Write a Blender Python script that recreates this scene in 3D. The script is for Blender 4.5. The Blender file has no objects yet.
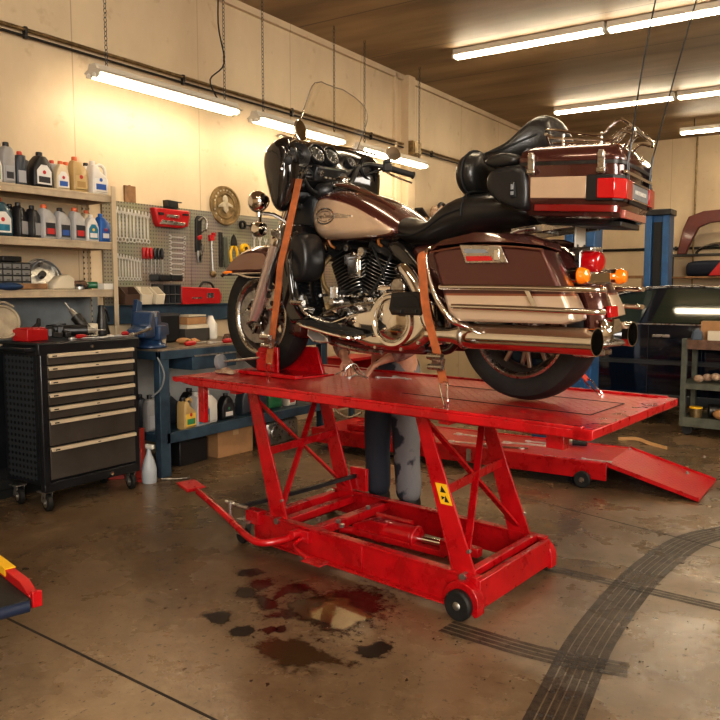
import bpy, bmesh, math, random
from math import sin, cos, pi, radians as R
from mathutils import Vector as V, Matrix, Euler
from mathutils.bvhtree import BVHTree
random.seed(11)
SC = bpy.context.scene
COL = SC.collection

# ------------------------------------------------------------------ materials
MT = {}
def mat(name, col, rough=.5, metal=0., coat=0., var=0., vs=6., bump=0., bs=60., emit=None, es=0., col2=None, trans=0., spec=None, rv=0.):
    if name in MT: return MT[name]
    m = bpy.data.materials.new(name); m.use_nodes = True; MT[name] = m
    nt = m.node_tree; N = nt.nodes; L = nt.links; b = N['Principled BSDF']
    c = (*col, 1)
    b.inputs['Base Color'].default_value = c
    b.inputs['Roughness'].default_value = rough
    b.inputs['Metallic'].default_value = metal
    b.inputs['Coat Weight'].default_value = coat
    b.inputs['Coat Roughness'].default_value = .06
    if trans: b.inputs['Transmission Weight'].default_value = trans
    if spec is not None: b.inputs['Specular IOR Level'].default_value = spec
    if emit:
        b.inputs['Emission Color'].default_value = (*emit, 1); b.inputs['Emission Strength'].default_value = es
    if var or bump or rv:
        tc = N.new('ShaderNodeTexCoord')
    if var or rv:
        n = N.new('ShaderNodeTexNoise'); n.inputs['Scale'].default_value = vs; n.inputs['Detail'].default_value = 6; n.inputs['Roughness'].default_value = .65
        L.new(tc.outputs['Object'], n.inputs['Vector'])
        rp = N.new('ShaderNodeValToRGB'); L.new(n.outputs['Fac'], rp.inputs['Fac'])
        d = col2 if col2 else tuple(x*(1-var) for x in col)
        rp.color_ramp.elements[0].position = .35; rp.color_ramp.elements[0].color = (*d, 1)
        rp.color_ramp.elements[1].position = .62; rp.color_ramp.elements[1].color = c
        if var: L.new(rp.outputs['Color'], b.inputs['Base Color'])
        if rv:
            mr = N.new('ShaderNodeMapRange'); L.new(n.outputs['Fac'], mr.inputs['Value'])
            mr.inputs['From Min'].default_value = .3; mr.inputs['From Max'].default_value = .7
            mr.inputs['To Min'].default_value = max(.02, rough-rv); mr.inputs['To Max'].default_value = min(1, rough+rv)
            L.new(mr.outputs['Result'], b.inputs['Roughness'])
    if bump:
        n2 = N.new('ShaderNodeTexNoise'); n2.inputs['Scale'].default_value = bs; n2.inputs['Detail'].default_value = 3
        L.new(tc.outputs['Object'], n2.inputs['Vector'])
        bp = N.new('ShaderNodeBump'); bp.inputs['Strength'].default_value = bump; bp.inputs['Distance'].default_value = .004
        L.new(n2.outputs['Fac'], bp.inputs['Height']); L.new(bp.outputs['Normal'], b.inputs['Normal'])
    return m

chrome = mat('chrome', (.80,.78,.75), .09, 1)
chromed = mat('dull_chrome', (.55,.53,.50), .28, 1, rv=.12, vs=25)
steel = mat('steel', (.50,.49,.46), .33, .9, var=.35, vs=30, rv=.1)
wrenchm = mat('bright_wrench_steel', (.72,.70,.66), .28, .55, var=.2, vs=40)
darksteel = mat('dark_steel', (.07,.068,.065), .42, .8, var=.4, vs=20)
casting = mat('polished_casting', (.55,.53,.51), .22, 1, var=.55, vs=16, rv=.1, bump=.4, bs=25)
brown = mat('copper_brown_paint', (.085,.024,.019), .24, .35, 1, var=.25, vs=3)
tan = mat('tan_paint', (.60,.44,.31), .3, .4, 1, var=.12, vs=4)
pinstripe = mat('pinstripe', (.15,.055,.03), .3, .2, 1)
forkpaint = mat('champagne_paint', (.58,.47,.42), .25, .7, .8)
wheelmetal = mat('cast_wheel', (.34,.25,.21), .3, .85, var=.3, vs=12)
rimdark = mat('rim_barrel', (.10,.08,.07), .4, .7)
fendertan = mat('fender_panel_paint', (.30,.175,.125), .28, .45, 1)
leather = mat('black_leather', (.017,.016,.015), .33, 0, .25, bump=.35, bs=170)
blackp = mat('black_plastic', (.014,.014,.015), .35, bump=.15, bs=220)
glossblack = mat('gloss_black', (.008,.008,.009), .12, 0, 1)
matblack = mat('matt_black', (.012,.012,.012), .7)
rubber = mat('rubber', (.014,.0135,.013), .62, var=.4, vs=18, bump=.2, bs=90)
redlens = mat('red_lens', (.42,.004,.008), .12, 0, .8, emit=(.8,.01,.01), es=.03)
darkredlens = mat('dark_red_lens', (.17,.003,.005), .12, 0, .8)
amber = mat('amber_lens', (.9,.22,.01), .12, 0, 1, emit=(1,.25,.02), es=.12)
whitep = mat('white_plastic', (.72,.69,.62), .4)
creamp = mat('cream_plastic', (.62,.55,.42), .45)
greyp = mat('grey_plastic', (.24,.25,.26), .4, var=.2, vs=12)
red = mat('red_lift_paint', (.50,.0045,.010), .30, 0, .35, var=.35, vs=7, rv=.12)
redplastic = mat('red_plastic', (.40,.010,.012), .35)
yellow = mat('yellow_paint', (.85,.50,.02), .4)
orangestrap = mat('orange_webbing', (.46,.135,.042), .75, var=.4, vs=14, bump=.5, bs=260)
redstrap = mat('red_webbing', (.5,.06,.03), .75, bump=.5, bs=260)
bluesteel = mat('blue_grey_paint', (.045,.085,.125), .45, .1, .1, var=.5, vs=5, rv=.15, bump=.1, bs=30)
bluevise = mat('navy_enamel', (.02,.055,.13), .38, 0, .3, var=.3, vs=10)
postblue = mat('blue_post_paint', (.025,.11,.27), .42, 0, .2, var=.35, vs=4)
cartblack = mat('black_powdercoat', (.016,.018,.022), .38, .2, .2, var=.3, vs=6, rv=.08)
cartside = mat('charcoal_powdercoat', (.035,.042,.05), .42, .3, var=.3, vs=5)
drawergrey = mat('grey_drawer_front', (.12,.105,.09), .42, .5, var=.25, vs=4, rv=.08)
handletan = mat('anodised_handle', (.80,.68,.50), .32, .35)
shelfpaint = mat('cream_shelf_paint', (.52,.42,.29), .5, .1, var=.25, vs=7)
wood = mat('worn_wood', (.30,.16,.07), .6, var=.5, vs=9, bump=.2, bs=40)
benchtop = mat('worn_bench_top', (.28,.22,.16), .5, .2, var=.55, vs=10, rv=.2)
cardboard = mat('cardboard', (.40,.22,.10), .8, var=.2, vs=8)
carpaint = mat('midnight_blue_paint', (.006,.010,.022), .1, .3, 1)
carglass = mat('dark_car_glass', (.02,.028,.02), .04, 0, 0, spec=.9)
maroon = mat('maroon_paint', (.12,.018,.015), .35, 0, .5, var=.3, vs=4)
oldgreen = mat('grey_green_paint', (.13,.14,.11), .55, .2, var=.45, vs=8, rv=.15)
denim = mat('dark_denim', (.035,.037,.048), .85, var=.45, vs=9, bump=.5, bs=150)
denimworn = mat('stained_grey_denim', (.22,.22,.23), .85, col2=(.045,.05,.06), var=.5, vs=14, bump=.5, bs=150)
shirt = mat('plaid_shirt', (.36,.28,.24), .85, col2=(.13,.035,.03), var=.5, vs=22, bump=.3, bs=150)
skin = mat('skin', (.60,.31,.20), .5, var=.2, vs=22, bump=.2, bs=120)
hairm = mat('dark_hair', (.03,.02,.014), .6, bump=.6, bs=200)
brass = mat('aged_brass', (.34,.24,.12), .4, .7, var=.55, vs=16)
lightmetal = mat('white_enamel', (.55,.50,.42), .45)
tubem = mat('lit_tube', (1,.95,.85), .3, emit=(1,.85,.62), es=27.)
tubec = mat('lit_tube_ceiling', (1,.95,.85), .3, emit=(1,.85,.62), es=38.)
def oilm(name, c, rough=.2):
    m = bpy.data.materials.new(name); m.use_nodes = True; nt = m.node_tree; N = nt.nodes; L = nt.links; b = N['Principled BSDF']; out = N['Material Output']
    b.inputs['Base Color'].default_value = (*c,1); b.inputs['Roughness'].default_value = rough
    g = N.new('ShaderNodeNewGeometry'); n = N.new('ShaderNodeTexNoise'); n.inputs['Scale'].default_value = 24; n.inputs['Detail'].default_value = 9; n.inputs['Roughness'].default_value = .75; L.new(g.outputs['Position'], n.inputs['Vector'])
    at = N.new('ShaderNodeVertexColor'); at.layer_name = 'edge'
    a = N.new('ShaderNodeMath'); a.operation = 'ADD'; L.new(n.outputs['Fac'], a.inputs[0]); L.new(at.outputs['Color'], a.inputs[1])
    r = N.new('ShaderNodeMapRange'); L.new(a.outputs[0], r.inputs['Value']); r.inputs['From Min'].default_value = .56; r.inputs['From Max'].default_value = .70; r.inputs['To Max'].default_value = .93
    t = N.new('ShaderNodeBsdfTransparent'); mx = N.new('ShaderNodeMixShader'); L.new(r.outputs['Result'], mx.inputs[0]); L.new(t.outputs[0], mx.inputs[1]); L.new(b.outputs[0], mx.inputs[2]); L.new(mx.outputs[0], out.inputs[0]); MT[name] = m; return m
oil = oilm('dark_oil', (.02,.016,.012), .3)
oilred = oilm('red_brown_oil', (.030,.008,.006), .2)
brownoil = oilm('brown_oil', (.06,.034,.016), .14)
old_oil = mat('dark_oil_old', (.012,.009,.006), .3, 0, .15)

ragm = mat('stained_cloth', (.55,.42,.30), .9, col2=(.25,.13,.08), var=.5, vs=30, bump=.5, bs=60)
camo = mat('camo_cloth', (.26,.25,.27), .9, col2=(.035,.04,.06), var=.5, vs=26)
rustm = mat('rusty_steel', (.22,.13,.09), .6, .5, var=.5, vs=20)
blk = blackp

def labelmat(col): 
    return mat('ink_%02d%02d%02d' % tuple(int(c*99) for c in col), col, .45)

def diamond():
    m = mat('red_diamond_plate', (.48,.010,.012), .3, .1, .2)
    nt = m.node_tree; N = nt.nodes; L = nt.links; b = N['Principled BSDF']
    tc = N.new('ShaderNodeTexCoord')
    sx = N.new('ShaderNodeSeparateXYZ'); L.new(tc.outputs['Object'], sx.inputs[0])
    def mth(op, a, bb=None, c=None):
        n = N.new('ShaderNodeMath'); n.operation = op
        for i, v in enumerate((a, bb, c)):
            if v is None: continue
            if isinstance(v, (int, float)): n.inputs[i].default_value = v
            else: L.new(v, n.inputs[i])
        return n.outputs[0]
    u = mth('MULTIPLY', mth('ADD', sx.outputs[0], sx.outputs[1]), 20.); v = mth('MULTIPLY', mth('SUBTRACT', sx.outputs[0], sx.outputs[1]), 20.)
    chk = mth('MODULO', mth('ADD', mth('FLOOR', u), mth('FLOOR', v)), 2.); chk = mth('ABSOLUTE', chk)
    fu = mth('SUBTRACT', mth('FRACT', u), .5); fv = mth('SUBTRACT', mth('FRACT', v), .5)
    def lens(a, c): # elongated along a
        q = mth('ADD', mth('POWER', mth('MULTIPLY', a, 2.3), 2.), mth('POWER', mth('MULTIPLY', c, 6.5), 2.))
        return mth('MAXIMUM', mth('SUBTRACT', 1., q), 0.)
    h = mth('ADD', mth('MULTIPLY', lens(fu, fv), chk), mth('MULTIPLY', lens(fv, fu), mth('SUBTRACT', 1., chk)))
    bp = N.new('ShaderNodeBump'); bp.inputs['Strength'].default_value = .9; bp.inputs['Distance'].default_value = .0035
    L.new(h, bp.inputs['Height']); L.new(bp.outputs['Normal'], b.inputs['Normal'])
    n = N.new('ShaderNodeTexNoise'); n.inputs['Scale'].default_value = 6.5; n.inputs['Detail'].default_value = 10; n.inputs['Roughness'].default_value = .85
    L.new(tc.outputs['Object'], n.inputs['Vector'])
    rp = N.new('ShaderNodeValToRGB'); L.new(n.outputs['Fac'], rp.inputs['Fac'])
    e = rp.color_ramp.elements; e[0].position = .48; e[0].color = (.44,.004,.009,1); e[1].position = .70; e[1].color = (.48,.13,.07,1)  # tan mottling paints wear and wall reflections into the red
    L.new(rp.outputs['Color'], b.inputs['Base Color'])
    mr = N.new('ShaderNodeMapRange'); L.new(n.outputs['Fac'], mr.inputs['Value']); mr.inputs['From Min'].default_value=.3; mr.inputs['From Max'].default_value=.7
    mr.inputs['To Min'].default_value=.22; mr.inputs['To Max'].default_value=.5; L.new(mr.outputs['Result'], b.inputs['Roughness'])
    return m
diamondm = diamond()

def zsplit(name, z0, colhi, collo, stripe=.006):
    m = mat(name, colhi, .32, .4, 1); nt = m.node_tree; N = nt.nodes; L = nt.links; b = N['Principled BSDF']
    tc = N.new('ShaderNodeTexCoord'); sx = N.new('ShaderNodeSeparateXYZ'); L.new(tc.outputs['Object'], sx.inputs[0])
    rp = N.new('ShaderNodeValToRGB'); rp.color_ramp.interpolation = 'CONSTANT'; L.new(sx.outputs[2], rp.inputs['Fac'])
    e = rp.color_ramp.elements; e[0].position = 0; e[0].color = (*collo,1); e[1].position = z0; e[1].color = (.26,.08,.04,1)
    x = e.new(z0+stripe); x.color = (*colhi,1)
    L.new(rp.outputs['Color'], b.inputs['Base Color']); return m
bagpaint = zsplit('saddlebag_paint', .437, (.085,.024,.019), (.62,.47,.34))

def pegm():
    m = mat('pegboard', (.24,.215,.165), .6, .1); nt = m.node_tree; N = nt.nodes; L = nt.links; b = N['Principled BSDF']
    tc = N.new('ShaderNodeTexCoord'); mp = N.new('ShaderNodeMapping'); mp.inputs['Scale'].default_value = (0, 36, 36)
    L.new(tc.outputs['Object'], mp.inputs['Vector'])
    vo = N.new('ShaderNodeTexVoronoi'); vo.inputs['Scale'].default_value = 1; vo.inputs['Randomness'].default_value = 0; L.new(mp.outputs[0], vo.inputs['Vector'])
    rp = N.new('ShaderNodeValToRGB'); L.new(vo.outputs['Distance'], rp.inputs['Fac'])
    e = rp.color_ramp.elements; e[0].position = .2; e[0].color = (.13,.11,.085,1); e[1].position = .27; e[1].color = (.33,.295,.22,1)
    n = N.new('ShaderNodeTexNoise'); n.inputs['Scale'].default_value = 3; n.inputs['Detail'].default_value = 6; L.new(tc.outputs['Object'], n.inputs['Vector'])
    mx = N.new('ShaderNodeMix'); mx.data_type = 'RGBA'; mx.blend_type = 'MULTIPLY'; mx.inputs['Factor'].default_value = .5
    L.new(rp.outputs['Color'], mx.inputs['A']); L.new(n.outputs['Color'], mx.inputs['B']); L.new(mx.outputs['Result'], b.inputs['Base Color'])
    return m
pegboardm = pegm()

def perforated():
    m = mat('perforated_side', (.035,.042,.05), .45, .3); nt = m.node_tree; N = nt.nodes; L = nt.links; b = N['Principled BSDF']
    tc = N.new('ShaderNodeTexCoord'); mp = N.new('ShaderNodeMapping'); mp.inputs['Scale'].default_value = (27, 0, 27); L.new(tc.outputs['Object'], mp.inputs['Vector'])
    vo = N.new('ShaderNodeTexVoronoi'); vo.inputs['Scale'].default_value = 1; vo.inputs['Randomness'].default_value = 0; L.new(mp.outputs[0], vo.inputs['Vector'])
    rp = N.new('ShaderNodeValToRGB'); L.new(vo.outputs['Distance'], rp.inputs['Fac'])
    e = rp.color_ramp.elements; e[0].position = .24; e[0].color = (.005,.005,.006,1); e[1].position = .3; e[1].color = (.04,.048,.057,1)
    L.new(rp.outputs['Color'], b.inputs['Base Color']); return m
perfm = perforated()

def glassm(name, col, alpha, rough=.03):
    m = bpy.data.materials.new(name); m.use_nodes = True; nt = m.node_tree; N = nt.nodes; L = nt.links
    out = N['Material Output']; N.remove(N['Principled BSDF'])
    t = N.new('ShaderNodeBsdfTransparent'); t.inputs[0].default_value = (*col, 1)
    g = N.new('ShaderNodeBsdfGlossy'); g.inputs['Roughness'].default_value = rough; g.inputs['Color'].default_value = (1,1,1,1)
    fr = N.new('ShaderNodeLayerWeight'); fr.inputs['Blend'].default_value = .5
    pw = N.new('ShaderNodeMath'); pw.operation = 'POWER'; pw.inputs[1].default_value = 4; L.new(fr.outputs['Facing'], pw.inputs[0])
    mth = N.new('ShaderNodeMath'); mth.operation = 'MULTIPLY_ADD'; mth.inputs[1].default_value = .3; mth.inputs[2].default_value = alpha; L.new(pw.outputs[0], mth.inputs[0])
    mx = N.new('ShaderNodeMixShader'); L.new(mth.outputs[0], mx.inputs[0]); L.new(t.outputs[0], mx.inputs[1]); L.new(g.outputs[0], mx.inputs[2])
    L.new(mx.outputs[0], out.inputs[0]); return m
clearglass = glassm('clear_windshield', (.92,.89,.83), .045)

# ------------------------------------------------------------------ mesh builder
def catmull(pts, n=6, closed=False):
    P = [V(p) for p in pts]; out = []; m = len(P)
    rng = range(m if closed else m-1)
    for i in rng:
        if closed: p0, p1, p2, p3 = P[(i-1) % m], P[i], P[(i+1) % m], P[(i+2) % m]
        else: p0, p1, p2, p3 = P[max(i-1,0)], P[i], P[i+1], P[min(i+2,m-1)]
        for k in range(n):
            t = k/n
            out.append(.5*((2*p1)+(-p0+p2)*t+(2*p0-5*p1+4*p2-p3)*t*t+(-p0+3*p1-3*p2+p3)*t**3))
    if not closed: out.append(P[-1])
    return out
def frame(d):
    d = d.normalized(); a = V((0,0,1)) if abs(d.z) < .9 else V((1,0,0))
    u = d.cross(a).normalized(); return u, d.cross(u).normalized()

class MB:
    def __init__(s): s.bm = bmesh.new(); s.mi = 0
    def f(s, vs):
        try:
            x = s.bm.faces.new(vs); x.material_index = s.mi; return x
        except ValueError: return None
    def m(s, i): s.mi = i; return s
    def box(s, c, d, rot=(0,0,0), tp=1., ty=None):
        e = Euler(rot).to_matrix(); c = V(c); ty = tp if ty is None else ty; vs = []
        for z in (-1,1):
            k = tp if z > 0 else 1; k2 = ty if z > 0 else 1
            for x, y in ((-1,-1),(1,-1),(1,1),(-1,1)):
                vs.append(s.bm.verts.new(c + e @ V((x*d[0]/2*k, y*d[1]/2*k2, z*d[2]/2))))
        s.f(vs[0:4][::-1]); s.f(vs[4:8])
        for i in range(4): s.f([vs[i], vs[(i+1)%4], vs[4+(i+1)%4], vs[4+i]])
        return s
    def bar(s, a, b, w, h, up=(0,0,1)):   # rectangular bar from a to b, w across, h along up
        a, b, up = V(a), V(b), V(up); d = (b-a).normalized(); u = d.cross(up).normalized(); v = u.cross(d).normalized(); vs = []
        for p in (a, b):
            for x, y in ((-1,-1),(1,-1),(1,1),(-1,1)): vs.append(s.bm.verts.new(p+u*x*w/2+v*y*h/2))
        s.f(vs[0:4][::-1]); s.f(vs[4:8])
        for i in range(4): s.f([vs[i], vs[(i+1)%4], vs[4+(i+1)%4], vs[4+i]])
        return s
    def ring(s, c, u, v, r, n, ph=0): return [s.bm.verts.new(c+(u*cos(2*pi*i/n+ph)+v*sin(2*pi*i/n+ph))*r) for i in range(n)]
    def skinr(s, rings, closed=False, cap=True, wrap=True):
        k = len(rings); n = len(rings[0])
        for i in range(k if closed else k-1):
            a, b = rings[i], rings[(i+1)%k]
            for j in range(n if wrap else n-1): s.f([a[j], a[(j+1)%n], b[(j+1)%n], b[j]])
        if cap and not closed and wrap: s.f(rings[0][::-1]); s.f(rings[-1])
        return s
    def cyl(s, a, b, r, r2=None, n=16, cap=True):
        a, b = V(a), V(b); r2 = r if r2 is None else r2; u, v = frame(b-a)
        return s.skinr([s.ring(a,u,v,r,n), s.ring(b,u,v,r2,n)], cap=cap)
    def tube(s, pts, r, n=8, sm=0, closed=False, cap=True):
        P = catmull(pts, sm, closed) if sm else [V(p) for p in pts]; k = len(P)
        rs = r if isinstance(r, (list, tuple)) else None; rings = []; u = None
        for i, p in enumerate(P):
            if closed: d = P[(i+1)%k]-P[(i-1)%k]
            else: d = P[min(i+1,k-1)]-P[max(i-1,0)]
            if d.length < 1e-9: d = V((0,0,1))
            d.normalize()
            if u is None: u, v = frame(d)
            else:
                u = (u-d*u.dot(d)).normalized(); v = d.cross(u)
            if rs:
                t = i/(k-1)*(len(rs)-1); j = min(int(t), len(rs)-2); q = rs[j]+(rs[j+1]-rs[j])*(t-j)
            else: q = r
            rings.append(s.ring(p,u,v,q,n))
        return s.skinr(rings, closed=closed, cap=cap)
    def lathe(s, prof, c=(0,0,0), ax=(0,0,1), n=24, cap=True, closed=False, sx=1, sy=1):
        ax = V(ax).normalized(); u, v = frame(ax); c = V(c); rings = []
        for r, h in prof:
            rings.append([s.bm.verts.new(c+ax*h+(u*cos(2*pi*i/n)*sx+v*sin(2*pi*i/n)*sy)*max(r,1e-4)) for i in range(n)])
        return s.skinr(rings, cap=cap and not closed, closed=closed)
    def prism(s, pts, a, b, ax='y'):      # outline extruded along axis from a to b
        def mk(p, t): return {'y': V((p[0],t,p[1])), 'x': V((t,p[0],p[1])), 'z': V((p[0],p[1],t))}[ax]
        A = [s.bm.verts.new(mk(p,a)) for p in pts]; B = [s.bm.verts.new(mk(p,b)) for p in pts]
        return s.skinr([A,B])
    def pillow(s, pts, st, ax='y', cen=None):  # outline scaled about its centroid at each (t, scale)
        n = len(pts); cx = sum(p[0] for p in pts)/n; cz = sum(p[1] for p in pts)/n
        if cen: cx, cz = cen
        rings = []
        for t, k in st:
            kx, kz = k if isinstance(k, tuple) else (k, k)
            q = [(cx+(p[0]-cx)*kx, cz+(p[1]-cz)*kz) for p in pts]
            rings.append([s.bm.verts.new({'y': V((a,t,c)), 'x': V((t,a,c)), 'z': V((a,c,t))}[ax]) for a, c in q])
        return s.skinr(rings)
    def loft(s, rings, cap=True, closed=False, wrap=True):
        return s.skinr([[s.bm.verts.new(V(p)) for p in r] for r in rings], cap=cap, closed=closed, wrap=wrap)
    def lx(s, st, n=16, e=2.6):           # superellipse sections along x: (x, z0, z1, halfwidth[, ycentre])
        rings = []
        for q in st:
            x, z0, z1, w = q[:4]; yc = q[4] if len(q) > 4 else 0; r = []
            for i in range(n):
                t = 2*pi*i/n; c, d = cos(t), sin(t)
                r.append((x, yc+w*math.copysign(abs(c)**(2/e), c), (z0+z1)/2+(z1-z0)/2*math.copysign(abs(d)**(2/e), d)))
            rings.append(r)
        return s.loft(rings)
    def sph(s, c, r, n=12, ax=(0,0,1)):
        r = r if isinstance(r, (tuple,list)) else (r,r,r); c = V(c); rings = []
        for i in range(1, n//2*1+1):
            th = pi*i/(n//2+1)
            rings.append([s.bm.verts.new(c+V((r[0]*sin(th)*cos(2*pi*j/n), r[1]*sin(th)*sin(2*pi*j/n), -r[2]*cos(th)))) for j in range(n)])
        s.skinr(rings, cap=False)
        a = s.bm.verts.new(c+V((0,0,-r[2]))); b = s.bm.verts.new(c+V((0,0,r[2])))
        for j in range(n): s.f([rings[0][(j+1)%n], rings[0][j], a]); s.f([rings[-1][j], rings[-1][(j+1)%n], b])
        return s
    def ribbon(s, pts, w, t, wd, sm=5):   # flat strap along pts, width direction wd
        P = catmull(pts, sm) if sm else [V(p) for p in pts]; rings = []; k = len(P)
        for i, p in enumerate(P):
            d = (P[min(i+1,k-1)]-P[max(i-1,0)]).normalized(); u = V(wd); u = (u-d*u.dot(d)).normalized(); v = d.cross(u)
            rings.append([s.bm.verts.new(p+u*x*w/2+v*y*t/2) for x, y in ((-1,-1),(1,-1),(1,1),(-1,1))])
        return s.skinr(rings)
    def to(s, name, mats, parent=None, sm=38, bev=0, sub=0, solid=0, label=None, seg=2):
        bmesh.ops.recalc_face_normals(s.bm, faces=s.bm.faces[:])
        me = bpy.data.meshes.new(name); s.bm.to_mesh(me); s.bm.free()
        for x in (mats if isinstance(mats, (list,tuple)) else [mats]): me.materials.append(x)
        for p in me.polygons: p.use_smooth = True
        if not sub: me.set_sharp_from_angle(angle=R(sm))
        o = bpy.data.objects.new(name, me); COL.objects.link(o)
        if parent is not None: o.parent = parent
        if solid:
            q = o.modifiers.new('s','SOLIDIFY'); q.thickness = solid; q.offset = 0
        if sub:
            q = o.modifiers.new('u','SUBSURF'); q.levels = q.render_levels = sub
        if bev:
            q = o.modifiers.new('b','BEVEL'); q.width = bev; q.segments = seg; q.limit_method = 'ANGLE'; q.angle_limit = R(35); q.harden_normals = False
        if label: o['label'] = label
        return o

def tag(o, label=None, cat=None, group=None, kind=None):
    if label: o['label'] = label
    if cat: o['category'] = cat
    if group: o['group'] = group
    if kind: o['kind'] = kind
    return o
def thing(name, label, cat, loc=(0,0,0), rz=0, group=None):
    o = bpy.data.objects.new(name, None); COL.objects.link(o); o.location = loc; o.rotation_euler = (0,0,rz)
    o.empty_display_size = .05
    return tag(o, label, cat, group)
def dup(root, loc, rz=0, label=None, group=None, scale=None, rot=None):
    r = root.copy(); COL.objects.link(r); r.location = loc; r.rotation_euler = rot if rot else (0,0,rz)
    if scale: r.scale = scale
    if label: r['label'] = label
    if group: r['group'] = group
    for ch in list(root.children):
        c = ch.copy(); COL.objects.link(c); c.parent = r
        for g in list(ch.children):
            d = g.copy(); COL.objects.link(d); d.parent = c
    return r
def desc(root):
    r = []
    for c in root.children: r += [c]+desc(c)
    return r
def shear(objs, k, y0):
    done = set()
    for o in objs:
        if o.type != 'MESH' or o.data.name in done: continue
        done.add(o.data.name)
        for v in o.data.vertices: v.co.x += k*(y0-v.co.y)
def st(name, mb, m, parent=None, **k):
    o = mb.to(name, m, parent, **k)
    if parent is None: o['kind'] = 'structure'
    return o
def decal(target, outline, name, m, parent, off=.0015, side=1, ax='y', rings=(1,.95,.88,.8,.7,.6,.5,.4,.3,.2,.1), sub=True):
    outline = [(p.x, p.y) for p in catmull([(a, b, 0) for a, b in outline], 4, True)]
    dg = bpy.context.evaluated_depsgraph_get(); dg.update(); bv = BVHTree.FromObject(target, dg)
    n = len(outline); cx = sum(p[0] for p in outline)/n; cz = sum(p[1] for p in outline)/n; mb = MB(); RR = []
    def pr(a, c):
        if ax == 'y': o, d = V((a, side*2, c)), V((0,-side,0))
        else: o, d = V((side*2, a, c)), V((-side,0,0))
        h = bv.ray_cast(o, d)
        p = h[0] if h[0] is not None else V((a, 0, c)) if ax == 'y' else V((0,a,c))
        return p-d*off
    for k in rings: RR.append([mb.bm.verts.new(pr(cx+(p[0]-cx)*k, cz+(p[1]-cz)*k)) for p in outline])
    mb.skinr(RR, cap=False); c = mb.bm.verts.new(pr(cx, cz))
    for j in range(n): mb.f([RR[-1][j], RR[-1][(j+1)%n], c])
    return mb.to(name, m, parent)
def text(body, size, loc, rot, name, m, parent=None, ext=.0006, sx=1., shear=0., align='CENTER'):
    cu = bpy.data.curves.new(name, 'FONT'); cu.body = body; cu.size = size; cu.extrude = ext; cu.align_x = align; cu.align_y = 'CENTER'; cu.shear = shear; cu.resolution_u = 2
    o = bpy.data.objects.new(name, cu); COL.objects.link(o); dg = bpy.context.evaluated_depsgraph_get(); dg.update()
    me = bpy.data.meshes.new_from_object(o.evaluated_get(dg)); me.name = name; bpy.data.objects.remove(o)
    o = bpy.data.objects.new(name, me); COL.objects.link(o); me.materials.clear(); me.materials.append(m)
    mt = Matrix.Translation(V(loc)) @ Euler(rot).to_matrix().to_4x4() @ Matrix.Diagonal((sx,1,1,1)); me.transform(mt)
    if parent is not None: o.parent = parent
    return o
# ------------------------------------------------------------------ the room
WX, RX, YB, YF, ZC = -4.8, 4.2, 14.0, -3.2, 3.8
def wallm():
    m = mat('cream_wall', (.60,.45,.27), .6); nt = m.node_tree; N = nt.nodes; L = nt.links; b = N['Principled BSDF']
    g = N.new('ShaderNodeNewGeometry'); sx = N.new('ShaderNodeSeparateXYZ'); L.new(g.outputs['Position'], sx.inputs[0])
    n = N.new('ShaderNodeTexNoise'); n.inputs['Scale'].default_value = .9; n.inputs['Detail'].default_value = 8; n.inputs['Roughness'].default_value = .6
    mp = N.new('ShaderNodeMapping'); mp.inputs['Scale'].default_value = (1,1,.55); L.new(g.outputs['Position'], mp.inputs[0]); L.new(mp.outputs[0], n.inputs['Vector'])
    rp = N.new('ShaderNodeValToRGB'); L.new(n.outputs['Fac'], rp.inputs['Fac'])
    e = rp.color_ramp.elements; e[0].position = .32; e[0].color = (.49,.38,.25,1); e[1].position = .6; e[1].color = (.63,.505,.34,1)
    # thin sheet seams every 1.22 m
    a = N.new('ShaderNodeMath'); a.operation = 'ADD'; L.new(sx.outputs[0], a.inputs[0]); L.new(sx.outputs[1], a.inputs[1])
    d = N.new('ShaderNodeMath'); d.operation = 'PINGPONG'; d.inputs[1].default_value = .61; L.new(a.outputs[0], d.inputs[0])
    c = N.new('ShaderNodeMath'); c.operation = 'LESS_THAN'; c.inputs[1].default_value = .005; L.new(d.outputs[0], c.inputs[0])
    mx = N.new('ShaderNodeMix'); mx.data_type = 'RGBA'; L.new(c.outputs[0], mx.inputs['Factor']); L.new(rp.outputs['Color'], mx.inputs['A']); mx.inputs['B'].default_value = (.43,.33,.21,1)
    # scuffs
    n2 = N.new('ShaderNodeTexNoise'); n2.inputs['Scale'].default_value = 7; n2.inputs['Detail'].default_value = 5; L.new(g.outputs['Position'], n2.inputs['Vector'])
    r2 = N.new('ShaderNodeValToRGB'); L.new(n2.outputs['Fac'], r2.inputs['Fac']); r2.color_ramp.elements[0].position = .27; r2.color_ramp.elements[0].color = (.6,.5,.4,1); r2.color_ramp.elements[1].position = .36; r2.color_ramp.elements[1].color = (1,1,1,1)
    m2 = N.new('ShaderNodeMix'); m2.data_type = 'RGBA'; m2.blend_type = 'MULTIPLY'; m2.inputs['Factor'].default_value = .35; L.new(mx.outputs['Result'], m2.inputs['A']); L.new(r2.outputs['Color'], m2.inputs['B'])
    L.new(m2.outputs['Result'], b.inputs['Base Color'])
    return m
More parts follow.
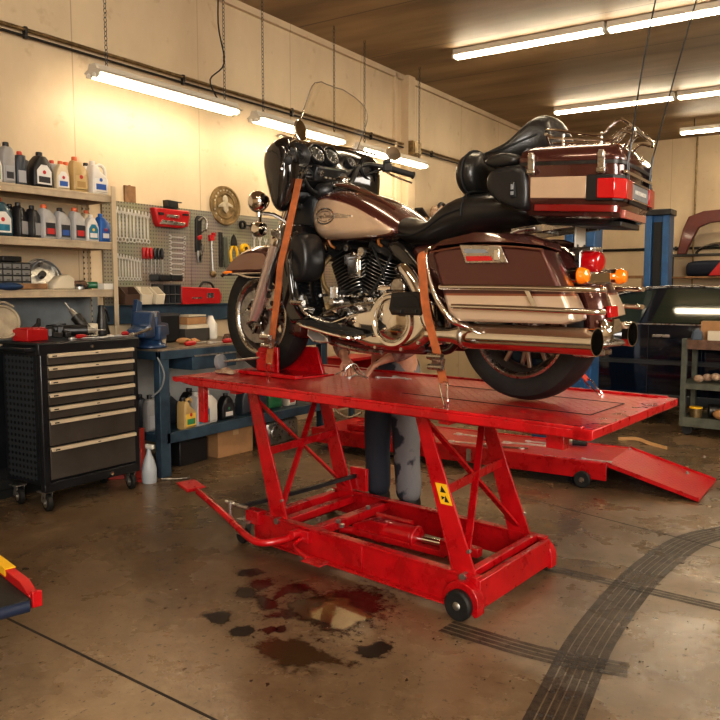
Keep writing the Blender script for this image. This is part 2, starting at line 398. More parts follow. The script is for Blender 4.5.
def ceilm():
    m = mat('brown_ceiling', (.20,.14,.08), .55); nt = m.node_tree; N = nt.nodes; L = nt.links; b = N['Principled BSDF']
    g = N.new('ShaderNodeNewGeometry'); mp = N.new('ShaderNodeMapping'); mp.inputs['Scale'].default_value = (.35,1.6,1); L.new(g.outputs['Position'], mp.inputs[0])
    n = N.new('ShaderNodeTexNoise'); n.inputs['Scale'].default_value = 1.5; n.inputs['Detail'].default_value = 6; L.new(mp.outputs[0], n.inputs['Vector'])
    rp = N.new('ShaderNodeValToRGB'); L.new(n.outputs['Fac'], rp.inputs['Fac'])
    e = rp.color_ramp.elements; e[0].position = .35; e[0].color = (.17,.112,.058,1); e[1].position = .62; e[1].color = (.34,.235,.13,1)
    sx = N.new('ShaderNodeSeparateXYZ'); L.new(g.outputs['Position'], sx.inputs[0])
    d = N.new('ShaderNodeMath'); d.operation = 'PINGPONG'; d.inputs[1].default_value = .61; L.new(sx.outputs[1], d.inputs[0])
    c = N.new('ShaderNodeMath'); c.operation = 'LESS_THAN'; c.inputs[1].default_value = .008; L.new(d.outputs[0], c.inputs[0])
    mx = N.new('ShaderNodeMix'); mx.data_type = 'RGBA'; L.new(c.outputs[0], mx.inputs['Factor']); L.new(rp.outputs['Color'], mx.inputs['A']); mx.inputs['B'].default_value = (.10,.07,.04,1)
    L.new(mx.outputs['Result'], b.inputs['Base Color']); return m
def floorm():
    m = mat('stained_concrete', (.2,.13,.08), .35); nt = m.node_tree; N = nt.nodes; L = nt.links; b = N['Principled BSDF']
    g = N.new('ShaderNodeNewGeometry')
    def noise(s, det, r=.6, sc=(1,1,1)):
        mp = N.new('ShaderNodeMapping'); mp.inputs['Scale'].default_value = sc; L.new(g.outputs['Position'], mp.inputs[0])
        n = N.new('ShaderNodeTexNoise'); n.inputs['Scale'].default_value = s; n.inputs['Detail'].default_value = det; n.inputs['Roughness'].default_value = r; L.new(mp.outputs[0], n.inputs['Vector']); return n.outputs['Fac']
    def ramp(f, p0, c0, p1, c1):
        r = N.new('ShaderNodeValToRGB'); L.new(f, r.inputs['Fac']); e = r.color_ramp.elements
        e[0].position = p0; e[0].color = (*c0,1); e[1].position = p1; e[1].color = (*c1,1); return r.outputs['Color']
    def mul(a, c, f): 
        x = N.new('ShaderNodeMix'); x.data_type = 'RGBA'; x.blend_type = 'MULTIPLY'; x.inputs['Factor'].default_value = f; L.new(a, x.inputs['A']); L.new(c, x.inputs['B']); return x.outputs['Result']
    c = ramp(noise(1.1, 10, .65), .33, (.165,.112,.065), .66, (.32,.228,.138))
    c = mul(c, ramp(noise(.42, 4), .38, (.40,.37,.34), .6, (1,1,1)), .85)
    c = mul(c, ramp(noise(13, 9, .75), .30, (.5,.46,.42), .64, (1,1,1)), .7)
    c = mul(c, ramp(noise(46, 4, .6, (1,.6,1)), .335, (.13,.10,.08), .375, (1,1,1)), .9)
    c = mul(c, ramp(noise(11, 3, .5, (.6,1.4,1)), .27, (.2,.15,.12), .31, (1,1,1)), .75)
    L.new(c, b.inputs['Base Color'])
    rr = N.new('ShaderNodeMapRange'); L.new(noise(2.3, 7, .6), rr.inputs['Value']); rr.inputs['From Min'].default_value = .35; rr.inputs['From Max'].default_value = .65; rr.inputs['To Min'].default_value = .17; rr.inputs['To Max'].default_value = .42
    L.new(rr.outputs['Result'], b.inputs['Roughness'])
    bp = N.new('ShaderNodeBump'); bp.inputs['Strength'].default_value = .25; bp.inputs['Distance'].default_value = .006; L.new(noise(22, 6), bp.inputs['Height']); L.new(bp.outputs['Normal'], b.inputs['Normal'])
    b.inputs['Specular IOR Level'].default_value = .55
    return m
wm = wallm()
floor = st('floor', MB().box(((WX+RX)/2,(YB+YF)/2,-.05),(RX-WX+.4,YB-YF+.4,.1)), floorm())
st('ceiling', MB().box(((WX+RX)/2,(YB+YF)/2,ZC+.05),(RX-WX+.4,YB-YF+.4,.1)), ceilm())
st('wall_left', MB().box((WX-.1,(YB+YF)/2,ZC/2),(.2,YB-YF+.4,ZC)), wm)
st('wall_back', MB().box(((WX+RX)/2,YB+.1,ZC/2),(RX-WX,.2,ZC)), wm)
st('wall_right', MB().box((RX+.1,(YB+YF)/2,ZC/2),(.2,YB-YF+.4,ZC)), wm)
st('wall_front', MB().box(((WX+RX)/2,YF-.1,ZC/2),(RX-WX,.2,ZC)), wm)
st('trim_1', MB().box((WX+.05,8.18,ZC/2),(.1,.16,ZC-.01)).box((WX+.02,7.93,ZC/2),(.04,.05,ZC-.01)), wm, bev=.004)
st('trim_2', MB().box((WX+.02,(YB+YF)/2,ZC-.03),(.04,YB-YF,.06)), wm)
# floor marks: joints and rubber marks
jm = mat('joint_dark', (.02,.014,.01), .8)
def strip(p, q, w): return MB().bar(p, q, w, .0012)
st('expansion_joint', strip((-4.7,1.852,.0006),(4,1.291,.0006),.011), jm, floor)

st('expansion_joint', strip((-4.7,5.45,.0006),(4,2.86,.0006),.010), jm, floor)
def trackm():
    m = bpy.data.materials.new('rubber_mark'); m.use_nodes = True; nt = m.node_tree; N = nt.nodes; L = nt.links; b = N['Principled BSDF']; out = N['Material Output']
    b.inputs['Base Color'].default_value = (.035,.028,.024,1); b.inputs['Roughness'].default_value = .5
    g = N.new('ShaderNodeNewGeometry'); n = N.new('ShaderNodeTexNoise'); n.inputs['Scale'].default_value = 14; n.inputs['Detail'].default_value = 7; n.inputs['Roughness'].default_value = .75; L.new(g.outputs['Position'], n.inputs['Vector'])
    r = N.new('ShaderNodeMapRange'); L.new(n.outputs['Fac'], r.inputs['Value']); r.inputs['From Min'].default_value = .3; r.inputs['From Max'].default_value = .75; r.inputs['To Min'].default_value = .90; r.inputs['To Max'].default_value = .25
    t = N.new('ShaderNodeBsdfTransparent'); mx = N.new('ShaderNodeMixShader'); L.new(r.outputs['Result'], mx.inputs[0]); L.new(t.outputs[0], mx.inputs[1]); L.new(b.outputs[0], mx.inputs[2]); L.new(mx.outputs[0], out.inputs[0]); return m
tm = trackm()
def track(pts, offs, z=.0015):
    mb = MB(); P = catmull([(x,y,z) for x, y in pts], 8)
    for o0, o1 in offs:
        R_ = []
        for i, p in enumerate(P):
            d = (P[min(i+1,len(P)-1)]-P[max(i-1,0)]).normalized(); nn = V((d.y,-d.x,0))
            R_.append([p+nn*o0, p+nn*o1])
        mb.loft(R_, cap=False, wrap=False)
    st('tire_mark', mb, tm, floor)
ribs = [(-.088,-.058),(-.053,-.029),(-.025,-.002),(.002,.024),(.028,.050),(.055,.085)]
track([(-.45,4.85),(-.60,4.60),(-.752,4.301),(-.825,3.879),(-.851,3.444),(-.839,2.838),(-.785,2.358),(-.74,2.0)], ribs)
track([(-1.45,3.47),(-1.21,3.47),(-.86,3.45),(-.45,3.42)], [(-.045,-.025),(-.018,.005),(.012,.035)], .0022)
track([(-1.35,2.64),(-1.05,2.62),(-.86,2.63),(-.66,2.67)], [(-.06,-.038),(-.03,-.008),(.0,.025),(.033,.055)], .0022)

# conduit along the left wall and back wall
t = thing('conduit', 'twin brown conduits running along the cream side wall above the hanging lamps', 'pipe', (WX+.03,4,3))
MB().cyl((0,-7,.012),(0,9.9,.012),.013,n=8).to('pipe', brass, t)
MB().cyl((0,-7,-.03),(0,9.9,-.03),.009,n=8).to('pipe', darksteel, t)
mb = MB()
for k in range(12): mb.box((0,-6.4+k*1.4,-.008),(.03,.02,.075))
mb.to('clip', darksteel, t)
t = thing('junction_box', 'tan junction box on the side wall where the conduit crosses the pilaster', 'junction box', (WX+.13,8.2,2.96))
MB().box((0,0,0),(.07,.2,.16)).to('box', brass, t, bev=.006); MB().box((.04,0,0),(.012,.16,.12)).to('cover', brass, t, bev=.003)
t = thing('wall_pipe', 'thin dark pipe running along the far wall beside the blue lift post', 'pipe', (-2,YB-.04,1.98))
MB().cyl((-2.7,0,0),(5,0,0),.022,n=8).to('pipe', darksteel, t); 
mb = MB(); [mb.box((x,.01,0),(.03,.05,.07)) for x in (-2.2,-.9,.4,1.7,3)]; mb.to('clip', darksteel, t)
t = thing('drop_conduit', 'thin vertical conduit dropping down the far wall at the right edge', 'pipe', (-2.62,YB-.14,0))
MB().cyl((0,0,1.1),(0,0,3.79),.014,n=8).to('pipe', brass, t); MB().box((.0,.02,1.7),(.06,.05,.1)).to('switch_box', shelfpaint, t, bev=.004)
t.location.y = YB-.06

# ------------------------------------------------------------------ lamps
def hanging_lamp(i, y0, y1, z, lab):
    L_ = y1-y0; t = thing('hanging_lamp', lab, 'lamp', (-4.45,(y0+y1)/2,z), 0, 'fluorescent lamps on chains by the wall')
    mb = MB(); mb.loft([[(-.03,y,.045),(.03,y,.045),(.045,y,.01),(.085,y,-.012),(.075,y,-.016),(-.075,y,-.016),(-.085,y,-.012),(-.045,y,.01)] for y in (-L_/2,L_/2)])
    mb.to('reflector', lightmetal, t, sm=20)
    for s in (-1,1):
        MB().cyl((s*.03,-L_/2+.03,-.034),(s*.03,L_/2-.03,-.034),.013,n=12).to('tube', tubem, t)
    for s in (-1,1):
        e = MB().box((0,s*(L_/2-.008),-.025),(.13,.018,.035)).to('end_cap', lightmetal, t, bev=.004)
        mb = MB(); [mb.cyl((q*.03,s*(L_/2-.018),-.034),(q*.03,s*(L_/2+.012),-.034),.015,n=10) for q in (-1,1)]; mb.to('lamp_socket', whitep, e)
    for y in (-L_/2+.12, L_/2-.12):
        mb = MB(); z0 = .04; n = int((ZC-z-z0)/.03)
        for k in range(n):
            zc = z0+.015+k*(ZC-z-z0)/n; w = .011
            pts = [(w*cos(a)*(k%2), y+w*cos(a)*(1-k%2), zc+.02*sin(a)) for a in [j*pi/3 for j in range(6)]]
            mb.tube(pts, .003, n=4, closed=True)
        mb.to('chain', darksteel, t)
    return t
l1 = hanging_lamp(0, 3.47, 4.86, 2.765, 'hanging fluorescent lamp nearest the camera, above the oil bottles and tool board')
l2 = hanging_lamp(1, 5.09, 6.37, 2.755, 'middle hanging fluorescent lamp, seen behind the windshield of the motorcycle')
l3 = hanging_lamp(2, 6.66, 8.03, 2.735, 'farthest hanging fluorescent lamp, beside the right handlebar grip')
o = MB().tube([(-4.45,4.66,2.81),(-4.47,4.60,2.95),(-4.43,4.72,3.1),(-4.46,4.69,3.4),(-4.45,4.7,3.8)], .006, n=6, sm=5).to('power_cord', matblack)
tag(o, 'black power cord hanging in a loop beside the nearest lamp chain', 'cord')
def ceil_lamp(x, y, L_, lab, z=ZC, drop=0):
    t = thing('ceiling_lamp', lab, 'lamp', (x,y,z-drop), 0, 'fluorescent strip lamps on the ceiling')
    if lab is None: del t['group']
    MB().box((L_/2,0,-.03),(L_-.01,.10,.06)).to('housing', lightmetal, t, bev=.006)
    for s in (-1,1): MB().cyl((.03,s*.028,-.078),(L_-.03,s*.028,-.078),.015,n=10).to('tube', tubec, t)
    for xx in (.012, L_-.012): MB().box((xx,0,-.07),(.022,.10,.045)).to('end_cap', whitep, t, bev=.003)
    if drop: 
        for xx in (.2, L_-.2): MB().cyl((xx,0,0),(xx,0,drop),.008,n=6).to('hanger', darksteel, t)
ceil_lamp(-3.85, 7.58, 1.58, 'ceiling strip lamp nearest the camera, left one of the front row')
ceil_lamp(-2.26, 7.60, 1.58, 'ceiling strip lamp continuing the front row to the right edge')
ceil_lamp(-3.88, 10.7, 1.58, 'ceiling strip lamp of the second row, above the trunk of the motorcycle')
ceil_lamp(-2.28, 10.72, 1.58, 'ceiling strip lamp of the second row, cut by the right edge')
ceil_lamp(-2.60, 12.5, 1.5, 'small hanging strip lamp at the far end of the ceiling, by the right edge', drop=.12)
for x, y, w in ((-2.6,4.2,'above the motorcycle'),(-.2,4.2,'right of the motorcycle'),(-2.6,.9,'above the camera on the left'),(-.2,.9,'above the camera'),(1.9,7.6,'far right of the front row'),(1.9,2.5,'right of the camera')):
    ceil_lamp(x, y, 1.58, 'ceiling strip lamp outside the picture, '+w)
# added fill lights behind the camera and to the right, no opening modelled
def area(name, loc, tgt, sx, sy, e, c):
    l = bpy.data.lights.new(name, 'AREA'); l.shape = 'RECTANGLE'; l.size = sx; l.size_y = sy; l.energy = e; l.color = c
    o = bpy.data.objects.new(name, l); COL.objects.link(o); o.location = loc; o.rotation_euler = (V(tgt)-V(loc)).to_track_quat('-Z','Y').to_euler(); return o
area('front_fill_light', (1.9,-2.6,2.3), (-2.2,3.4,.7), 3.2, 2.2, 370, (1,.95,.88))
area('side_fill_light', (3.9,5.2,2.5), (-1.2,3.8,.6), 3.0, 1.4, 110, (1,.92,.82))
w = bpy.data.worlds.new('world'); SC.world = w; w.use_nodes = True; w.node_tree.nodes['Background'].inputs[0].default_value = (.9,.8,.65,1); w.node_tree.nodes['Background'].inputs[1].default_value = .3
# ------------------------------------------------------------------ camera
cd = bpy.data.cameras.new('camera'); cam = bpy.data.objects.new('camera', cd); COL.objects.link(cam); SC.camera = cam
cam.location = (0,0,1.32); cam.rotation_euler = (pi/2-math.atan(72/780.), 0, R(33.6)); cd.sensor_width = 36; cd.lens = 39.0; cd.clip_start = .05
SC.view_settings.view_transform = 'Standard'
SC.view_settings.look = 'Medium High Contrast'; SC.view_settings.exposure = .18
# ------------------------------------------------------------------ the scissor lift (x forward = bike's front, y towards the camera)
OBX, OBY, RZ = -1.2155, 3.091, R(171.2)
def BW(x, y, z=0):   # lift frame to world
    return (OBX+cos(RZ)*x-sin(RZ)*y, OBY+sin(RZ)*x+cos(RZ)*y, z)
lift = thing('motorcycle_lift', 'raised red scissor lift table carrying the brown touring motorcycle', 'lift', (OBX,OBY,0), RZ)
ZT = .85
p = MB().box((.67,0,ZT-.012),(2.36,.90,.022)).to('deck', [diamondm], lift, bev=.002)
for s in (1,-1):
    MB().prism([(-.52,ZT-.002),(-.52,ZT-.034),(1.70,ZT-.038),(1.86,ZT-.02),(1.86,ZT-.002)], s*.45, s*.478).to('side_flange', red, lift, bev=.004)
    MB().box((.62,s*.464,ZT+.003),(2.22,.03,.012)).to('side_lip', red, lift, bev=.003)
MB().prism([(-.455,ZT+.003),(-.455,ZT-.034),(-.52,ZT-.036),(-.53,ZT-.028),(-.53,ZT+.003)], -.478, .478).to('end_flange', red, lift, bev=.003)
MB().prism([(1.84,ZT-.002),(1.84,ZT-.03),(1.872,ZT-.022),(1.872,ZT-.002)], -.478, .478).to('end_flange', red, lift, bev=.002)
MB().box((1.70,.40,ZT-.14),(.05,.03,.20)).box((-.35,.36,ZT-.075),(.07,.05,.05)).box((-.35,-.36,ZT-.075),(.07,.05,.05)).to('bracket', red, lift, bev=.003)
mb = MB()
for y in (.31,-.31): mb.bar((1.75,y,ZT-.045),(-.45,y,ZT-.045),.05,.045)
for x in (1.4,.7,.1): mb.bar((x,-.44,ZT-.04),(x,.44,ZT-.04),.05,.035)
mb.to('deck_frame', red, lift, bev=.002)
MB().box((.05,.18,ZT+.0015),(.9,.004,.002)).box((.05,-.18,ZT+.0015),(.9,.004,.002)).box((-.4,0,ZT+.0015),(.004,.36,.002)).to('ramp_slot', matblack, lift)
# base frame
for s in (1,-1):
    mb = MB()
    mb.prism([(0.0,.035),(0.0,.165),(1.37,.165),(1.37,.035)], s*.325-.006, s*.325+.006)
    mb.box((.685,s*.315-.0*s,.168),(1.37,.045,.008)).box((.685,s*.34,.036),(1.37,.045,.008))
    mb.to('side_rail', red, lift, bev=.002)
    MB().box((.62,s*.333,.10),(.014,.012,.12)).to('rail_plate', red, lift, bev=.002)
mb = MB()
mb.box((1.35,0,.10),(.05,.64,.11)).box((0.0,0,.10),(.03,.66,.125)).bar((.98,-.32,.135),(.98,.32,.135),.055,.045).bar((.06,-.31,.16),(.06,.31,.16),.035,.035)
mb.bar((1.22,-.31,.13),(1.22,.31,.13),.05,.04)
mb.bar((.98,.06,.10),(.35,.02,.10),.035,.03).bar((.98,-.08,.10),(.35,-.05,.10),.035,.03)
mb.to('cross_member', red, lift, bev=.004)
for s in (1,-1):
    q = MB().prism([(.055+.085*cos(a),.075+.078*sin(a)) for a in [pi*k/10 for k in range(0,11)]]+[(-.03,.03),(-.012,.02),(.02,.05),(.13,.05)], s*.345-.026, s*.345+.026).to('wheel_guard', red, lift, bev=.003)
    w = MB().lathe([(.02,-.018),(.055,-.02),(.062,-.012),(.062,.012),(.055,.02),(.02,.018)], (.055,s*.385,.062), (0,1,0), 24).to('caster_wheel', rubber, lift)
    MB().lathe([(.005,0),(.018,.002),(.018,.018),(.010,.024),(.003,.026)], (.055,s*.385,.062), (0,s,0), 18).to('hub_cap', steel, w)
# small swivel castors at the front end
for s in (1,-1):
    w = MB().lathe([(.01,-.014),(.036,-.016),(.04,-.01),(.04,.01),(.036,.016),(.01,.014)], (1.43,s*.36,.041), (0,1,0), 20).to('caster_wheel', rubber, lift)
    MB().prism([(1.40,.05),(1.46,.05),(1.45,.12),(1.38,.12)], s*.36+.022, s*.36+.026).prism([(1.40,.05),(1.46,.05),(1.45,.12),(1.38,.12)], s*.36-.026, s*.36-.022).box((1.41,s*.35,.125),(.09,.07,.012)).to('caster_fork', steel, w)
# leaning legs
BX = {0: 1.19, 1: .065}
for k in (0,1):
    for s in (1,-1):
        x0 = BX[k]+((.06 if k else .075) if s < 0 else 0); x1 = x0+.215+(.03 if k else 0); w0, w1 = .066, (.030 if k else .038)
        lg = MB().prism([(x0-w0,.12),(x0+w0,.12),(x0+w0,.17),(x1+w1,ZT-.05),(x1-w1,ZT-.05)], s*.305-.006, s*.305+.006)
        lg.prism([(x0+w0-.008,.14),(x0+w0,.14),(x1+w1,ZT-.05),(x1+w1-.008,ZT-.05)], s*.305-.03, s*.305+.006)
        o = lg.to('leg', red, lift, bev=.0015)
        MB().cyl((x0,s*.305,.16),(x0,s*.345,.16),.016,n=12).cyl((x0-.01,s*.30,.26),(x0-.01,s*.316,.26),.008,n=8).to('bolt', steel, o)
        if k and s > 0:
            d = V((x1-x0,0,ZT-.17)).normalized(); c = V((x0+.115,.3125,.475)); u = V((1,0,0))
            mb = MB(); q = [c+u*a*.030+d*b*.045 for a, b in ((-1,-1),(1,-1),(1,1),(-1,1))]; mb.f([mb.bm.verts.new(v) for v in q]); mb.to('warning_sticker', yellow, o, label='small yellow warning sticker with a black pictogram')
            mb = MB(); 
            for tri in (((-.5,.15),(.5,.15),(0,.8)), ((-.6,-.75),(.2,-.75),(-.2,-.1)), ((-.1,-.3),(.6,-.6),(.5,-.2))):
                mb.f([mb.bm.verts.new(c+V((0,.001,0))+u*a*.030+d*b*.045) for a, b in tri])
            mb.to('pictogram', matblack, o)
    z0, z1 = .20, ZT-.08; xa, xb = BX[k]+.02, BX[k]+.22; mm = (xa+xb)/2; fx = .065
    MB().bar((xb,.30,z1),(xa+fx,-.30,z0),.012,.032,up=(1,0,0)).to('brace', red, lift, bev=.001)
    MB().bar((xb-.01+fx,-.30,z1),(xa-.01,.30,z0),.012,.032,up=(1,0,0)).to('brace', red, lift, bev=.001)
    MB().bar((mm-.01,.30,.49),(mm-.01+fx,-.30,.49),.012,.04,up=(0,0,1)).to('brace', red, lift, bev=.001)
# hydraulic jack in the base
j = MB().cyl((.74,.0,.125),(.55,.0,.13),.052,.052,20).cyl((.55,0,.13),(.53,0,.13),.058,n=20).prism([(.74,.07),(.92,.09),(.92,.13),(.80,.175),(.70,.175)], -.05, .05).to('hydraulic_jack', red, lift, bev=.005)
MB().cyl((.53,0,.13),(.37,0,.135),.016,n=14).to('jack_rod', chrome, j)
MB().cyl((.97,.08,.10),(.88,.075,.11),.02,n=10).cyl((.84,-.06,.17),(.60,-.05,.18),.012,n=8).to('pump', red, j)
MB().box((.33,0,.14),(.08,.11,.07)).box((.24,0,.14),(.12,.05,.04)).to('jack_clevis', red, j, bev=.004)
mb = MB(); [mb.cyl((x,y,.165),(x,y,.18),.014,n=8) for x, y in ((.92,.16),(.86,.20),(.95,-.12),(1.02,.2))]; mb.to('bolt', steel, j)
# foot pedal arm
pd = MB().tube([(1.02,.31,.13),(1.06,.42,.115),(1.13,.50,.105),(1.24,.50,.115),(1.45,.45,.155),(1.78,.385,.215)], .018, n=10, sm=5).to('pedal_arm', red, lift)
MB().box((1.86,.375,.235),(.13,.115,.012),(0,-.12,-.15)).box((1.865,.375,.222),(.10,.09,.016),(0,-.12,-.15)).to('foot_pad', red, pd, bev=.004)
pd2 = MB().tube([(1.00,.33,.12),(.98,.42,.10),(.85,.46,.085)], .011, n=8, sm=4).to('release_pedal', red, lift)
MB().box((.79,.47,.085),(.12,.07,.008)).to('foot_pad', red, pd2, bev=.003)
MB().box((1.0,.338,.13),(.10,.03,.06)).cyl((1.02,.33,.14),(1.02,.40,.14),.022,n=12).to('pedal_pivot', red, pd, bev=.003)
rod = MB().bar((1.42,.38,.20),(1.29,.0,.235),.02,.02).bar((1.29,.0,.235),(1.21,-.36,.26),.02,.02).to('safety_bar', blackp, lift)
MB().tube([(1.50,.42,.22),(1.42,.40,.21),(1.36,.385,.205)], .01, n=8).cyl((1.46,.42,.12),(1.46,.42,.23),.011,n=10).cyl((1.5,.40,.205),(1.40,.34,.185),.008,n=8).to('release_latch', steel, lift)
MB().box((1.20,-.345,.24),(.12,.03,.13)).box((1.36,.33,.15),(.10,.06,.07)).to('lock_plate', red, lift, bev=.004)
# towing loop hanging from the near edge of the deck
MB().tube([(.66,.475,.80),(.61,.49,.785),(.56,.485,.775),(.50,.48,.80)], .005, n=6, sm=4).to('tie_down_hook', chromed, lift)
# wheel clamp for the front tire
ck = thing('wheel_clamp', 'red wheel clamp gripping the front tire, with a rod and round black knob', 'clamp', BW(0,0,ZT), RZ)
MB().prism([(1.44,.0),(1.60,.0),(1.60,.14),(1.57,.155),(1.44,.155)], .095, .11).box((1.52,.125,.075),(.13,.02,.10)).to('clamp_plate', red, ck, bev=.004)
MB().prism([(1.30,.0),(1.66,.0),(1.62,.15),(1.36,.15)], -.115, -.095).to('clamp_plate', red, ck, bev=.004)
MB().box((1.50,0,.005),(.50,.26,.010)).box((1.47,.14,.012),(.46,.05,.02)).to('base_plate', red, ck, bev=.003)
q = MB().cyl((1.56,.13,.095),(1.80,.20,.062),.007,n=10).to('clamp_screw', steel, ck)
MB().lathe([(.006,-.022),(.03,-.022),(.045,-.012),(.045,.012),(.034,.02),(.012,.024)], (1.81,.203,.06), (-.95,-.3,.13), 22).to('hand_knob', greyp, q, bev=.002)
# cloth under the knob
mb = MB(); rr = []
for j in range(5):
    k = j/4; rr.append([(1.745+(.10*(1-k)+.0)*cos(a)*(1+.25*sin(3*a+j)), .215+.055*(1-k)*sin(a)*(1+.2*cos(2*a)), .003+.045*k*(1-.3*k)+.006*sin(4*a+j)) for a in [2*pi*i/14 for i in range(14)]])
mb.loft(rr); o = mb.to('crumpled_rag', ragm, sub=1); o.matrix_world = Matrix.Translation(V(BW(0,0,ZT))) @ Matrix.Rotation(RZ,4,'Z'); tag(o, 'small stained tan rag under the knob of the wheel clamp on the red deck', 'rag')

shear(desc(lift), .08, .478)
# ------------------------------------------------------------------ the motorcycle
bike = thing('touring_motorcycle', 'copper-brown and tan touring motorcycle strapped on the raised red lift, seen from its left rear', 'motorcycle', BW(0,0,ZT+.004), RZ)
def P_(mb, name, m, par=bike, **k): return mb.to(name, m, par, **k)
# wheels
def wheel(name, cx, w, spokes, R0=.31):
    o = P_(MB().lathe([(.205,-w*.40),(.215,-w*.46),(.25,-w*.54),(.288,-w*.48),(.303,-w*.30),(R0,-w*.06),(R0,w*.06),(.303,w*.30),(.288,w*.48),(.25,w*.54),(.215,w*.46),(.205,w*.40)], (cx,0,R0), (0,1,0), 64, closed=True), name, rubber)
    o.name = name
    rim = MB().lathe([(.207,-w*.44),(.200,-w*.40),(.190,-w*.30),(.178,-w*.1),(.178,w*.1),(.190,w*.30),(.200,w*.40),(.207,w*.44),(.196,w*.38),(.182,w*.28),(.168,w*.1),(.168,-w*.1),(.182,-w*.28),(.196,-w*.38)], (cx,0,R0), (0,1,0), 64, closed=True).to('rim', rimdark, o)
    for q in (-1,1): MB().lathe([(.190,q*w*.37),(.196,q*w*.45),(.207,q*w*.49),(.216,q*w*.47),(.214,q*w*.44),(.200,q*w*.36)], (cx,0,R0), (0,1,0), 64, closed=True).to('rim_lip', chromed, o)
    sp = MB()
    for i in range(spokes):
        a = 2*pi*i/spokes+.2; d = V((cos(a),0,sin(a))); t = V((-sin(a),0,cos(a)))
        for q in (-1,1):
            sp.bar(V((cx,q*.018,R0))+d*.035+t*q*.012, V((cx,q*.022,R0))+d*.188+t*q*.030, .018, .014, up=(0,1,0))
    sp.lathe([(.012,-.06),(.04,-.06),(.052,-.03),(.052,.03),(.04,.06),(.012,.06)], (cx,0,R0), (0,1,0), 24)
    sp.to('spokes', wheelmetal, o, bev=.003)
    MB().cyl((cx,-w*.75,R0),(cx,w*.75,R0),.014,n=12).to('axle', chromed, o)
    return o
fwh = wheel('front_wheel', 1.64, .125, 9)
rwh = wheel('rear_wheel', 0, .155, 9)
def disc(cx, y, r, par):
    mb = MB(); mb.lathe([(r,-.003),(r,.003),(r*.66,.003),(r*.66,-.003)], (cx,y,.31), (0,1,0), 48, closed=True); mb.to('brake_disc', darksteel if cx == 0 else steel, par)
    mb = MB()
    for i in range(8):
        a = 2*pi*i/8; mb.bar((cx+.045*cos(a),y,.31+.045*sin(a)),(cx+r*.7*cos(a+.35),y,.31+r*.7*sin(a+.35)),.006,.02,up=(0,1,0))
    mb.lathe([(.035,-.004),(.055,-.004),(.055,.006),(.035,.006)], (cx,y,.31), (0,1,0), 24, closed=True); mb.to('disc_carrier', casting, par)
disc(1.64, .075, .146, fwh); disc(1.64, -.075, .146, fwh); disc(0, -.09, .146, rwh)
# front fender
mb = MB(); rings = []
for i in range(30):
    th = R(37+ (196-37)*i/29); c, s = cos(th), sin(th)
    rin = .225/max(s,.05) if th < R(128) else .285+.0*th
    rin = min(rin, .372); rin = max(rin, .235)
    if th > R(128): rin = max(.285, .225/max(s,.3) if th < R(140) else .285); rin = min(rin,.33)
    w = .094; ro = .385
    prof = [(rin,w),((rin+ro)/2,w),(ro-.025,w*.95),(ro-.008,w*.72),(ro,w*.3),(ro,-w*.3),(ro-.008,-w*.72),(ro-.025,-w*.95),((rin+ro)/2,-w),(rin,-w)]
    rings.append([(1.64+r*c, y, .31+r*s) for r, y in prof])
mb.loft(rings, cap=False, wrap=False); ff = P_(mb, 'front_fender', brown, solid=.005)
decal(ff, [(1.915,.572),(1.86,.612),(1.78,.643),(1.70,.655),(1.60,.655),(1.55,.64),(1.55,.575),(1.7,.568),(1.85,.567)], 'fender_panel', fendertan, ff, off=.003)
for s in (1,-1):
    MB().tube([(1.575,s*.10,.545),(1.75,s*.102,.546),(1.90,s*.092,.545),(1.955,s*.05,.548),(1.962,0,.55)], .0065, n=8, sm=5).to('fender_trim', chrome, ff)
    MB().lathe([(.002,.03),(.012,.024),(.018,.0),(.016,-.05),(.004,-.055)], (1.885,s*.088,.553), (1,0,0), 16, sy=.7).to('fender_marker', amber, ff)
MB().tube([(1.60+.39*cos(R(a))+.04,0,.31+.39*sin(R(a))) for a in (45,60,75,90,105)], .006, n=6).to('fender_crest_trim', chrome, ff)
MB().tube([(1.55,.10,.52),(1.66,.104,.523),(1.74,.104,.535),(1.79,.102,.546)], .007, n=8, sm=4).to('fender_trim', chrome, ff)
# fork
for s in (1,-1):
    q = P_(MB().tube([(1.615,s*.125,.30),(1.58,s*.125,.36),(1.41,s*.125,.72)], [.030,.036,.034,.034], n=16), 'fork_leg', forkpaint)
    MB().tube([(1.41,s*.125,.72),(1.30,s*.125,.93)], .024, n=14).to('fork_tube', chrome, q)
    MB().lathe([(.038,-.02),(.042,0),(.038,.02)], (1.415,s*.125,.71), (.45,0,-.9), 18).to('fork_collar', chrome, q)
    MB().prism([(1.655,.27),(1.69,.31),(1.655,.35),(1.60,.345),(1.59,.29)], s*.105, s*.145).to('axle_clamp', chromed, q, bev=.006)
    c = P_(MB().prism([(1.555,.40),(1.52,.46),(1.45,.47),(1.43,.41),(1.47,.35),(1.52,.34)], s*.055, s*.115), 'brake_caliper', chromed, bev=.01)
    MB().cyl((1.50,s*.115,.43),(1.50,s*.121,.43),.018,n=14).cyl((1.47,s*.115,.385),(1.47,s*.121,.385),.014,n=14).to('caliper_cap', darksteel, c)
P_(MB().tube([(1.48,.115,.46),(1.44,.14,.55),(1.40,.13,.66),(1.33,.11,.78)], .006, n=6, sm=5), 'brake_hose', matblack)
P_(MB().tube([(1.50,.13,.44),(1.46,.16,.50),(1.42,.155,.60),(1.36,.14,.72)], .005, n=6, sm=5), 'brake_hose', steel)
# steering neck and nacelle
P_(MB().lx([(1.14,.80,.96,.08),(1.20,.68,1.0,.11),(1.28,.68,.98,.12),(1.36,.74,.90,.11),(1.40,.78,.86,.08)]), 'steering_neck', blackp, sub=1)
P_(MB().box((1.36,0,.73),(.14,.33,.035),(0,-.4,0)).box((1.30,0,.90),(.12,.30,.03),(0,-.4,0)), 'fork_clamp', chromed, bev=.008)
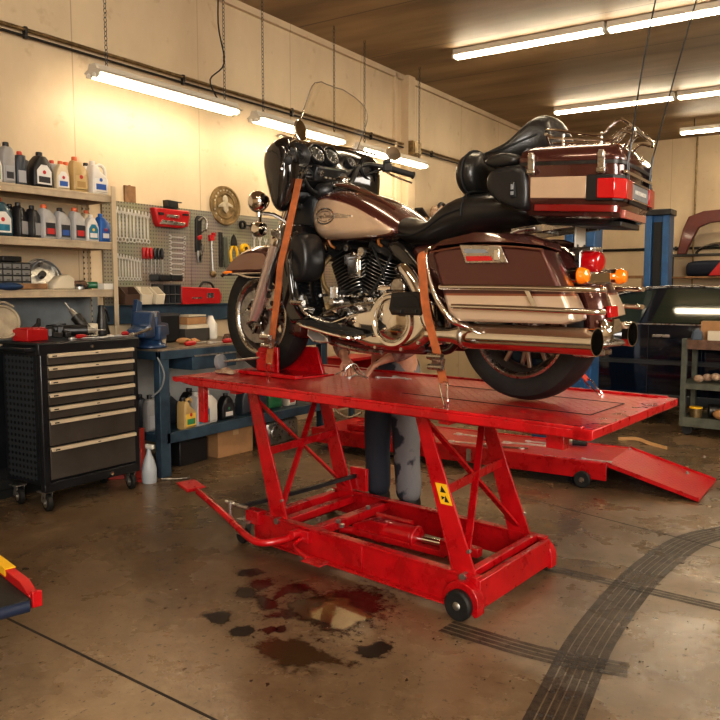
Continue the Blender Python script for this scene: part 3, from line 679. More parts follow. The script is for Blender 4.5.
# batwing fairing
ST = {0:[(1.25,1.215),(1.33,1.225),(1.42,1.18),(1.47,1.08),(1.45,.95),(1.36,.88),(1.26,.90),(1.19,.965),(1.19,1.03),(1.21,1.10)],
 .15:[(1.20,1.207),(1.28,1.217),(1.40,1.17),(1.44,1.08),(1.42,.95),(1.33,.86),(1.22,.88),(1.15,.96),(1.14,1.04),(1.16,1.12)],
 .27:[(1.11,1.19),(1.2,1.20),(1.32,1.16),(1.36,1.08),(1.33,.95),(1.26,.83),(1.16,.83),(1.09,.92),(1.065,1.04),(1.08,1.12)],
 .36:[(1.06,1.165),(1.13,1.175),(1.22,1.14),(1.255,1.08),(1.21,.95),(1.175,.84),(1.11,.81),(1.075,.86),(1.05,.99),(1.045,1.09)],
 .405:[(1.08,1.13),(1.13,1.14),(1.19,1.115),(1.21,1.06),(1.18,.965),(1.15,.87),(1.12,.85),(1.10,.88),(1.07,.98),(1.065,1.07)]}
ys = sorted(ST); full = [(-y, [(x+.3*max(0,y-.1),z) for x,z in ST[y]]) for y in ys[::-1] if y] + [(y, ST[y]) for y in ys]
fair = P_(MB().loft([[(x,y,z) for x, z in q] for y, q in full]), 'fairing', glossblack, sub=2)
MB().tube([(ST[y][1][0]+.02, s*y, ST[y][1][1]+.004) for s, y in ((1,.36),(1,.27),(1,.15),(1,0),(-1,.15),(-1,.27),(-1,.36))], .006, n=6, sm=5).to('windshield_trim', chrome, fair)
MB().lathe([(.0,.05),(.06,.04),(.088,.01),(.092,-.02),(.08,-.06)], (1.47,0,1.0), (1,0,0), 28).to('headlight', chrome, fair)
# windshield
mb = MB(); rings = []
for j in range(12):
    v = j/11; hw = .262*(1-.02*v) * (1 if v < .45 else math.sqrt(max(.03,1-((v-.45)/.58)**2.4))); z = 1.212+.262*v; row = []
    for i in range(21):
        u = -1+2*i/20; row.append((1.31-.17*v-.17*(u*hw/.262)**2+(.30*(-u*hw) if u<0 else 0), u*hw, z-.035*(u*u)*(1-v)))
    rings.append(row)
mb.loft(rings, cap=False, wrap=False); ws = P_(mb, 'windshield', clearglass)
edge = [r[0] for r in rings]+rings[-1][1:-1]+[r[-1] for r in rings[::-1]]
MB().tube(edge, .0028, n=5).to('windshield_edge', mat('edge_grey', (.20,.17,.13), .2), ws)
# gauges
gn = V((-.88,0,.46)).normalized()
def gauge(name, y, x, z, r, lit=0):
    c = V((x,y,z))
    g = MB().lathe([(r*1.02,-.03),(r*1.18,.0),(r*1.16,.010),(r*1.02,.012),(r*.98,.002),(.001,.0)], c, gn, 28, cap=False).to(name, blackp, bike)
    MB().lathe([(r*.98,.004),(r*1.04,.010),(r*1.0,.014),(r*.93,.010),(r*.93,.004)], c, gn, 28, closed=True).to('gauge_bezel', chromed, g)
    MB().lathe([(.001,.004),(r*.93,.004)], c, gn, 28, cap=False).to('gauge_face', darksteel, g)
    u, v = V((0,1,0)), gn.cross(V((0,1,0))); mb = MB()
    for i in range(9):
        a = R(-40+i*32.5); d = u*cos(a)+v*sin(a); mb.bar(c+gn*.006+d*r*.65, c+gn*.006+d*r*.85, .003, .001, up=gn)
    mb.bar(c+gn*.007, c+gn*.007+(u*.5+v*.6)*r, .003, .001, up=gn); mb.to('gauge_marks', whitep, g)
    return g
gauge('gauge', .075, 1.175, 1.128, .040); gauge('gauge', -.045, 1.19, 1.132, .040)
gauge('gauge', -.165, 1.165, 1.115, .026); gauge('gauge', .185, 1.135, 1.118, .024)
for y, x in ((.275,1.083),(-.275,1.145)):
    q = MB().lathe([(.050,-.012),(.062,.0),(.058,.010),(.046,.004),(.03,-.004),(.001,-.006)], (x,y,1.095), (-1,.12 if y>0 else -.12,.15), 28, cap=False).to('speaker_pod', blackp, bike)
    mb = MB(); [mb.lathe([(r,-.001),(r+.003,.002),(r+.006,-.001)], (x-.004,y,1.096), (-1,0,.15), 24, closed=True) for r in (.012,.024,.036)]; mb.to('speaker_grille', darksteel, q)
mb = MB()
for y, x, z, r in ((.07,1.178,1.125,.048),(-.045,1.194,1.129,.048)): # hoods over the two large gauges
    mb.loft([[V((x,y,z))+V((0,cos(a),0))*r*k+V((.42*sin(a),0,.9*sin(a)))*r*k+gn*h for a in [pi*i/12 for i in range(13)]] for k, h in ((1.1,-.02),(1.25,.018),(1.12,.02),(1.05,-.01))], cap=False, wrap=False)
P_(mb, 'gauge_hood', blackp)
rd = P_(MB().box((1.168,0,1.040),(.05,.215,.075),(0,-.35,0)), 'radio', blackp, bev=.008)
MB().box((1.143,-.005,1.049),(.006,.12,.036),(0,-.35,0)).to('display', mat('lcd', (.24,.26,.17), .25, emit=(.30,.33,.2), es=.25), rd)
mb = MB(); [mb.cyl((1.15,y,1.042),(1.128,y,1.034),.015,n=14) for y in (.08,-.08)]; [mb.box((1.138,y,1.018),(.006,.02,.008),(0,-.35,0)) for y in (-.045,-.015,.015,.045)]; mb.to('radio_knobs', chromed, rd)
P_(MB().lx([(1.08,.93,.985,.05),(1.13,.90,1.0,.10),(1.19,.88,1.0,.12)]), 'switch_panel', blackp, sub=1)
# handlebar
hb = P_(MB().tube([(1.15,.06,.93),(1.15,.14,.95),(1.12,.22,1.00),(1.09,.28,1.05),(1.07,.33,1.07),(1.05,.36,1.07)], .0125, n=12, sm=6).tube([(1.14,-.06,.95),(1.13,-.14,1.02),(1.145,-.20,1.09),(1.14,-.27,1.118),(1.10,-.33,1.112),(1.06,-.38,1.098)], .0125, n=12, sm=6).cyl((1.15,-.09,.93),(1.15,.09,.93),.02), 'handlebar', darksteel)
for s, a, b in ((1,(1.05,.36,1.07),(.965,.455,1.035)),(-1,(1.06,-.38,1.098),(1.0,-.475,1.072))):
    a, b = V(a), V(b); d = (b-a).normalized(); d0 = a
    MB().cyl(a-d*.01,b,.0165,n=14).lathe([(.0165,0),(.020,.004),(.020,.010),(.014,.014)], b, d, 14).to('grip', rubber, hb)
    MB().box(a-d*.03,(.045,.045,.045),(0,0,.6*s)).box(a-d*.03+V((0,0,.03)),(.04,.035,.02),(0,0,.6*s)).to('switch_housing', blackp, hb, bev=.006)
    MB().tube([a-d*.02+V((.03,0,-.005)), a+d*.03+V((.055,0,-.012)), a+d*.10+V((.045,0,-.025)), a+d*.15+V((.04,0,-.03))], [.008,.006,.005,.006], n=8, sm=4).to('lever', chrome, hb)
    mp = a-d*.02+V((.03,0,.04))
    mc = V((1.10,-.435,1.19)) if s < 0 else V((.955,.36,1.195))
    if s > 0: mc = V((1.02,.33,1.19))
    MB().tube([mp-V((0,0,.03)), (mp+mc)/2+V((.02,0,-.01)), mc-V((0,0,.03))], .005, n=8, sm=4).to('mirror_stem', chrome, hb)
    MB().lathe([(.001,-.016),(.035,-.012),(.052,-.001),(.052,.004),(.048,.006),(.001,.006)], mc, (-.9,-.12*s,.12), 28, sx=.8 if s > 0 else 1.0, sy=1.0 if s > 0 else .72).to('mirror', chrome, hb)
    MB().lathe([(.001,.0062),(.046,.0062),(.046,.008),(.001,.0085)], mc, (-.9,-.12*s,.12), 28, sx=.8 if s > 0 else 1.0, sy=1.0 if s > 0 else .72).to('mirror_glass', mat('mirror_glass', (.55,.5,.42), .03, 1), hb)
    P_(MB().tube([a-d*.03, V((1.17,s*.2,1.03)), V((1.25,s*.1,.9)), V((1.28,s*.07,.75))], .006, n=6, sm=6), 'control_cable', matblack)
# fuel tank
TO = [(1.13,.76),(1.135,.84),(1.10,.915),(1.03,.945),(.92,.935),(.80,.895),(.68,.835),(.58,.765),(.545,.715),(.57,.685),(.75,.678),(1.0,.685),(1.09,.70)]
tank = P_(MB().pillow(TO, [(-.205,.50),(-.195,.74),(-.165,.90),(-.11,.98),(-.05,1.0),(.05,1.0),(.11,.98),(.165,.90),(.195,.74),(.205,.50)], cen=(.88,.79)), 'fuel_tank', brown, sub=2)
TP = [(1.085,.775),(1.083,.84),(1.055,.878),(1.0,.888),(.9,.87),(.8,.838),(.7,.79),(.625,.748),(.60,.725),(.63,.708),(.75,.70),(.9,.697),(1.03,.703),(1.07,.73)]
big = [(.84+(x-.84)*1.03,.785+(z-.785)*1.06) for x, z in TP]
decal(tank, big, 'tank_pinstripe', pinstripe, tank, off=.0012); decal(tank, TP, 'tank_panel', tan, tank, off=.0022)
em = MB(); bvt = BVHTree.FromObject(tank, bpy.context.evaluated_depsgraph_get())
def ty(x, z):
    h = bvt.ray_cast(V((x,2,z)), V((0,-1,0))); return h[0].y if h[0] is not None else .18
pts = [(.985+.062*cos(a),.806+.036*sin(a)) for a in [2*pi*i/24 for i in range(24)]]
em.tube([(x,ty(x,z)+.004,z) for x, z in pts], .0035, n=6, closed=True)
pts = [(.985+.050*cos(a),.806+.024*sin(a)) for a in [2*pi*i/20 for i in range(20)]]
em.tube([(x,ty(x,z)+.004,z) for x, z in pts], .0015, n=5, closed=True)
for k in range(4):
    em.bar((.928,ty(.928,.818-.007*k)+.004,.818-.007*k),(.84-.022*(2-abs(k-1.5)),ty(.84,.803-.004*k)+.004,.801-.003*k),.003,.003)
em = em.to('tank_emblem', chromed, tank)
def wrap_text(o, fn, off):
    for v in o.data.vertices: v.co.y = fn(v.co.x, v.co.z)+off+v.co.y*0
t_ = text('Harley-Davidson', .031, (.985,.2,.806), (pi/2,0,pi), 'emblem_script', darksteel, tank, shear=.3, sx=.62); wrap_text(t_, ty, .0062)
# chrome tank console
cs = P_(MB().lx([(1.15,.92,.985,.03),(1.12,.92,1.0,.05),(1.06,.91,1.005,.055),(1.0,.90,.985,.045),(.90,.88,.945,.04),(.80,.84,.895,.036),(.70,.78,.835,.032),(.66,.77,.80,.02)]), 'tank_console', chrome, sub=1)
MB().lathe([(.03,0),(.034,.012),(.028,.02),(.006,.022)], (1.06,0,1.0), (-.25,0,1), 22).to('fuel_cap', chrome, cs)
P_(MB().tube([(1.06,.05,.975),(.95,.055,.955),(.8,.055,.90),(.68,.05,.835)], .006, n=6, sm=4), 'console_trim', pinstripe)
# seats
seat = P_(MB().lx([(.74,.79,.835,.04),(.69,.74,.825,.085),(.62,.685,.79,.135),(.55,.655,.768,.165),(.47,.645,.758,.185),(.40,.65,.775,.195),(.34,.665,.835,.20),(.28,.68,.862,.20),(.20,.69,.868,.20),(.10,.70,.865,.19),(0,.71,.855,.18),(-.08,.715,.84,.15),(-.12,.73,.81,.08)], n=20, e=2.3), 'seat', leather, sub=1)
MB().tube([(.205,y,z) for y, z in ((.201,.76),(.19,.82),(.15,.857),(.08,.869),(0,.870),(-.08,.869),(-.15,.857),(-.19,.82))], .004, n=6, sm=3).to('seat_seam', matblack, seat)
MB().tube([(.70,.09,.775),(.62,.14,.715),(.5,.178,.695),(.40,.197,.715),(.30,.202,.765),(.205,.201,.79)], .004, n=6, sm=4).to('seat_piping', matblack, seat)
rb = P_(MB().pillow([(.118*cos(a)*1.0,.950+.100*sin(a)) for a in [2*pi*i/16 for i in range(16)]], [(.205,.6),(.215,.86),(.24,1),(.285,1),(.31,.86),(.318,.5)], ax='x'), 'rider_backrest', leather, sub=1)
MB().tube([(.262+.0,.120*cos(a),.950+.102*sin(a)) for a in [2*pi*i/24 for i in range(24)]], .005, n=6, closed=True).to('backrest_piping', matblack, rb)
MB().bar((.23,.03,.84),(.25,.03,.93),.02,.01).bar((.23,-.03,.84),(.25,-.03,.93),.02,.01).to('backrest_bracket', darksteel, rb)
# tour trunk
n0 = set(desc(bike))
TY = .255
TX = [(-.075,-.17),(-.10,-.235),(-.15,-TY),(-.465,-TY),(-.485,-.245),(-.498,-.225),(-.502,0),(-.498,.225),(-.485,.245),(-.465,TY),(-.15,TY),(-.10,.235),(-.075,.17)]
def tring(z, kx, ky, dx=0): return [(-.28+(x+.28)*kx+dx, y*ky, z) for x, y in TX]
trunk = P_(MB().loft([tring(.735,.80,.80,-.01),tring(.742,.90,.90,-.01),tring(.775,.96,.95),tring(.80,1,1),tring(.925,1.01,1.02),tring(.928,1.0,1.0)]), 'tour_trunk', brown, bev=.004)
lid = P_(MB().loft([tring(.931,1.0,1.0),tring(.934,1.03,1.03),tring(.950,1.03,1.03),tring(.975,.99,.98),tring(.995,.92,.88),tring(1.004,.80,.70),tring(1.007,.5,.4)]), 'trunk_lid', brown, sm=50, bev=.003)
MB().loft([tring(.923,1.035,1.035),tring(.935,1.035,1.035)]).to('lid_seal', darksteel, trunk)
for s in (1,-1):
    for x in (-.155,-.430):
        q = MB().box((x,s*(TY+.010),.925),(.028,.014,.075)).box((x,s*(TY+.016),.955),(.02,.012,.028)).box((x,s*(TY+.016),.90),(.034,.010,.018)).to('trunk_latch', chromed, bike, bev=.003)
    MB().box((-.262,s*(TY+.003),.842),(.225,.006,.078)).to('trunk_panel', tan, trunk, bev=.004, label='tan panel on the side of the brown trunk')
    # black surround and wrap-round lamp
    q = MB().prism([(-.375,s*(TY+.0)),(-.375,s*(TY+.012)),(-.475,s*(TY+.012)),(-.510,s*.24),(-.510,s*.18),(-.500,s*.18),(-.500,s*.23),(-.47,s*TY)], .795, .885, ax='z').to('lamp_surround', blackp, bike, bev=.003)
    MB().prism([(-.416,s*(TY+.006)),(-.418,s*(TY+.018)),(-.480,s*(TY+.018)),(-.518,s*.240),(-.518,s*.145),(-.506,s*.145),(-.506,s*.22),(-.47,s*TY)], .803, .872, ax='z').to('wrap_lamp', redlens, q, bev=.003)
    MB().prism([(-.165,s*(TY*.95)),(-.165,s*(TY*.95+.010)),(-.45,s*(TY*.95+.010)),(-.485,s*.235),(-.49,s*.205),(-.46,s*.19)], .757, .782, ax='z').to('lower_reflector', darkredlens, trunk, bev=.002)
MB().box((-.506,0,.835),(.008,.29,.085)).to('rear_panel_frame', blackp, trunk, bev=.003)
pn = P_(MB().box((-.512,0,.838),(.006,.27,.052)), 'rear_name_panel', greyp, bev=.002)
MB().box((-.515,0,.868),(.006,.28,.006)).box((-.515,0,.808),(.006,.28,.006)).box((-.508,0,.897),(.012,.46,.012)).to('panel_trim', chrome, pn, bev=.001)
text('HARLEY-DAVIDSON', .021, (-.5155,0,.838), (pi/2,0,-pi/2), 'panel_letters', whitep, pn)
P_(MB().loft([tring(.715,.60,.55),tring(.722,.72,.66),tring(.736,.76,.70)]).box((-.33,0,.722),(.30,.30,.02)), 'trunk_base', blackp, bev=.003)
P_(MB().box((-.49,0,.755),(.02,.36,.03)), 'rear_reflector', mat('clear_red_lens', (.45,.13,.10), .15, 0, 1), bev=.004)
# luggage rack
rk = MB()
for s in (1,-1):
    rk.tube([(-.175,s*.10,1.005),(-.17,s*.145,1.06),(-.20,s*.165,1.065),(-.32,s*.17,1.045),(-.40,s*.172,1.035),(-.435,s*.172,1.065),(-.475,s*.17,1.085),(-.515,s*.165,1.06),(-.52,s*.15,1.03)], .0055, n=8, sm=5)
    rk.tube([(-.19,s*.165,1.035),(-.32,s*.170,1.025),(-.43,s*.172,1.018),(-.47,s*.170,1.045),(-.51,s*.165,1.035)], .0055, n=8, sm=4)
    for x in (-.25,-.40): rk.cyl((x,s*.168,.98),(x,s*.170,1.045),.005,n=8)
    for k in (.05,.10): rk.tube([(-.18,s*k,1.025),(-.30,s*k,1.02),(-.42,s*k,1.02),(-.475,s*k,1.07),(-.52,s*k,1.05)], .005, n=8, sm=4)
rk.tube([(-.175,-.165,1.05),(-.175,0,1.05),(-.175,.165,1.05)], .006, n=8); rk.tube([(-.475,-.17,1.085),(-.485,0,1.085),(-.475,.17,1.085)], .007, n=8); rk.tube([(-.52,-.16,1.05),(-.525,0,1.045),(-.52,.16,1.05)], .006, n=8)
rk.tube([(-.32,-.17,1.035),(-.32,0,1.02),(-.32,.17,1.035)], .005, n=8)
P_(rk, 'luggage_rack', chrome)
# antennas
for s, tip in ((1,(-.62,.21,1.62)),(-1,(-.70,-.17,1.70))):
    b = V((-.505,s*.19,.90)); 
    q = P_(MB().cyl(b-V((0,0,.03)), b+V((0,0,.03)), .010, n=10).cyl(b+V((0,0,.03)), b+V((-.012,0,.10)), .006, .004, n=8), 'antenna', blackp)
    MB().tube([b+V((-.010,0,.09)), V(tip)*.5+b*.5+V((.01,0,0)), V(tip)], .0028, n=6, sm=4).to('antenna_whip', matblack, q)
nn_ = [o for o in desc(bike) if o not in n0]
shear(nn_, .20, .255)
for o in nn_:
    for v in o.data.vertices: v.co.z += .075*(v.co.x+.10)
# passenger backrest and arm rests on the trunk
pb = P_(MB().lx([(.155,.98,1.01,.10),(.14,.955,1.025,.15),(.10,.945,1.035,.185),(.05,.945,1.045,.195),(.01,.95,1.065,.185),(-.03,.955,1.12,.165),(-.065,.96,1.155,.14),(-.105,.965,1.15,.12),(-.135,.97,1.10,.115),(-.155,.98,1.02,.10)], n=20, e=2.4), 'passenger_backrest', leather, sub=1)
MB().tube([(.15,.10,.995),(.10,.185,1.0),(.03,.195,1.005),(-.04,.17,1.03),(-.10,.13,1.06)], .004, n=6, sm=4).to('backrest_piping', matblack, pb)
for s in (1,-1):
    q = P_(MB().pillow([(.055,.90),(.02,.935),(-.10,.935),(-.145,.92),(-.15,.80),(-.145,.745),(-.07,.765),(.01,.80),(.05,.845)], [(s*.15,.85),(s*.16,1),(s*.235,1),(s*.262,.93),(s*.27,.75)]), 'speaker_armrest', blackp, sub=1)
    MB().box((-.085,s*.272,.835),(.024,.010,.06),(0,.1,0)).to('switch_plate', matblack, q, bev=.004)
    MB().box((-.085,s*.279,.845),(.012,.006,.02)).box((-.085,s*.279,.822),(.012,.006,.014)).to('rocker_switch', greyp, q, bev=.001)
    P_(MB().pillow([(.10,.955),(.04,.985),(-.05,.99),(-.10,.95),(-.05,.93),(.03,.93)], [(s*.14,.8),(s*.16,1),(s*.235,1),(s*.25,.8)]), 'arm_pad', leather, sub=1)
# saddlebags
def bag(s, dx, y0, y1):
    n1 = set(desc(bike))
    O = [(.187,.60),(.15,.622),(0,.625),(-.18,.617),(-.30,.602),(-.415,.385),(-.422,.352),(-.39,.340),(.06,.338),(.105,.37)]
    O = [(x+dx,z) for x, z in O]; w = y1-y0
    b = P_(MB().pillow(O, [(s*y0,.94),(s*(y0+.02),.99),(s*(y0+w*.5),1),(s*(y1-.025),.995),(s*(y1-.006),.975),(s*y1,.95)], cen=(-.16+dx,.47)), 'saddlebag', bagpaint, bev=.006)
    ld = P_(MB().loft([[(x+dx,s*(y0+w*a),z) for x, z, a in q] for q in (
        [(.182,.626,0),(.182,.626,1.04),(.182,.603,1.04),(.182,.603,0)], [(.145,.662,.05),(.145,.662,.80),(.150,.626,1.05),(.150,.610,1.05)][0:0] or [(.150,.655,0),(.150,.652,.80),(.152,.627,1.05),(.152,.618,0)],
        [(0,.682,0),(0,.675,.80),(0,.636,1.05),(0,.62,0)], [(-.18,.670,0),(-.18,.660,.80),(-.18,.628,1.05),(-.18,.61,0)], [(-.30,.632,0),(-.295,.628,.82),(-.31,.612,1.04),(-.31,.598,0)])]), 'saddlebag_lid', brown, bev=.005, sm=30)
    MB().tube([(x+dx,s*(y1+.006),z) for x, z in ((.185,.604),(.0,.622),(-.18,.613),(-.305,.598))], .004, n=6, sm=3).to('lid_seam', pinstripe, ld)
    lt = P_(MB().prism([(x+dx,z) for x, z in ((.045,.628),(-.135,.618),(-.168,.556),(.015,.558))], s*(y1+.004), s*(y1+.012)), 'latch_plate', chromed, bev=.002)
    MB().prism([(x+dx,z) for x, z in ((.015,.584),(-.095,.582),(-.105,.565),(.008,.565))], s*(y1+.012), s*(y1+.015)).to('latch_reflector', redlens, lt, bev=.001)
    MB().prism([(x+dx,z) for x, z in ((.025,.612),(-.07,.607),(-.085,.593),(.018,.595))], s*(y1+.012), s*(y1+.014)).to('latch_recess', greyp, lt)
    MB().box((-.12+dx,s*(y1+.013),.585),(.022,.005,.04)).to('latch_button', chrome, lt, bev=.002)
    for z, xa in ((.470,.125),(.397,.07)):
        rx = .04 if s < 0 else 0
        ye = s*(y1+.022)
        P_(MB().tube([(xa+dx,ye,z),(-.20+dx,ye,z-.003),(-.43+rx+dx,ye,z-.008),(-.505+rx+dx,ye-s*.01,z-.010),(-.53+rx+dx,ye-s*.035,z-.010)], .0105, n=10, sm=4).cyl((xa+dx,ye,z),(xa+dx,s*(y1-.01),z),.009), 'bag_rail', chrome)
    P_(MB().bar((-.245+dx,s*(y1+.018),.465),(-.285+dx,s*(y1+.018),.397),.008,.016), 'rail_strut', chrome)
    P_(MB().tube([(.03+dx,s*(y0+.05),.31),(.05+dx,s*(y1-.03),.325),(.085+dx,s*(y1+.02),.355),(.15+dx,s*(y1+.024),.44),(.195+dx,s*(y1+.02),.56),(.200+dx,s*(y1-.01),.615),(.19+dx,s*(y0+.06),.63)], .011, n=10, sm=5), 'bag_guard', chrome)
    shear([o for o in desc(bike) if o not in n1], .18, s*y1)
bag(1, 0, .235, .425)
bag(-1, .15, .165, .355)
# exhausts
for s, dx, yc in ((1,.03,.30),(-1,.14,.255)):
    q = P_(MB().lathe([(.026,.26),(.030,.14),(.047,.08),(.050,.03),(.050,-.46),(.052,-.482),(.047,-.482),(.044,-.42),(.044,-.1),(.02,-.05)], (dx,s*yc,.277), (1,0,0), 28, cap=False), 'exhaust', chrome)
    MB().lathe([(.053,-.006),(.055,0),(.053,.006)], (.075+dx,s*yc,.277), (1,0,0), 24).lathe([(.001,0),(.043,0)], (-.30+dx,s*yc,.277), (1,0,0), 20, cap=False).to('muffler_clamp', chromed, q)
    MB().lathe([(.0001,0),(.0435,0)], (-.36+dx,s*yc,.277), (1,0,0), 20, cap=False).to('muffler_baffle', matblack, q)
P_(MB().tube([(.52,.21,.545),(.47,.235,.545),(.41,.245,.49),(.355,.25,.40),(.315,.262,.32),(.26,.28,.285),(.18,.295,.277)], [.024,.030,.032,.031,.030,.028,.027], n=14, sm=6), 'exhaust_header', chrome)
P_(MB().tube([(.46,.20,.50),(.39,.215,.40),(.35,.225,.30),(.25,.24,.24)], [.012,.012], n=8, sm=5), 'bag_brace', chromed)
# rear fender, lights, plate
mb = MB(); rings = []
for i in range(18):
    th = R(118-126*i/17); ro = .350; rin = .30; w = .084
    rings.append([(-r*cos(th), y, .31+r*sin(th)) for r, y in ((rin,w),(ro-.03,w),(ro-.006,w*.7),(ro,w*.25),(ro,-w*.25),(ro-.006,-w*.7),(ro-.03,-w),(rin,-w))])
mb.loft(rings, cap=False, wrap=False); rf = P_(mb, 'rear_fender', brown, solid=.005)
P_(MB().loft([[(x,y*k,z) for y in (-1,1)] for x, z, k in ((-.358,.345,.078),(-.366,.30,.084),(-.364,.268,.088),(-.35,.255,.088))], cap=False, wrap=False), 'fender_tip_trim', chrome, solid=.008)
P_(MB().box((-.358,-.02,.375),(.016,.07,.045),(0,.1,0)), 'rear_fender_reflector', redlens, bev=.003)
P_(MB().box((-.30,.02,.215),(.07,.20,.022)).tube([(-.33,.13,.245),(-.36,.10,.25),(-.37,0,.252),(-.36,-.12,.25)], .012, n=8, sm=4), 'rear_bumper', chromed, bev=.005)
tl = P_(MB().pillow([(.058*cos(a),.568+.045*sin(a)) for a in [2*pi*i/14 for i in range(14)]], [(-.225,.9),(-.23,1),(-.295,1),(-.315,.85),(-.32,.5)], ax='x'), 'tail_light', redlens, sub=1)
MB().box((-.25,0,.615),(.10,.10,.02)).box((-.245,0,.56),(.03,.12,.10)).to('tail_light_housing', chromed, tl, bev=.006)
P_(MB().bar((-.285,.175,.512),(-.30,-.175,.512),.03,.035).box((-.30,0,.505),(.03,.20,.05)), 'signal_bar', chrome, bev=.008)
for y in (.165,-.165):
    q = P_(MB().lathe([(.010,.05),(.026,.035),(.032,.0),(.032,-.02)], (-.29,y,.512), (1,0,0), 20), 'turn_signal', chrome)
    MB().lathe([(.031,0),(.032,-.012),(.024,-.03),(.002,-.036)], (-.312,y,.512), (1,0,0), 20).to('signal_lens', amber, q)
pl = P_(MB().box((-.225,0,.675),(.008,.085,.125)), 'plate_bracket', lightmetal, bev=.003)
mb = MB(); [mb.cyl((-.229,y,z),(-.232,y,z),.006,n=8) for y in (-.028,.028) for z in (.63,.72)]; mb.to('bracket_bolt', darksteel, pl)
MB().box((-.232,0,.612),(.01,.085,.016)).to('bracket_reflector', redlens, pl)
P_(MB().bar((.02,.10,.69),(-.25,.11,.71),.02,.03).bar((.02,-.10,.69),(-.25,-.11,.71),.02,.03).tube([(.05,.16,.62),(.02,.165,.66),(-.03,.15,.69),(-.10,.13,.70)], .009, n=8, sm=4).bar((-.05,-.12,.70),(-.05,.12,.70),.02,.02), 'trunk_support', chromed, bev=.002)
# side covers and frame
for s in (1,-1):
    P_(MB().pillow([(.64,.675),(.55,.680),(.50,.64),(.40,.545),(.355,.46),(.40,.46),(.50,.555),(.60,.615)], [(s*.13,.9),(s*.14,1),(s*.178,1),(s*.192,.85)]), 'side_cover', glossblack, sub=1)
    P_(MB().pillow([(.54,.67),(.22,.66),(.21,.44),(.30,.36),(.40,.46),(.50,.56)], [(s*.10,.9),(s*.12,1),(s*.15,1),(s*.165,.9)]), 'frame_cover', brown, sub=1)
fr = MB()
for s in (1,-1):
    fr.tube([(1.26,s*.03,.80),(1.17,s*.10,.62),(1.10,s*.14,.36),(1.04,s*.13,.22),(.90,s*.13,.195),(.40,s*.13,.19),(.28,s*.13,.22),(.22,s*.13,.34),(.28,s*.11,.60)], .018, n=10, sm=5)
    fr.tube([(1.24,s*.02,.84),(.9,s*.04,.72),(.55,s*.08,.66),(.25,s*.1,.66)], .018, n=8, sm=4)
    fr.bar((.30,s*.115,.31),(0,s*.115,.31),.025,.05)
P_(fr, 'frame', glossblack)
P_(MB().tube([(1.12,.16,.26),(.92,.165,.205),(.60,.16,.185),(.42,.16,.195)], .014, n=8, sm=4).bar((1.15,.15,.28),(.95,.16,.22),.02,.05), 'lower_frame_rail', maroon)
# engine
en = P_(MB().lx([(1.06,.24,.38,.07),(1.0,.19,.43,.11),(.9,.17,.45,.125),(.78,.17,.44,.13),(.66,.18,.43,.12),(.5,.19,.45,.12),(.42,.21,.46,.10)], n=20, e=3.2), 'crankcase', casting, sub=1)
cr = V((.875,0,.30))
for k, (tl_, nm) in enumerate(((22.5,'front'),(-22.5,'rear'))):
    d = V((sin(R(tl_)),0,cos(R(tl_)))); t = V((cos(R(tl_)),0,-sin(R(tl_)))); b = cr+V((0,0,0))
    cy = MB().cyl(b+d*.10, b+d*.345, .048, n=20)
    for i in range(13):
        z = .135+i*.0165; rw = .088 if i > 1 else .076
        cy_r = [b+d*z+t*(rw*math.copysign(abs(cos(a))**.62,cos(a)))+V((0,rw*1.08*math.copysign(abs(sin(a))**.62,sin(a)),0)) for a in [2*pi*j/20 for j in range(20)]]
        cy.loft([[p-d*.0022 for p in cy_r],[p+d*.0022 for p in cy_r]])
    q = P_(cy, 'cylinder', blackp)
    ed = MB()
    for i in range(13):
        z = .135+i*.0165; rw = .0885 if i > 1 else .0765
        loop = [b+d*z+t*(rw*math.copysign(abs(cos(a))**.62,cos(a)))+V((0,rw*1.08*math.copysign(abs(sin(a))**.62,sin(a)),0)) for a in [2*pi*j/20 for j in range(20)]]
        ed.tube(loop, .0016, n=4, closed=True)
    ed.to('fin_edges', steel, q)
    c = b+d*.375
    hd = P_(MB().box(c,(.165,.185,.045),(0,R(tl_),0)).box(c+d*.035,(.155,.17,.03),(0,R(tl_),0)).box(c+d*.058,(.13,.14,.022),(0,R(tl_),0)), 'rocker_box', blackp, bev=.008)
    mb = MB()
    for x in (-.06,.06):
        for y in (.088,-.088): mb.cyl(c+t*x+V((0,y,0))+d*.02, c+t*x+V((0,y,0))+d*.058, .008, n=8)
    mb.to('head_bolt', chrome, hd)
    MB().tube([b+d*.38+V((0,.05,0)), b+d*.40+V((0,.115,0)), b+d*.43+V((0,.13,.01))], .007, n=6, sm=3).to('spark_plug_lead', mat('orange_lead',(.4,.15,.04),.5), hd)
P_(MB().box((.845,.135,.565),(.085,.04,.105),(0,.03,0)).box((.845,.155,.565),(.06,.01,.08),(0,.03,0)), 'horn_cover', chrome, bev=.012)
P_(MB().box((.87,.10,.60),(.10,.10,.06)).cyl((.86,.08,.60),(.86,.15,.63),.018), 'intake_manifold', casting, bev=.008)
P_(MB().cyl((.80,.135,.635),(.80,.155,.635),.02,n=14).cyl((.90,.125,.655),(.90,.15,.655),.016,n=14).cyl((.97,.12,.66),(.97,.14,.66),.012,n=12), 'ignition_coil', chromed)
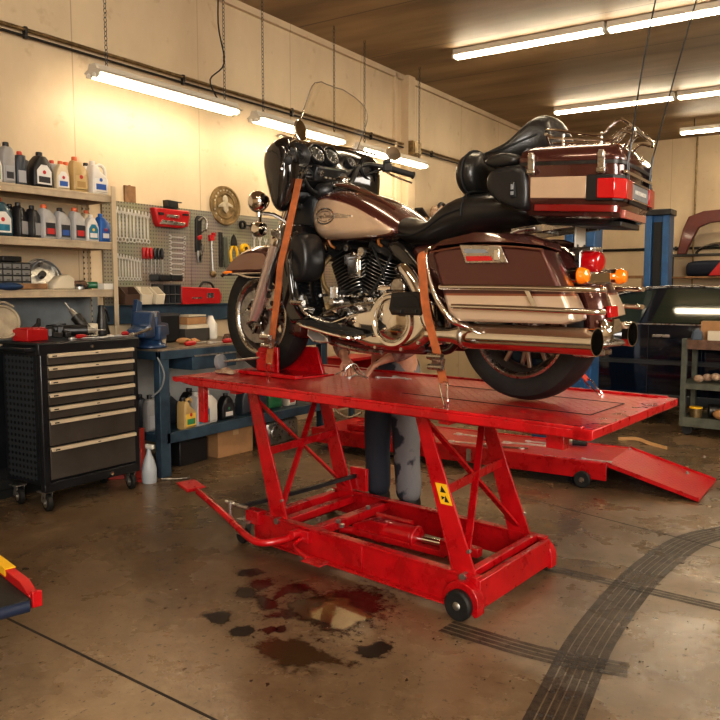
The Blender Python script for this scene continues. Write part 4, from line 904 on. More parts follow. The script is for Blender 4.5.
# primary cover
PO = [(.87,.30),(.865,.335),(.80,.355),(.70,.37),(.66,.43),(.60,.462),(.49,.462),(.40,.44),(.34,.40),(.33,.30),(.37,.24),(.44,.195),(.56,.185),(.70,.19),(.80,.215),(.85,.25)]
pc = P_(MB().pillow(PO, [(.12,1),(.175,1),(.195,.985),(.208,.955),(.217,.90),(.222,.82),(.224,.72)], cen=(.58,.315)), 'primary_cover', chrome, bev=.006, seg=3)
MB().lathe([(.118,-.02),(.118,.008),(.112,.016),(.100,.014),(.094,.002),(.088,.002),(.084,.012),(.060,.022),(.03,.028),(.001,.030)], (.545,.222,.322), (0,1,0), 40, cap=False).to('derby_cover', chrome, pc)
MB().lathe([(.034,-.002),(.034,.006),(.026,.010),(.001,.012)], (.765,.216,.285), (0,1,0), 26, cap=False).to('inspection_cover', chrome, pc)
mb = MB()
for x, z in [(.85,.315),(.80,.345),(.70,.362),(.655,.42),(.60,.452),(.48,.452),(.38,.42),(.34,.31),(.40,.225),(.50,.19),(.66,.193),(.80,.225)]: mb.cyl((.58+(x-.58)*.95,.19,.315+(z-.315)*.95),(.58+(x-.58)*.95,.219,.315+(z-.315)*.95),.008,n=8)
mb.to('cover_bolt', chromed, pc)
# transmission, starter, linkage details
P_(MB().cyl((.55,.10,.47),(.55,.19,.47),.045,n=20).cyl((.47,.08,.50),(.47,.16,.50),.038,n=20).box((.48,.02,.48),(.16,.2,.09)), 'transmission', casting, bev=.01)
P_(MB().cyl((.60,.06,.455),(.74,.06,.455),.04,n=20).cyl((.74,.06,.455),(.755,.06,.455),.03,n=16), 'starter_motor', chrome)
sl = P_(MB().tube([(1.03,.24,.295),(.97,.25,.335),(.85,.235,.38),(.66,.22,.40)], .006, n=8, sm=4), 'shift_linkage', chromed)
MB().tube([(1.06,.235,.36),(1.0,.255,.325),(.92,.25,.30),(.80,.25,.33)], .007, n=8, sm=4).cyl((1.055,.22,.365),(1.055,.30,.365),.012).to('shift_lever', chrome, sl)
P_(MB().cyl((1.09,.15,.30),(1.09,.24,.30),.028,n=16).box((.95,.17,.44),(.05,.03,.07)).cyl((.93,.13,.40),(.93,.22,.40),.02,n=14), 'oil_filter', chromed, bev=.004)
P_(MB().box((.955,.19,.385),(.06,.04,.035),(0,.5,0)), 'voltage_regulator', brass, bev=.004)
mb = MB(); rng = random.Random(5)
for i in range(34):
    x = rng.uniform(.62,1.08); z = .40+rng.uniform(-.14,.05); y = .135+rng.uniform(0,.03); mb.cyl((x,y-.03,z),(x,y+.012,z),rng.choice((.006,.008,.012)),n=8)
P_(mb, 'engine_bolts', chromed)
mb = MB()
for a in (((.70,.15,.42),(.80,.17,.46),(.92,.16,.44),(1.02,.13,.40)), ((.64,.16,.50),(.70,.15,.60),(.76,.12,.66)), ((1.06,.12,.30),(1.12,.13,.42),(1.10,.10,.56),(1.13,.06,.68)), ((.62,.14,.62),(.66,.17,.52),(.72,.17,.44))): mb.tube(a, .006, n=6, sm=5)
P_(mb, 'engine_hoses', matblack)
P_(MB().tube([(.98,.12,.40),(1.03,.16,.47),(1.06,.15,.56),(1.02,.13,.62)], .012, n=8, sm=4).tube([(1.07,.15,.31),(1.10,.18,.42),(1.11,.17,.55)], .009, n=8, sm=4), 'crossover_tube', brass)
# floorboards
for s in (1,-1):
    q = P_(MB().pillow([(1.01,.315),(.975,.318),(.70,.272),(.69,.258),(.72,.255),(.98,.295),(1.015,.303)], [(s*.245,.97),(s*.25,1),(s*.36,1),(s*.365,.97)], cen=(.85,.29)), 'floorboard', rubber)
    MB().tube([(1.02,s*.25,.30),(1.03,s*.31,.302),(1.0,s*.368,.297),(.84,s*.372,.270),(.70,s*.368,.248),(.675,s*.31,.246),(.69,s*.25,.248)], .009, n=8, sm=4).to('floorboard_trim', chrome, q)
    MB().bar((.95,s*.13,.25),(.93,s*.30,.285),.03,.02).bar((.76,s*.13,.22),(.75,s*.30,.25),.03,.02).to('floorboard_bracket', darksteel, q)
    q = P_(MB().pillow([(.500,.445),(.365,.452),(.335,.44),(.318,.375),(.335,.352),(.500,.350),(.515,.375)], [(s*.245,.96),(s*.25,1),(s*.285,1),(s*.292,.95)]), 'passenger_footboard', blackp, bev=.004)
    MB().prism([(.485,.430),(.368,.435),(.348,.415),(.342,.385),(.49,.383)], s*.292, s*.297).to('tread_pad', rubber, q, bev=.002)
    MB().box((.46,s*.295,.366),(.05,.014,.018)).box((.385,s*.295,.368),(.06,.014,.014)).bar((.42,s*.15,.35),(.42,s*.26,.37),.04,.03).to('footboard_hinge', darksteel, q, bev=.003)
P_(MB().pillow([(1.10,.235),(1.095,.27),(1.06,.275),(.96,.235),(.955,.205),(1.0,.20),(1.06,.205)], [(.19,.95),(.195,1),(.215,1),(.22,.95)]), 'stand_pad', chromed, bev=.003)
P_(MB().prism([(1.085,.238),(1.08,.262),(1.055,.264),(.975,.232),(.975,.213),(1.05,.214)], .22, .223), 'stand_pad_insert', greyp)
P_(MB().tube([(.95,.17,.20),(.85,.19,.185),(.72,.20,.175),(.62,.21,.175)], .011, n=8, sm=3), 'kick_stand', chromed)
# leg shields
for s in (1,-1):
    q = P_(MB().pillow([(1.125,.64),(1.10,.71),(1.05,.735),(.99,.715),(.965,.62),(.975,.54),(1.01,.495),(1.08,.485),(1.12,.53)], [(s*.20,.9),(s*.22,1),(s*.315,1),(s*.34,.85),(s*.345,.6)]), 'glove_box', blackp, sub=1)
    P_(MB().pillow([(1.13,.78),(1.20,.78),(1.19,.55),(1.185,.38),(1.13,.29),(.95,.30),(.945,.33),(1.05,.36),(1.08,.48),(1.09,.62)], [(s*.13,.9),(s*.15,1),(s*.28,1),(s*.31,.92)]), 'leg_shield', glossblack, bev=.012, seg=3)
    MB().tube([(1.10,s*.345,.52),(1.135,s*.33,.60),(1.11,s*.33,.70),(1.04,s*.335,.73)], .004, n=6, sm=4).to('glove_box_seam', darksteel, q)
    P_(MB().tube([(1.14,s*.08,.74),(1.12,s*.22,.70),(1.06,s*.36,.62),(1.03,s*.385,.50),(1.02,s*.36,.38),(1.06,s*.22,.28),(1.10,s*.13,.26)], .014, n=10, sm=5), 'engine_guard', glossblack)
    g = P_(MB().cyl((1.03,s*.38,.40),(.93,s*.40,.398),.012).tube([(1.01,s*.36,.40),(.98,s*.33,.34),(.90,s*.26,.30)], .008, n=8, sm=3), 'highway_peg', chromed)
    # passing lamp and indicator on their bracket
    lp = P_(MB().lathe([(.012,-.055),(.034,-.045),(.052,-.012),(.056,.012),(.053,.022)], (1.43,s*.235,.905), (1,0,0), 28).lathe([(.053,.022),(.04,.03),(.001,.034)], (1.43,s*.235,.905), (1,0,0), 28), 'passing_lamp', chrome)
    q2 = P_(MB().lathe([(.010,-.04),(.032,-.03),(.040,0),(.038,.02),(.001,.03)], (1.44,s*.225,.765), (1,0,0), 24), 'front_signal', chrome)
    MB().tube([(1.34,s*.12,.80),(1.38,s*.18,.84),(1.42,s*.235,.845)], .010, n=8, sm=3).cyl((1.43,s*.235,.85),(1.43,s*.235,.83),.016).to('lamp_bracket', chrome, lp)
    MB().tube([(1.42,s*.235,.84),(1.43,s*.23,.80)], .009, n=8).to('signal_stem', chrome, q2)
# trim details on the front of the lower body
P_(MB().lx([(1.30,.60,.70,.14),(1.34,.64,.76,.10),(1.37,.70,.78,.06)], n=12), 'oil_cooler_shroud', blackp)

# ------------------------------------------------------------------ tie-down straps
def strap_thing(lab, pts, hook, w, m, wd, buckle=None, name='tie_down_strap'):
    t = thing(name, lab, 'strap', BW(0,0,ZT), RZ)
    MB().ribbon(pts, w, .004, wd).to('webbing', m, t)
    h = V(hook); e = V(pts[-1]); d = (h-e)
    MB().tube([e+V((-.018,0,0)), e+V((.018,0,0)), e+d*.45+V((.016,.004,0)), h+V((.006,.004,0)), h+V((0,.002,-.012)), h+V((-.010,.004,.004)), e+d*.45+V((-.014,.004,0))], .0036, n=6, sm=3, closed=True).to('hook', chrome, t)
    if buckle:
        b = V(buckle); MB().box(b,(.05,.022,.05),(0,-.2,0)).box(b+V((0,.018,.02)),(.055,.014,.02),(.4,-.2,0)).to('ratchet_frame', rustm, t, bev=.003)
        MB().cyl(b+V((-.034,.016,-.012)), b+V((.034,.016,-.012)), .011, n=12).cyl(b+V((-.034,.02,.03)), b+V((.034,.02,.03)), .013, n=12).to('ratchet_spindle', chromed, t)
    return t
strap_thing('worn orange tie-down strap running from the handlebar down past the front wheel', [(1.05,.31,.98),(1.062,.34,.84),(1.10,.348,.70),(1.135,.355,.58),(1.165,.345,.46),(1.215,.33,.30),(1.26,.315,.17),(1.29,.30,.09)], (1.325,.27,.0), .036, orangestrap, (1,.25,0), (1.25,.335,.20))
strap_thing('orange ratchet tie-down strap in front of the near saddlebag', [(.215,.36,.62),(.205,.452,.60),(.19,.468,.52),(.175,.462,.38),(.155,.42,.22),(.135,.40,.10)], (.125,.39,.0), .036, orangestrap, (1,.1,0), (.15,.418,.175))
strap_thing('short red tie-down strap behind the exhaust, hooked to the far rear deck corner', [(.06,-.30,.22),(-.02,-.34,.14),(-.09,-.375,.06)], (-.15,-.385,.0), .035, redstrap, (.3,1,.2))
# ------------------------------------------------------------------ helpers for small things
ORD = ['first','second','third','fourth','fifth','sixth','seventh','eighth','ninth','tenth','eleventh','twelfth','thirteenth']
def one(name, mb, m, loc, rz, label, cat, group=None, rot=None, **k):
    o = mb.to(name, m, None, **k); o.location = loc; o.rotation_euler = rot if rot else (0,0,rz); return tag(o, label, cat, group)
def lbl(c): return labelmat(c)

# ------------------------------------------------------------------ tool chest
ct = thing('tool_chest', 'black rolling tool chest with seven grey drawers in front of the oil shelves', 'tool chest', (-4.02,3.06,0), 0)
MB().box((-.19,0,.575),(.36,.70,.83)).to('cabinet_body', cartblack, ct, bev=.006)
MB().box((-.185,0,.995),(.385,.735,.02)).box((.0,0,.965),(.035,.735,.065)).to('top_tray', cartblack, ct, bev=.006)
MB().box((-.01,.333,.57),(.045,.045,.82)).box((-.01,-.333,.57),(.045,.045,.82)).box((-.01,0,.15),(.045,.71,.06)).to('corner_post', cartblack, ct, bev=.008)
MB().box((-.20,-.353,.555),(.27,.006,.74)).to('side_panel', perfm, ct)
MB().box((-.20,-.36,.555),(.31,.008,.02)).box((-.05,-.36,.555),(.02,.008,.78)).box((-.35,-.36,.555),(.02,.008,.78)).to('side_frame', cartside, ct) if False else None
MB().tube([(-.03,-.36,.965),(-.03,-.42,.965),(-.33,-.42,.965),(-.33,-.36,.965)], .013, n=8).to('push_handle', cartblack, ct)
q = MB().cyl((.017,.0,.965),(.024,0,.965),.010,n=14).to('lock', chromed, ct)
zz = [.945,.870,.790,.712,.632,.552,.392,.190]
for i in range(7):
    zt, zb = zz[i]-.004, zz[i+1]+.004
    d = MB().box((.008,0,(zt+zb)/2),(.02,.625,zt-zb)).to('drawer', drawergrey, ct, bev=.002)
    MB().prism([(.018,zt-.002),(.034,zt-.004),(.036,zt-.024),(.028,zt-.026),(.024,zt-.014),(.018,zt-.014)], -.31, .31, ax='y').to('drawer_handle', handletan, d, bev=.001)
    mb = MB(); mb.box((.0365,-.275,zt-.016),(.001,.03,.007)).box((.0365,.02,zt-.014),(.001,.02,.005)); mb.to('handle_mark', darksteel, d)
MB().cyl((.016,.12,.148),(.024,.12,.148),.014,n=12).to('badge', chromed, ct)
for x, y in ((-.05,-.31),(-.05,.31),(-.33,-.31),(-.33,.31)):
    w = MB().lathe([(.012,-.016),(.042,-.018),(.052,-.012),(.052,.012),(.042,.018),(.012,.016)], (x+.02,y,.053), (.25,1,0), 24).to('caster_wheel', rubber, ct)
    MB().lathe([(.001,-.02),(.03,-.019),(.03,.019),(.001,.02)], (x+.02,y,.053), (.25,1,0), 18).to('wheel_hub', steel, w)
    MB().box((x,y,.118),(.075,.07,.010)).box((x+.012,y+.024,.088),(.035,.004,.07),(0,.2,0)).box((x+.012,y-.024,.088),(.035,.004,.07),(0,.2,0)).cyl((x+.02,y-.028,.053),(x+.02,y+.028,.053),.008,n=10).to('caster_fork', steel, w, bev=.001)

# ------------------------------------------------------------------ shelf unit
sh = thing('shelf_unit', 'cream slotted steel shelf unit holding oil bottles and parts, behind the tool chest', 'shelving', (-4.63,2.85,0), 0)
def slotm():
    m = mat('slotted_post', (.52,.42,.29), .5, .1); nt = m.node_tree; N = nt.nodes; L = nt.links; b = N['Principled BSDF']
    tc = N.new('ShaderNodeTexCoord'); mp = N.new('ShaderNodeMapping'); mp.inputs['Scale'].default_value = (26,26,26); mp.inputs['Location'].default_value=(.0,.35,0); L.new(tc.outputs['Object'], mp.inputs['Vector'])
    vo = N.new('ShaderNodeTexVoronoi'); vo.inputs['Scale'].default_value = 1; vo.inputs['Randomness'].default_value = 0; L.new(mp.outputs[0], vo.inputs['Vector'])
    rp = N.new('ShaderNodeValToRGB'); L.new(vo.outputs['Distance'], rp.inputs['Fac']); e = rp.color_ramp.elements; e[0].position = .22; e[0].color = (.05,.04,.03,1); e[1].position = .28; e[1].color = (.52,.42,.29,1)
    L.new(rp.outputs['Color'], b.inputs['Base Color']); return m
sm_ = slotm()
for x in (.155,-.135):
    for y in (-.95,.79):
        MB().box((x,y,1.01),(.035,.004,2.02)).box((x+(.017 if x>0 else -.017),y-.018*(1 if y>0 else -1),1.01),(.004,.036,2.02)).to('post', sm_, sh)
for z in (1.935,1.612,1.285):
    MB().box((.01,-.08,z+.018),(.30,1.72,.014)).box((.150,-.08,z),(.014,1.74,.052)).box((-.14,-.08,z),(.014,1.74,.05)).box((.01,.785,z),(.29,.012,.05)).to('shelf_board', shelfpaint, sh, bev=.002)
st('trim_3', MB().box((-4.775,2.85,1.13),(.03,1.7,.30)), mat('grey_blue_board', (.20,.22,.23), .6, var=.2), None)

t = thing('dark_filler', 'made-up dark box filling the dark area below the oil shelves, behind the tool chest', 'cabinet', (-4.63,2.85,0), 0)  # dark box added to fill the dark area left of the chest
MB().box((0,0,.50),(.26,1.3,.88)).to('body', matblack, t, bev=.005); MB().box((.133,0,.52),(.006,1.2,.78)).to('door', cartblack, t, bev=.003); MB().box((0,0,.03),(.22,1.2,.06)).to('base', matblack, t)
# ------------------------------------------------------------------ bottles
def bottle(kind, body, capm, lab, loc, rz, label, sc=1., l1=None, l2=None, l3=None, group='bottles on the shelf unit', name='oil_bottle'):
    t = thing(name, label, 'bottle', loc, rz, group)
    if kind == 'quart':
        O = [(-.05,0),(.05,0),(.053,.02),(.053,.130),(.044,.148),(-.004,.186),(-.044,.190),(-.053,.170),(-.053,.02)]; d = .030; cap = (-.024,.188); cr_ = .017
    elif kind == 'sym':
        O = [(-.055,0),(.055,0),(.058,.015),(.058,.110),(.045,.150),(.020,.190),(-.020,.190),(-.045,.150),(-.058,.110),(-.058,.015)]; d = .033; cap = (0,.188); cr_ = .019
    elif kind == 'jugwide':
        O = [(-.070,0),(.070,0),(.074,.015),(.074,.105),(.052,.160),(.022,.192),(-.022,.192),(-.052,.160),(-.074,.105),(-.074,.015)]; d = .040; cap = (0,.19); cr_ = .020
    elif kind == 'slim':
        O = [(-.038,0),(.038,0),(.040,.015),(.040,.165),(.026,.200),(.016,.206),(-.016,.206),(-.026,.200),(-.040,.165),(-.040,.015)]; d = .028; cap = (0,.204); cr_ = .017
    else:
        O = [(-.060,0),(.060,0),(.063,.015),(.063,.095),(.050,.115),(.0,.150),(-.02,.185),(-.052,.185),(-.060,.16),(-.063,.015)]; d = .036; cap = (-.036,.184); cr_ = .018
    MB().pillow(O, [(-d,.84),(-d*.85,.95),(-d*.4,1),(d*.4,1),(d*.85,.95),(d,.84)], ax='x').to('bottle_body', body, t, bev=.003)
    MB().lathe([(cr_*.85,-.006),(cr_,.0),(cr_,.020),(cr_*.9,.024),(.002,.0245)], (0,cap[0],cap[1]), (0,0,1), 14).to('cap', capm, t, bev=.0015)
    if kind == 'jug': MB().tube([(0,-.01,.178),(0,.025,.190),(0,.055,.170),(0,.060,.125),(0,.055,.095)], .011, n=8, sm=5).to('handle', body, t)
    w = {'quart':.075,'sym':.085,'jugwide':.105,'slim':.055,'jug':.095}[kind]; x = d+.0008
    if l1:
        q = MB().prism([(-w/2,.02),(w/2,.02),(w/2,.10),(w*.2,.135 if kind in ('sym','jugwide') else .10),(-w*.2,.135 if kind in ('sym','jugwide') else .10),(-w/2,.10)], x-.002, x+.0012, ax='x').to('label', l1, t)
        if l2: MB().prism([(-w*.4,.03),(w*.4,.03),(w*.4,.066),(-w*.4,.066)], x+.001, x+.002, ax='x').to('label_block', l2, q)
        if l3: MB().cyl((x+.001,0,.092),(x+.002,0,.092),.012,n=16).to('label_roundel', l3, q)
    for c in [t]+[]: c.scale = (sc,sc,sc)
    return t
M_ = {k: mat('bottle_'+k, c, .38, coat=.2, var=.12, vs=14) for k, c in dict(grey=(.30,.29,.28), silver=(.42,.41,.40), dark=(.035,.045,.06), black=(.012,.012,.014), white=(.70,.66,.60), gold=(.50,.34,.14), tan=(.62,.50,.33), teal=(.02,.07,.10), blue=(.02,.12,.40), green=(.03,.16,.07)).items()}
cR = mat('red_cap', (.50,.045,.02), .4); cO = mat('orange_cap', (.62,.13,.04), .4); cB = blackp
W, K, BL, RD, GY, YL, GR, TL = [lbl(c) for c in ((.72,.70,.66),(.03,.03,.035),(.03,.10,.36),(.5,.03,.03),(.35,.35,.36),(.75,.5,.08),(.05,.25,.10),(.02,.18,.28))]
zt = 1.961; xs = -4.545; xb = -4.665
B = bottle
B('jugwide', M_['white'], cB, 0, (xs,2.765,zt), 0, 'pale bottle at the left picture edge on the top shelf', 1.0, GR)
B('slim', M_['grey'], cB, 0, (xs,2.885,zt), .1, 'slim grey bottle with a black cap, second on the top shelf', 1.12, GY, K)
B('slim', M_['dark'], cR, 0, (xs,2.975,zt), 0, 'slim dark blue-grey bottle with a red cap on the top shelf', .93, GY)
B('quart', M_['black'], cB, 0, (xb,3.10,zt), .1, 'black bottle standing behind the wide black jug on the top shelf', 1.0, K, RD)
B('jugwide', M_['black'], cB, 0, (xs,3.115,zt), .1, 'wide black bottle with a white shield label on the top shelf', 1.06, W, K, RD)
B('slim', M_['grey'], cR, 0, (xb,3.29,zt), 0, 'grey bottle with a red cap half hidden behind the wide black one', .92, GY)
B('sym', M_['tan'], cO, 0, (xs,3.27,zt), 0, 'cream bottle with a blue square label and red cap, top shelf', .90, W, BL, RD)
B('sym', M_['tan'], cO, 0, (xb,3.40,zt), 0, 'tan bottle standing in the back row between the cream and gold ones', 1.0, GY)
B('quart', M_['gold'], cO, 0, (xs,3.405,zt), 0, 'tall gold bottle with an orange-red cap on the top shelf', 1.1, lbl((.55,.40,.18)), lbl((.40,.25,.09)), RD)
B('slim', M_['white'], cB, 0, (xb,3.56,zt), 0, 'slim white bottle with a black cap behind the white handled jug', 1.0, W)
B('jug', M_['white'], M_['white'], 0, (xs,3.56,zt), 0, 'white jug with a handle and blue label at the right end of the top shelf', 1.08, W, BL, BL)
zt = 1.638
B('jugwide', M_['teal'], cR, 0, (xs,2.815,zt), .1, 'dark teal bottle with a red cap and white triangle label, second shelf', 1.10, W, TL, RD)
B('slim', M_['black'], cB, 0, (xb,2.97,zt), 0, 'black bottle in the back row beside the dark teal one', .95)
B('quart', M_['black'], cB, 0, (xs,2.965,zt), .5, 'black bottle with a silver side, first beside the dark teal one', 1.02, GY)
B('quart', M_['black'], cB, 0, (xs,3.06,zt), .5, 'black bottle with a silver side, second beside the dark teal one', .97, GY)
B('quart', M_['silver'], cO, 0, (xs,3.155,zt), .15, 'silver bottle with a red-brown cap and dark label on the second shelf', 1.04, K, RD)
B('quart', M_['silver'], cB, 0, (xs,3.27,zt), .15, 'silver bottle with a dark cap between the two red-capped silver ones', .98, K, BL)
B('quart', M_['silver'], cO, 0, (xs,3.385,zt), .15, 'silver bottle with an orange cap, right beside the blue and white one', 1.03, K, RD)
B('sym', M_['white'], M_['white'], 0, (xs,3.495,zt), 0, 'white and blue labelled bottle, second from the right on the second shelf', .86, TL, W, YL)
B('quart', M_['blue'], M_['blue'], 0, (xs,3.595,zt), .1, 'bright blue bottle at the right end of the second shelf', .92, BL, W, RD)
for i, (y, c) in enumerate(((3.22,'black'),(3.34,'dark'),(3.46,'grey'),(3.55,'tan'))):
    B('slim', M_[c], [cB,cB,cR,cO][i], 0, (xb,y,zt), 0, '%s bottle in the back row of the second shelf, %s from the left' % ({'black':'black','dark':'dark blue','grey':'grey','tan':'tan'}[c], ORD[i]), .98)
# ------------------------------------------------------------------ third shelf
zt = 1.311
og = thing('parts_organizer', 'small black parts organizer with clear drawers on the third shelf', 'organizer', (-4.60,2.85,zt), 0)
MB().box((0,0,.085),(.15,.33,.17)).to('case', blackp, og, bev=.004)
for r in range(4):
    for c in range(5):
        d = MB().box((.076,-.128+c*.064,.028+r*.039),(.008,.054,.030)).to('drawer', mat('clear_drawer', (.20,.20,.19), .15), og, bev=.002)
        MB().box((.083,-.128+c*.064,.020+r*.039),(.008,.016,.005)).to('drawer_pull', blackp, d)
one('black_case', MB().box((0,0,.02),(.10,.14,.035)), blackp, (-4.60,2.90,zt+.171), .1, 'flat black case lying on top of the parts organizer', 'case', bev=.006)
one('blue_cloth', MB().sph((0,0,.022),(.07,.10,.026),14), mat('blue_cloth', (.02,.05,.12), .9, bump=.6, bs=30), (-4.49,2.83,zt-.004), 0, 'crumpled dark blue cloth in front of the parts organizer', 'cloth', sub=1)
one('wood_block', MB().box((0,0,.02),(.07,.20,.035)), wood, (-4.50,2.99,zt), .05, 'thin wooden block in front of the parts organizer', 'block', bev=.002)
g = thing('grinding_shield', 'grey round saw guard with a curved blade leaning on the third shelf', 'saw guard', (-4.62,3.14,zt+.012), 0)
MB().lathe([(.001,.0),(.11,.0),(.115,.006),(.115,.03),(.108,.03),(.104,.008),(.001,.01)], (-.0,0,.075), (1,-.2,.35), 30).to('guard', steel, g)
MB().ribbon([(.03,-.12,.07),(.04,-.07,.15),(.04,.02,.175),(.03,.11,.12),(.02,.15,.05)], .04, .004, (1,0,0)).to('cover', greyp, g)
MB().cyl((.01,0,.075),(.05,-.01,.09),.022,n=14).to('arbor', darksteel, g)
one('white_housing', MB().pillow([(-.10,0),(.09,0),(.08,.07),(.03,.10),(-.04,.085),(-.10,.03)], [(-.04,.85),(-.03,1),(.03,1),(.04,.85)], ax='x'), creamp, (-4.53,3.24,zt), .1, 'angular white plastic housing beside the saw guard', 'housing', bev=.006)
def gadget(loc, lab, m1, m2, s=1., rz=0, name='hand_drill', cat='power tool'):
    t = thing(name, lab, cat, loc, rz)
    MB().cyl((0,-.07*s,.045*s),(0,.06*s,.045*s),.030*s,.034*s,n=16).box((0,-.085*s,.045*s),(.05*s,.035*s,.05*s)).to('motor_body', m1, t, bev=.004*s)
    MB().box((.03*s,-.06*s,.030*s),(.10*s,.035*s,.035*s),(0,.15,.3)).to('grip', m2, t, bev=.006*s)
    MB().cyl((0,.06*s,.045*s),(0,.11*s,.045*s),.020*s,.012*s,n=14).cyl((0,.11*s,.045*s),(0,.16*s,.045*s),.004*s,n=8).to('chuck', steel, t)
    return t
gadget((-4.54,3.385,zt-.002), 'black and brown power drill lying on the third shelf', rustm, blackp, .8, .3)
gadget((-4.58,3.51,zt-.002), 'dark green power drill near the right end of the third shelf', M_['green'], blackp, .7, -.6)
one('small_box', MB().box((0,0,.02),(.06,.09,.04)), whitep, (-4.50,3.57,zt), .1, 'small white box at the right end of the third shelf', 'box', bev=.002)
one('small_bearing', MB().lathe([(.012,0),(.03,0),(.03,.018),(.012,.018)], (0,0,0), (0,0,1), 20, closed=True), steel, (-4.48,3.34,zt), 0, 'small steel bearing ring lying at the front of the third shelf', 'bearing')
# ------------------------------------------------------------------ on the tool chest
zc = 1.006
one('red_case', MB().box((0,0,.035),(.13,.15,.07)).box((0,0,.074),(.11,.13,.01)), redplastic, (-4.22,2.79,zc), .1, 'small red plastic case at the left end of the tool chest top', 'case', bev=.008)
d = one('round_dial', MB().lathe([(.0,0),(.10,0),(.105,.01),(.10,.024),(.09,.024),(.085,.010),(.0,.012)], (0,0,0), (1,-.15,.2), 32).tube([(.03,-.08,.06),(.035,-.02,.12),(.03,.06,.09)], .006, n=6, sm=4), mat('aged_cream', (.45,.38,.27), .5, var=.35, vs=12), (-4.30,2.66,zc+.113), 0, 'round cream dial standing at the left picture edge on the tool chest', 'dial')
gadget((-4.26,2.945,zc), 'black power drill lying on the left half of the tool chest', blackp, blackp, 1.0, .9)
gadget((-4.19,3.09,zc), 'black angle grinder lying in the middle of the tool chest', blackp, darksteel, 1.1, -.6, 'angle_grinder')
iw = gadget((-4.33,3.19,zc+.05), 'dark impact wrench standing up behind the middle of the tool chest', darksteel, blackp, 1.1, 2.2, 'impact_wrench'); iw.rotation_euler = (.9,.1,2.2)
one('coiled_lead', MB().tube([(.06*cos(a)*(1+.1*a/6),.08*sin(a),.012+.006*a) for a in [k*.5 for k in range(26)]], .006, n=6), blackp, (-4.345,3.08,zc), 0, 'coiled black lead behind the angle grinder on the tool chest', 'lead')
one('black_glove', MB().sph((0,0,.035),(.05,.07,.035),12).tube([(.03,.03,.05),(.05,.07,.09),(.04,.09,.12)], [.02,.012], n=8), matblack, (-4.355,2.84,zc), .4, 'crumpled black glove behind the red case on the tool chest', 'glove')
gadget((-4.27,3.22,zc), 'red and black power tool lying beside the white cup on the tool chest', redplastic, blackp, .75, .2)
one('white_canister', MB().lathe([(.035,0),(.038,.004),(.038,.075),(.034,.082),(.002,.083)], (0,0,0), (0,0,1), 20), creamp, (-4.30,3.29,zc), 0, 'small cream canister standing on the tool chest', 'canister', bev=.002)
t = thing('spray_gun_stand', 'tall dark funnel-shaped oil can standing at the right end of the tool chest', 'oil can', (-4.33,3.395,zc), 0)
MB().lathe([(.045,0),(.05,.01),(.03,.12),(.018,.18),(.02,.2)], (0,0,0), (0,0,1), 20).to('body', darksteel, t); MB().tube([(0,0,.19),(.0,.04,.16),(0,.06,.09)], .008, n=8, sm=4).to('handle', blackp, t)
def wrench_mb(L=.2, w=.012, jaw=.016, t=.005):
    mb = MB(); mb.prism([(-w/2,.03*L/.2),(w/2,.03*L/.2),(w*.42,L-.03),(-w*.42,L-.03)], -t/2, t/2, ax='x')
    mb.lathe([(jaw*.55,-t*.7),(jaw,-t*.7),(jaw,t*.7),(jaw*.55,t*.7)], (0,0,jaw), (1,0,0), 16, closed=True)
    O = [(-w/2,L-.034),(w/2,L-.034),(jaw*1.15,L-.018),(jaw*1.1,L+.004),(jaw*.5,L+.006),(jaw*.42,L-.014),(-jaw*.42,L-.014),(-jaw*.5,L+.006),(-jaw*1.1,L+.004),(-jaw*1.15,L-.018)]
    mb.prism(O, -t/2, t/2, ax='x'); return mb
wbase = None
def place_wrench(loc, rot, sc, label, group=None, m=steel):
    global wbase
    if wbase is None: wbase = wrench_mb(w=.014,jaw=.017,t=.006).to('combination_wrench', wrenchm, None, bev=.0012); o = wbase
    else: o = wbase.copy(); COL.objects.link(o)
    o.location = loc; o.rotation_euler = rot; o.scale = (sc,)*3
    for k in ('group',):
        if k in o.keys(): del o[k]
    return tag(o, label, 'wrench', group)
flat = lambda a: (0, pi/2, a)
for i, (x, y, a, s, w_) in enumerate(((-4.12,2.98,1.4,1.2,'long steel wrench lying along the front edge of the tool chest'),(-4.09,3.12,1.7,1.0,'steel wrench lying in front of the black grinder on the tool chest'),(-4.16,3.30,1.5,1.3,'long wrench lying near the right end of the tool chest'),(-4.11,3.28,1.2,.8,'short wrench at the front right corner of the tool chest'))):
    place_wrench((x,y,zc+.005), flat(a), s, w_)
def screwdriver(loc, rot, hm, lab, group=None, s=1.):
    t = thing('screwdriver', lab, 'screwdriver', loc, 0, group); t.rotation_euler = rot; t.scale = (s,)*3
    MB().lathe([(.006,0),(.012,.006),(.015,.03),(.013,.07),(.009,.085),(.006,.09)], (0,0,0), (0,0,-1), 12).to('handle', hm, t)
    MB().cyl((0,0,-.085),(0,0,-.20),.0035,n=8).to('blade', steel, t); return t
screwdriver((-4.10,3.02,zc+.016), (pi/2,0,.2), redplastic, 'red-handled screwdriver lying at the front of the tool chest')
screwdriver((-4.14,3.40,zc+.016), (pi/2,0,-.1), redplastic, 'red-handled screwdriver lying at the right end of the tool chest')
o = one('folded_leaflet', MB().box((0,0,.001),(.06,.12,.002)), W, (-4.12,3.20,zc), .3, 'small white paper lying on the tool chest', 'paper')

